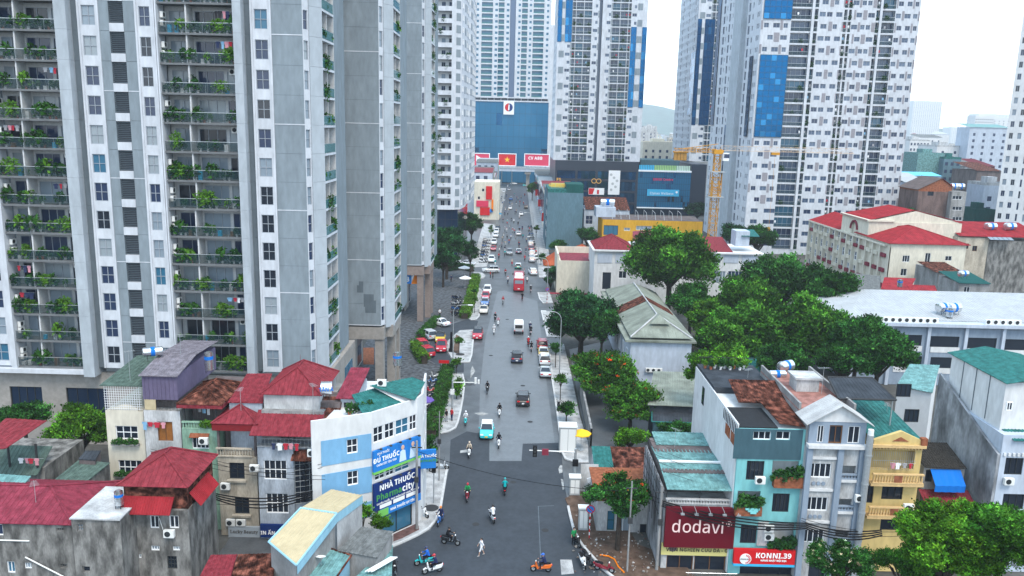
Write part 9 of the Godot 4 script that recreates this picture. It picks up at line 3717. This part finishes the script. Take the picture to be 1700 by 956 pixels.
	for s in [[762, 657, 0.5, "white", "white scooter standing at the hedge pavement's kerb"], [926, 680, A, "black", "black scooter standing at the white footway's kerb"], [702, 856, 0.8, "white", "white scooter parked on the pharmacy pavement"], [706, 782, 1.4, "black", "black scooter parked at the pharmacy's flank"], [732, 778, 1.45, "silver", "silver scooter parked at the pavement's end"], [657, 952, 0.2, "black", "black scooter parked before the pipe-roofed hut"], [968, 938, 0.2, "white", "white scooter leaning at the corner kerb"], [976, 932, 0.4, "black", "black scooter beside the white one at the corner kerb"], [1003, 948, 1.2, "dark red", "dark red scooter parked across the kerb"], [958, 903, 0.3, "black", "black scooter next to the person in green"]]:
		motorbike(s[3], G(s[0], s[1], 0.12), s[2], s[4], "parked scooters", 0.12)
	for q in 9:
		motorbike(pick(hue), G(721 - q * 2.2 + 1.0, 628 + q * 8.0, 0.02), -1.2, "scooter in the dense row parked behind the hedge", "row of scooters behind the hedge", 0.1)
	for q in 14:
		motorbike(pick(hue), G(756 + (q % 4) * 5, 524 - (q / 4) * 9, 0.02), 1.2 + 0.1 * (q % 3), "scooter in the cluster parked on the dark plaza", "scooters on the plaza", 0.1)
	for q in 16:
		motorbike(pick(hue), G(800 + (q % 2) * 3.5 + (q / 2) * 0.9, 436 - (q / 2) * 5.2, 0.14), 1.3, "scooter in the double row on the far pavement", "scooters parked on the far pavement", 0.08)
	for q in 10:
		motorbike(pick(hue), G(888.5 - q * 1.0, 432 - q * 6.0, 0.14), -1.3, "scooter parked before the narrow shop houses", "scooters before the shop houses", 0.08)
	person("walk", "white", "white", "black", G(799, 922) + V(0, 0.012, 0), -1.2, "person in white clothes walking across the open junction", "")
	person("stand", "green", "black", "black", G(952, 904, 0.1), 0.4, "person in a green jacket standing at the corner kerb", "")
	person("stand", "black", "grey", "black", G(741, 700, 0.13), 0.8, "person in black waiting on the hedge pavement", "people on the pavements")
	person("stand", "red", "navy", "black", G(750, 698, 0.13), -0.6, "person in red waiting on the hedge pavement", "people on the pavements")
	person("stand", "white", "black", "black", G(730, 526, 0.02), 0.5, "person in white standing among the plaza scooters", "people on the pavements")
	person("stand", "navy", "black", "black", G(749, 468, 0.02), 0.2, "person in navy crossing the plaza", "people on the pavements")
	person("stand", "black", "black", "black", G(818, 462, 0.02), 1.0, "person in black at the lane mouth", "people on the pavements")
	person("stand", "red", "black", "black", G(814, 461, 0.02), 1.4, "person in red beside the silver turning car", "people on the pavements")

func tree(called: String, label: String, g: Vector3, hc: float, rx: float, ry: float, m: Material, sd: int, group := "", blossom: Material = null, open := 0.0) -> void:
	var rr := RandomNumberGenerator.new()
	rr.seed = sd
	var o := thing(called, label, "tree", g, 0, group)
	var tb := B.new()
	var tr := clampf(rx * 0.065, 0.05, 0.5)
	var fork := maxf(0.25, hc - ry * 0.75)
	tb.cyl(Vector3.ZERO, V(0, fork, 0), tr * 1.25, tr, 9)
	var lobes := []
	var nl := int(clampf(8 + rx * 5.0, 9, 46))
	for q in nl:
		var a := TAU * q / nl * 2.4 + rr.randf() * 0.6
		var e := rr.randf_range(-0.45, 0.95)
		var dirv := V(cos(a) * sqrt(1 - e * e), e, sin(a) * sqrt(1 - e * e))
		var f := rr.randf_range(0.5, 0.9)
		var c := V(0, hc, 0) + dirv * V(rx, ry, rx) * f
		lobes.append([c, rr.randf_range(0.18, 0.34) * minf(rx, ry * 1.3), rr.randf_range(0.6, 1.0) if rr.randf() < 0.65 else rr.randf_range(1.2, 2.0)])
		var mid := V(0, fork, 0).lerp(c, 0.5) + V(0, ry * 0.1, 0)
		tb.path([V(0, fork * rr.randf_range(0.8, 1.0), 0), mid, c], tr * 0.55, tr * 0.12, 5)
	lobes.append([V(0, hc + ry * 0.25, 0), 0.5 * minf(rx, ry), 0.8])
	part(tb, "trunk", M.bark, o)
	var xf := []
	var fl := []
	var tone := []
	var cs := clampf(0.6 + rx * 0.1, 0.6, 1.5) * clampf(-g.z / 105.0, 0.5, 1.0)
	var per := 4.4 / (cs * cs)
	for l in lobes:
		var r: float = l[1]
		var cnt := int(per * 4.0 * PI * r * r * (1.0 - open * 0.5))
		for q in cnt:
			var dv := V(rr.randfn(), rr.randfn() + 0.25, rr.randfn()).normalized()
			var rad := r * (rr.randf_range(0.6, 1.25) if q % 4 else rr.randf_range(0.2, 0.8))
			var p: Vector3 = l[0] + dv * rad * V(1, 0.82, 1)
			if p.y < 0.2:
				continue
			var t := Basis(Vector3.UP, rr.randf() * TAU) * Basis(Vector3.RIGHT, rr.randf_range(-0.5, 0.5))
			xf.append(Transform3D(t.scaled(Vector3.ONE * cs * rr.randf_range(0.7, 1.25)), p))
			tone.append(l[2])
			if blossom and rr.randf() < 0.05 and dv.y > -0.1:
				fl.append(Transform3D(t.scaled(Vector3.ONE * cs * 0.55), p + dv * 0.15))
	scatter(o, "crown", xf, m, null, tone)
	if blossom and fl.size():
		scatter(o, "blossom", fl, blossom)

func gtree(called: String, label: String, px: float, py: float, d: float, wpx: float, hpx: float, m: Material, sd: int, group := "", blossom: Material = null) -> void:
	var c := D(px, py, d)
	tree(called, label, V(c.x, 0, c.z), maxf(c.y, hpx * d / FOC * 0.45), wpx * d / FOC / 2, hpx * d / FOC / 2, m, sd, group, blossom)

func build_trees() -> void:
	var mid := leaf_mat("tree_mid", 0.036, 0.12, 0.014)
	var dark := leaf_mat("tree_dark", 0.014, 0.06, 0.02)
	var bright := leaf_mat("tree_bright", 0.05, 0.15, 0.012)
	var deep := leaf_mat("tree_deep", 0.02, 0.082, 0.016)
	var red := leaf_mat("blossom_red", 0.5, 0.05, 0.01)
	var cream := leaf_mat("blossom_cream", 0.6, 0.6, 0.45)
	gtree("broad_tree", "broad domed green tree before the wide white institute", 1114, 428, 158, 152, 104, mid, 1)
	gtree("dark_tree", "dark spreading tree over the footway wedge", 966, 530, 136, 122, 100, dark, 2)
	gtree("dark_tree", "slim dark tree behind the spreading footway tree", 1000, 545, 130, 60, 70, deep, 3)
	gtree("flame_tree", "feathery tree with red blossom, tallest in the yard", 1010, 625, 110, 100, 84, mid, 4, "flame trees in the yard", red)
	gtree("flame_tree", "feathery tree with red blossom leaning over the shaded yard", 1048, 668, 100, 96, 84, mid, 5, "flame trees in the yard", red)
	gtree("flame_tree", "feathery blossoming tree next to the yard wall", 975, 612, 116, 62, 60, mid, 6, "flame trees in the yard", red)
	gtree("shrub_tree", "yellow-green bushy shrub inside the yard wall", 1046, 728, 91, 66, 40, bright, 7)
	gtree("shrub_tree", "dark shrub in the shaded yard by the sheds", 1125, 712, 92, 60, 36, deep, 8)
	gtree("round_tree", "rounded tree beside the long hall's roof", 1148, 500, 142, 74, 80, deep, 9)
	gtree("round_tree", "rounded bright tree next to the hall", 1172, 530, 134, 66, 88, bright, 10)
	gtree("grove_tree", "large crowned tree in the grove, mid-green", 1238, 560, 126, 140, 110, mid, 11, "trees of the grove")
	gtree("grove_tree", "dark tall tree at the back of the grove", 1292, 472, 152, 150, 100, deep, 12, "trees of the grove")
	gtree("grove_tree", "broad tree in the grove before the office block", 1345, 548, 124, 140, 130, mid, 13, "trees of the grove")
	gtree("grove_tree", "grove tree touching the office block's white roof", 1380, 490, 140, 84, 90, deep, 14, "trees of the grove")
	gtree("grove_tree", "grove tree nearest the long white house", 1460, 585, 106, 110, 86, deep, 15, "trees of the grove")
	gtree("grove_tree", "low dark tree between the grove crowns", 1400, 600, 108, 90, 80, deep, 16, "trees of the grove")
	gtree("grove_tree", "dark tree under the grove by the teal canopy", 1300, 600, 112, 80, 60, deep, 32, "trees of the grove")
	for s in [[1238, 505, 140, 110, 90, 51, "green grove tree filling the space behind the bright one"], [1190, 565, 120, 84, 84, 53, "green grove tree beside the hall's end wall"], [1425, 560, 112, 96, 96, 54, "green grove tree against the office block windows"]]:
		gtree("grove_tree", s[6], s[0], s[1], s[2], s[3], s[4], mid if s[5] % 2 else deep, s[5], "trees of the grove")
	gtree("light_tree", "slim light green tree rising beside the slate house", 1168, 612, 96, 62, 90, bright, 17)
	gtree("light_tree", "light green leafy top before the teal canopy", 1215, 600, 104, 60, 50, bright, 33)
	gtree("leafy_tree", "wide feathery tree before the white house with the weathered flank", 1570, 898, 51, 200, 140, bright, 18, "leafy trees along the lower street")
	gtree("leafy_tree", "leafy tree before the tall weathered house, darker", 1665, 888, 49, 150, 150, mid, 19, "leafy trees along the lower street")
	gtree("leafy_tree", "low leafy tree between the yellow house and the street", 1500, 940, 52, 110, 70, mid, 20, "leafy trees along the lower street")
	gtree("blossom_tree", "low tree with cream blossom before the townhouse", 1395, 930, 54, 118, 78, deep, 21, "", cream)
	gtree("corner_tree", "spreading tree over the corner kiosk", 1030, 822, 69, 128, 66, deep, 22, "", red)
	gtree("plaza_tree", "dark round tree at the foot of the white banded tower", 742, 400, 200, 64, 60, dark, 23, "trees by the banded tower")
	gtree("plaza_tree", "dark broad tree lower on the plaza side", 736, 428, 190, 52, 50, dark, 24, "trees by the banded tower")
	gtree("plaza_tree", "single dark round tree at the lane mouth", 781, 418, 200, 30, 44, dark, 25, "trees by the banded tower")
	gtree("plaza_tree", "green tree beside the dark glass base", 783, 372, 262, 34, 46, deep, 26, "trees by the banded tower")
	gtree("alley_tree", "bright leafy tree in the alley behind the green shed", 135, 712, 81, 96, 84, bright, 27)
	gtree("alley_tree", "dark tree at the podium behind the shack", 40, 690, 84, 90, 52, deep, 28)
	gtree("creeper_bush", "bright creeper mounded over the pharmacy's shed wall", 602, 852, 66.0, 34, 56, bright, 29)
	gtree("creeper_bush", "leafy mound beside the pharmacy door", 632, 868, 67.0, 40, 28, bright, 30)
	gtree("pavement_bush", "dark bush at the pharmacy's street flank", 711, 738, 89, 30, 50, deep, 31)
	gtree("mast_tree", "dark tree at the crane's foot", 1215, 392, 212, 46, 44, dark, 34, "trees round the crane")
	gtree("mast_tree", "dark tree below the slab tower, near the crane", 1258, 398, 214, 60, 44, deep, 35, "trees round the crane")
	gtree("mast_tree", "tree before the shopping podium", 1158, 350, 340, 40, 26, dark, 36, "trees round the crane")
	gtree("roadside_tree", "small round tree beside the blank teal slab", 927, 408, 244, 26, 24, deep, 37)
	gtree("roadside_tree", "tree between the teal slab and the ochre building", 975, 393, 246, 34, 34, deep, 38)
	gtree("roadside_tree", "dark tree at the cream house's street corner", 914, 462, 190, 28, 48, dark, 39)
	gtree("roadside_tree", "dark tree by the brown house", 1503, 358, 240, 40, 28, dark, 40)
	gtree("roadside_tree", "small tree under the maroon lean-to", 1556, 374, 225, 36, 22, deep, 41)
	gtree("roadside_tree", "far green tree by the shop houses", 884, 312, 420, 18, 24, mid, 42)
	for s in [[930, 664, 632, 20, 26, "young street tree with dark clipped crown on the white footway"], [940, 700, 680, 30, 34, "young leafy street tree by the transformer kiosk"], [922, 610, 580, 18, 30, "young street tree near the parked silver car"], [762, 588, 566, 14, 16, "young staked tree on the traffic island"], [758, 662, 645, 24, 40, "bushy young tree on the hedge pavement"], [758, 620, 604, 16, 26, "thin young tree near the lane mouth"], [788, 520, 497, 9, 12, "staked sapling on the pavement strip"], [787, 502, 484, 9, 10, "second staked sapling on the pavement strip"], [898, 440, 428, 14, 16, "young tree by the street lamp"], [815, 395, 383, 9, 24, "narrow street tree by the white parked cars"], [890, 395, 382, 9, 18, "narrow street tree on the long footway"]]:
		var g := G(s[0], s[1], 0.13)
		var d := -g.z
		tree("young_tree", s[5], g, EYE - (EYE - 0.13) * 0 - (EYE - yat(s[0], s[2], d)), s[3] * d / FOC / 2, s[4] * d / FOC / 2, [mid, deep, bright][int(s[0]) % 3], int(s[0]) + int(s[1]), "young street trees")
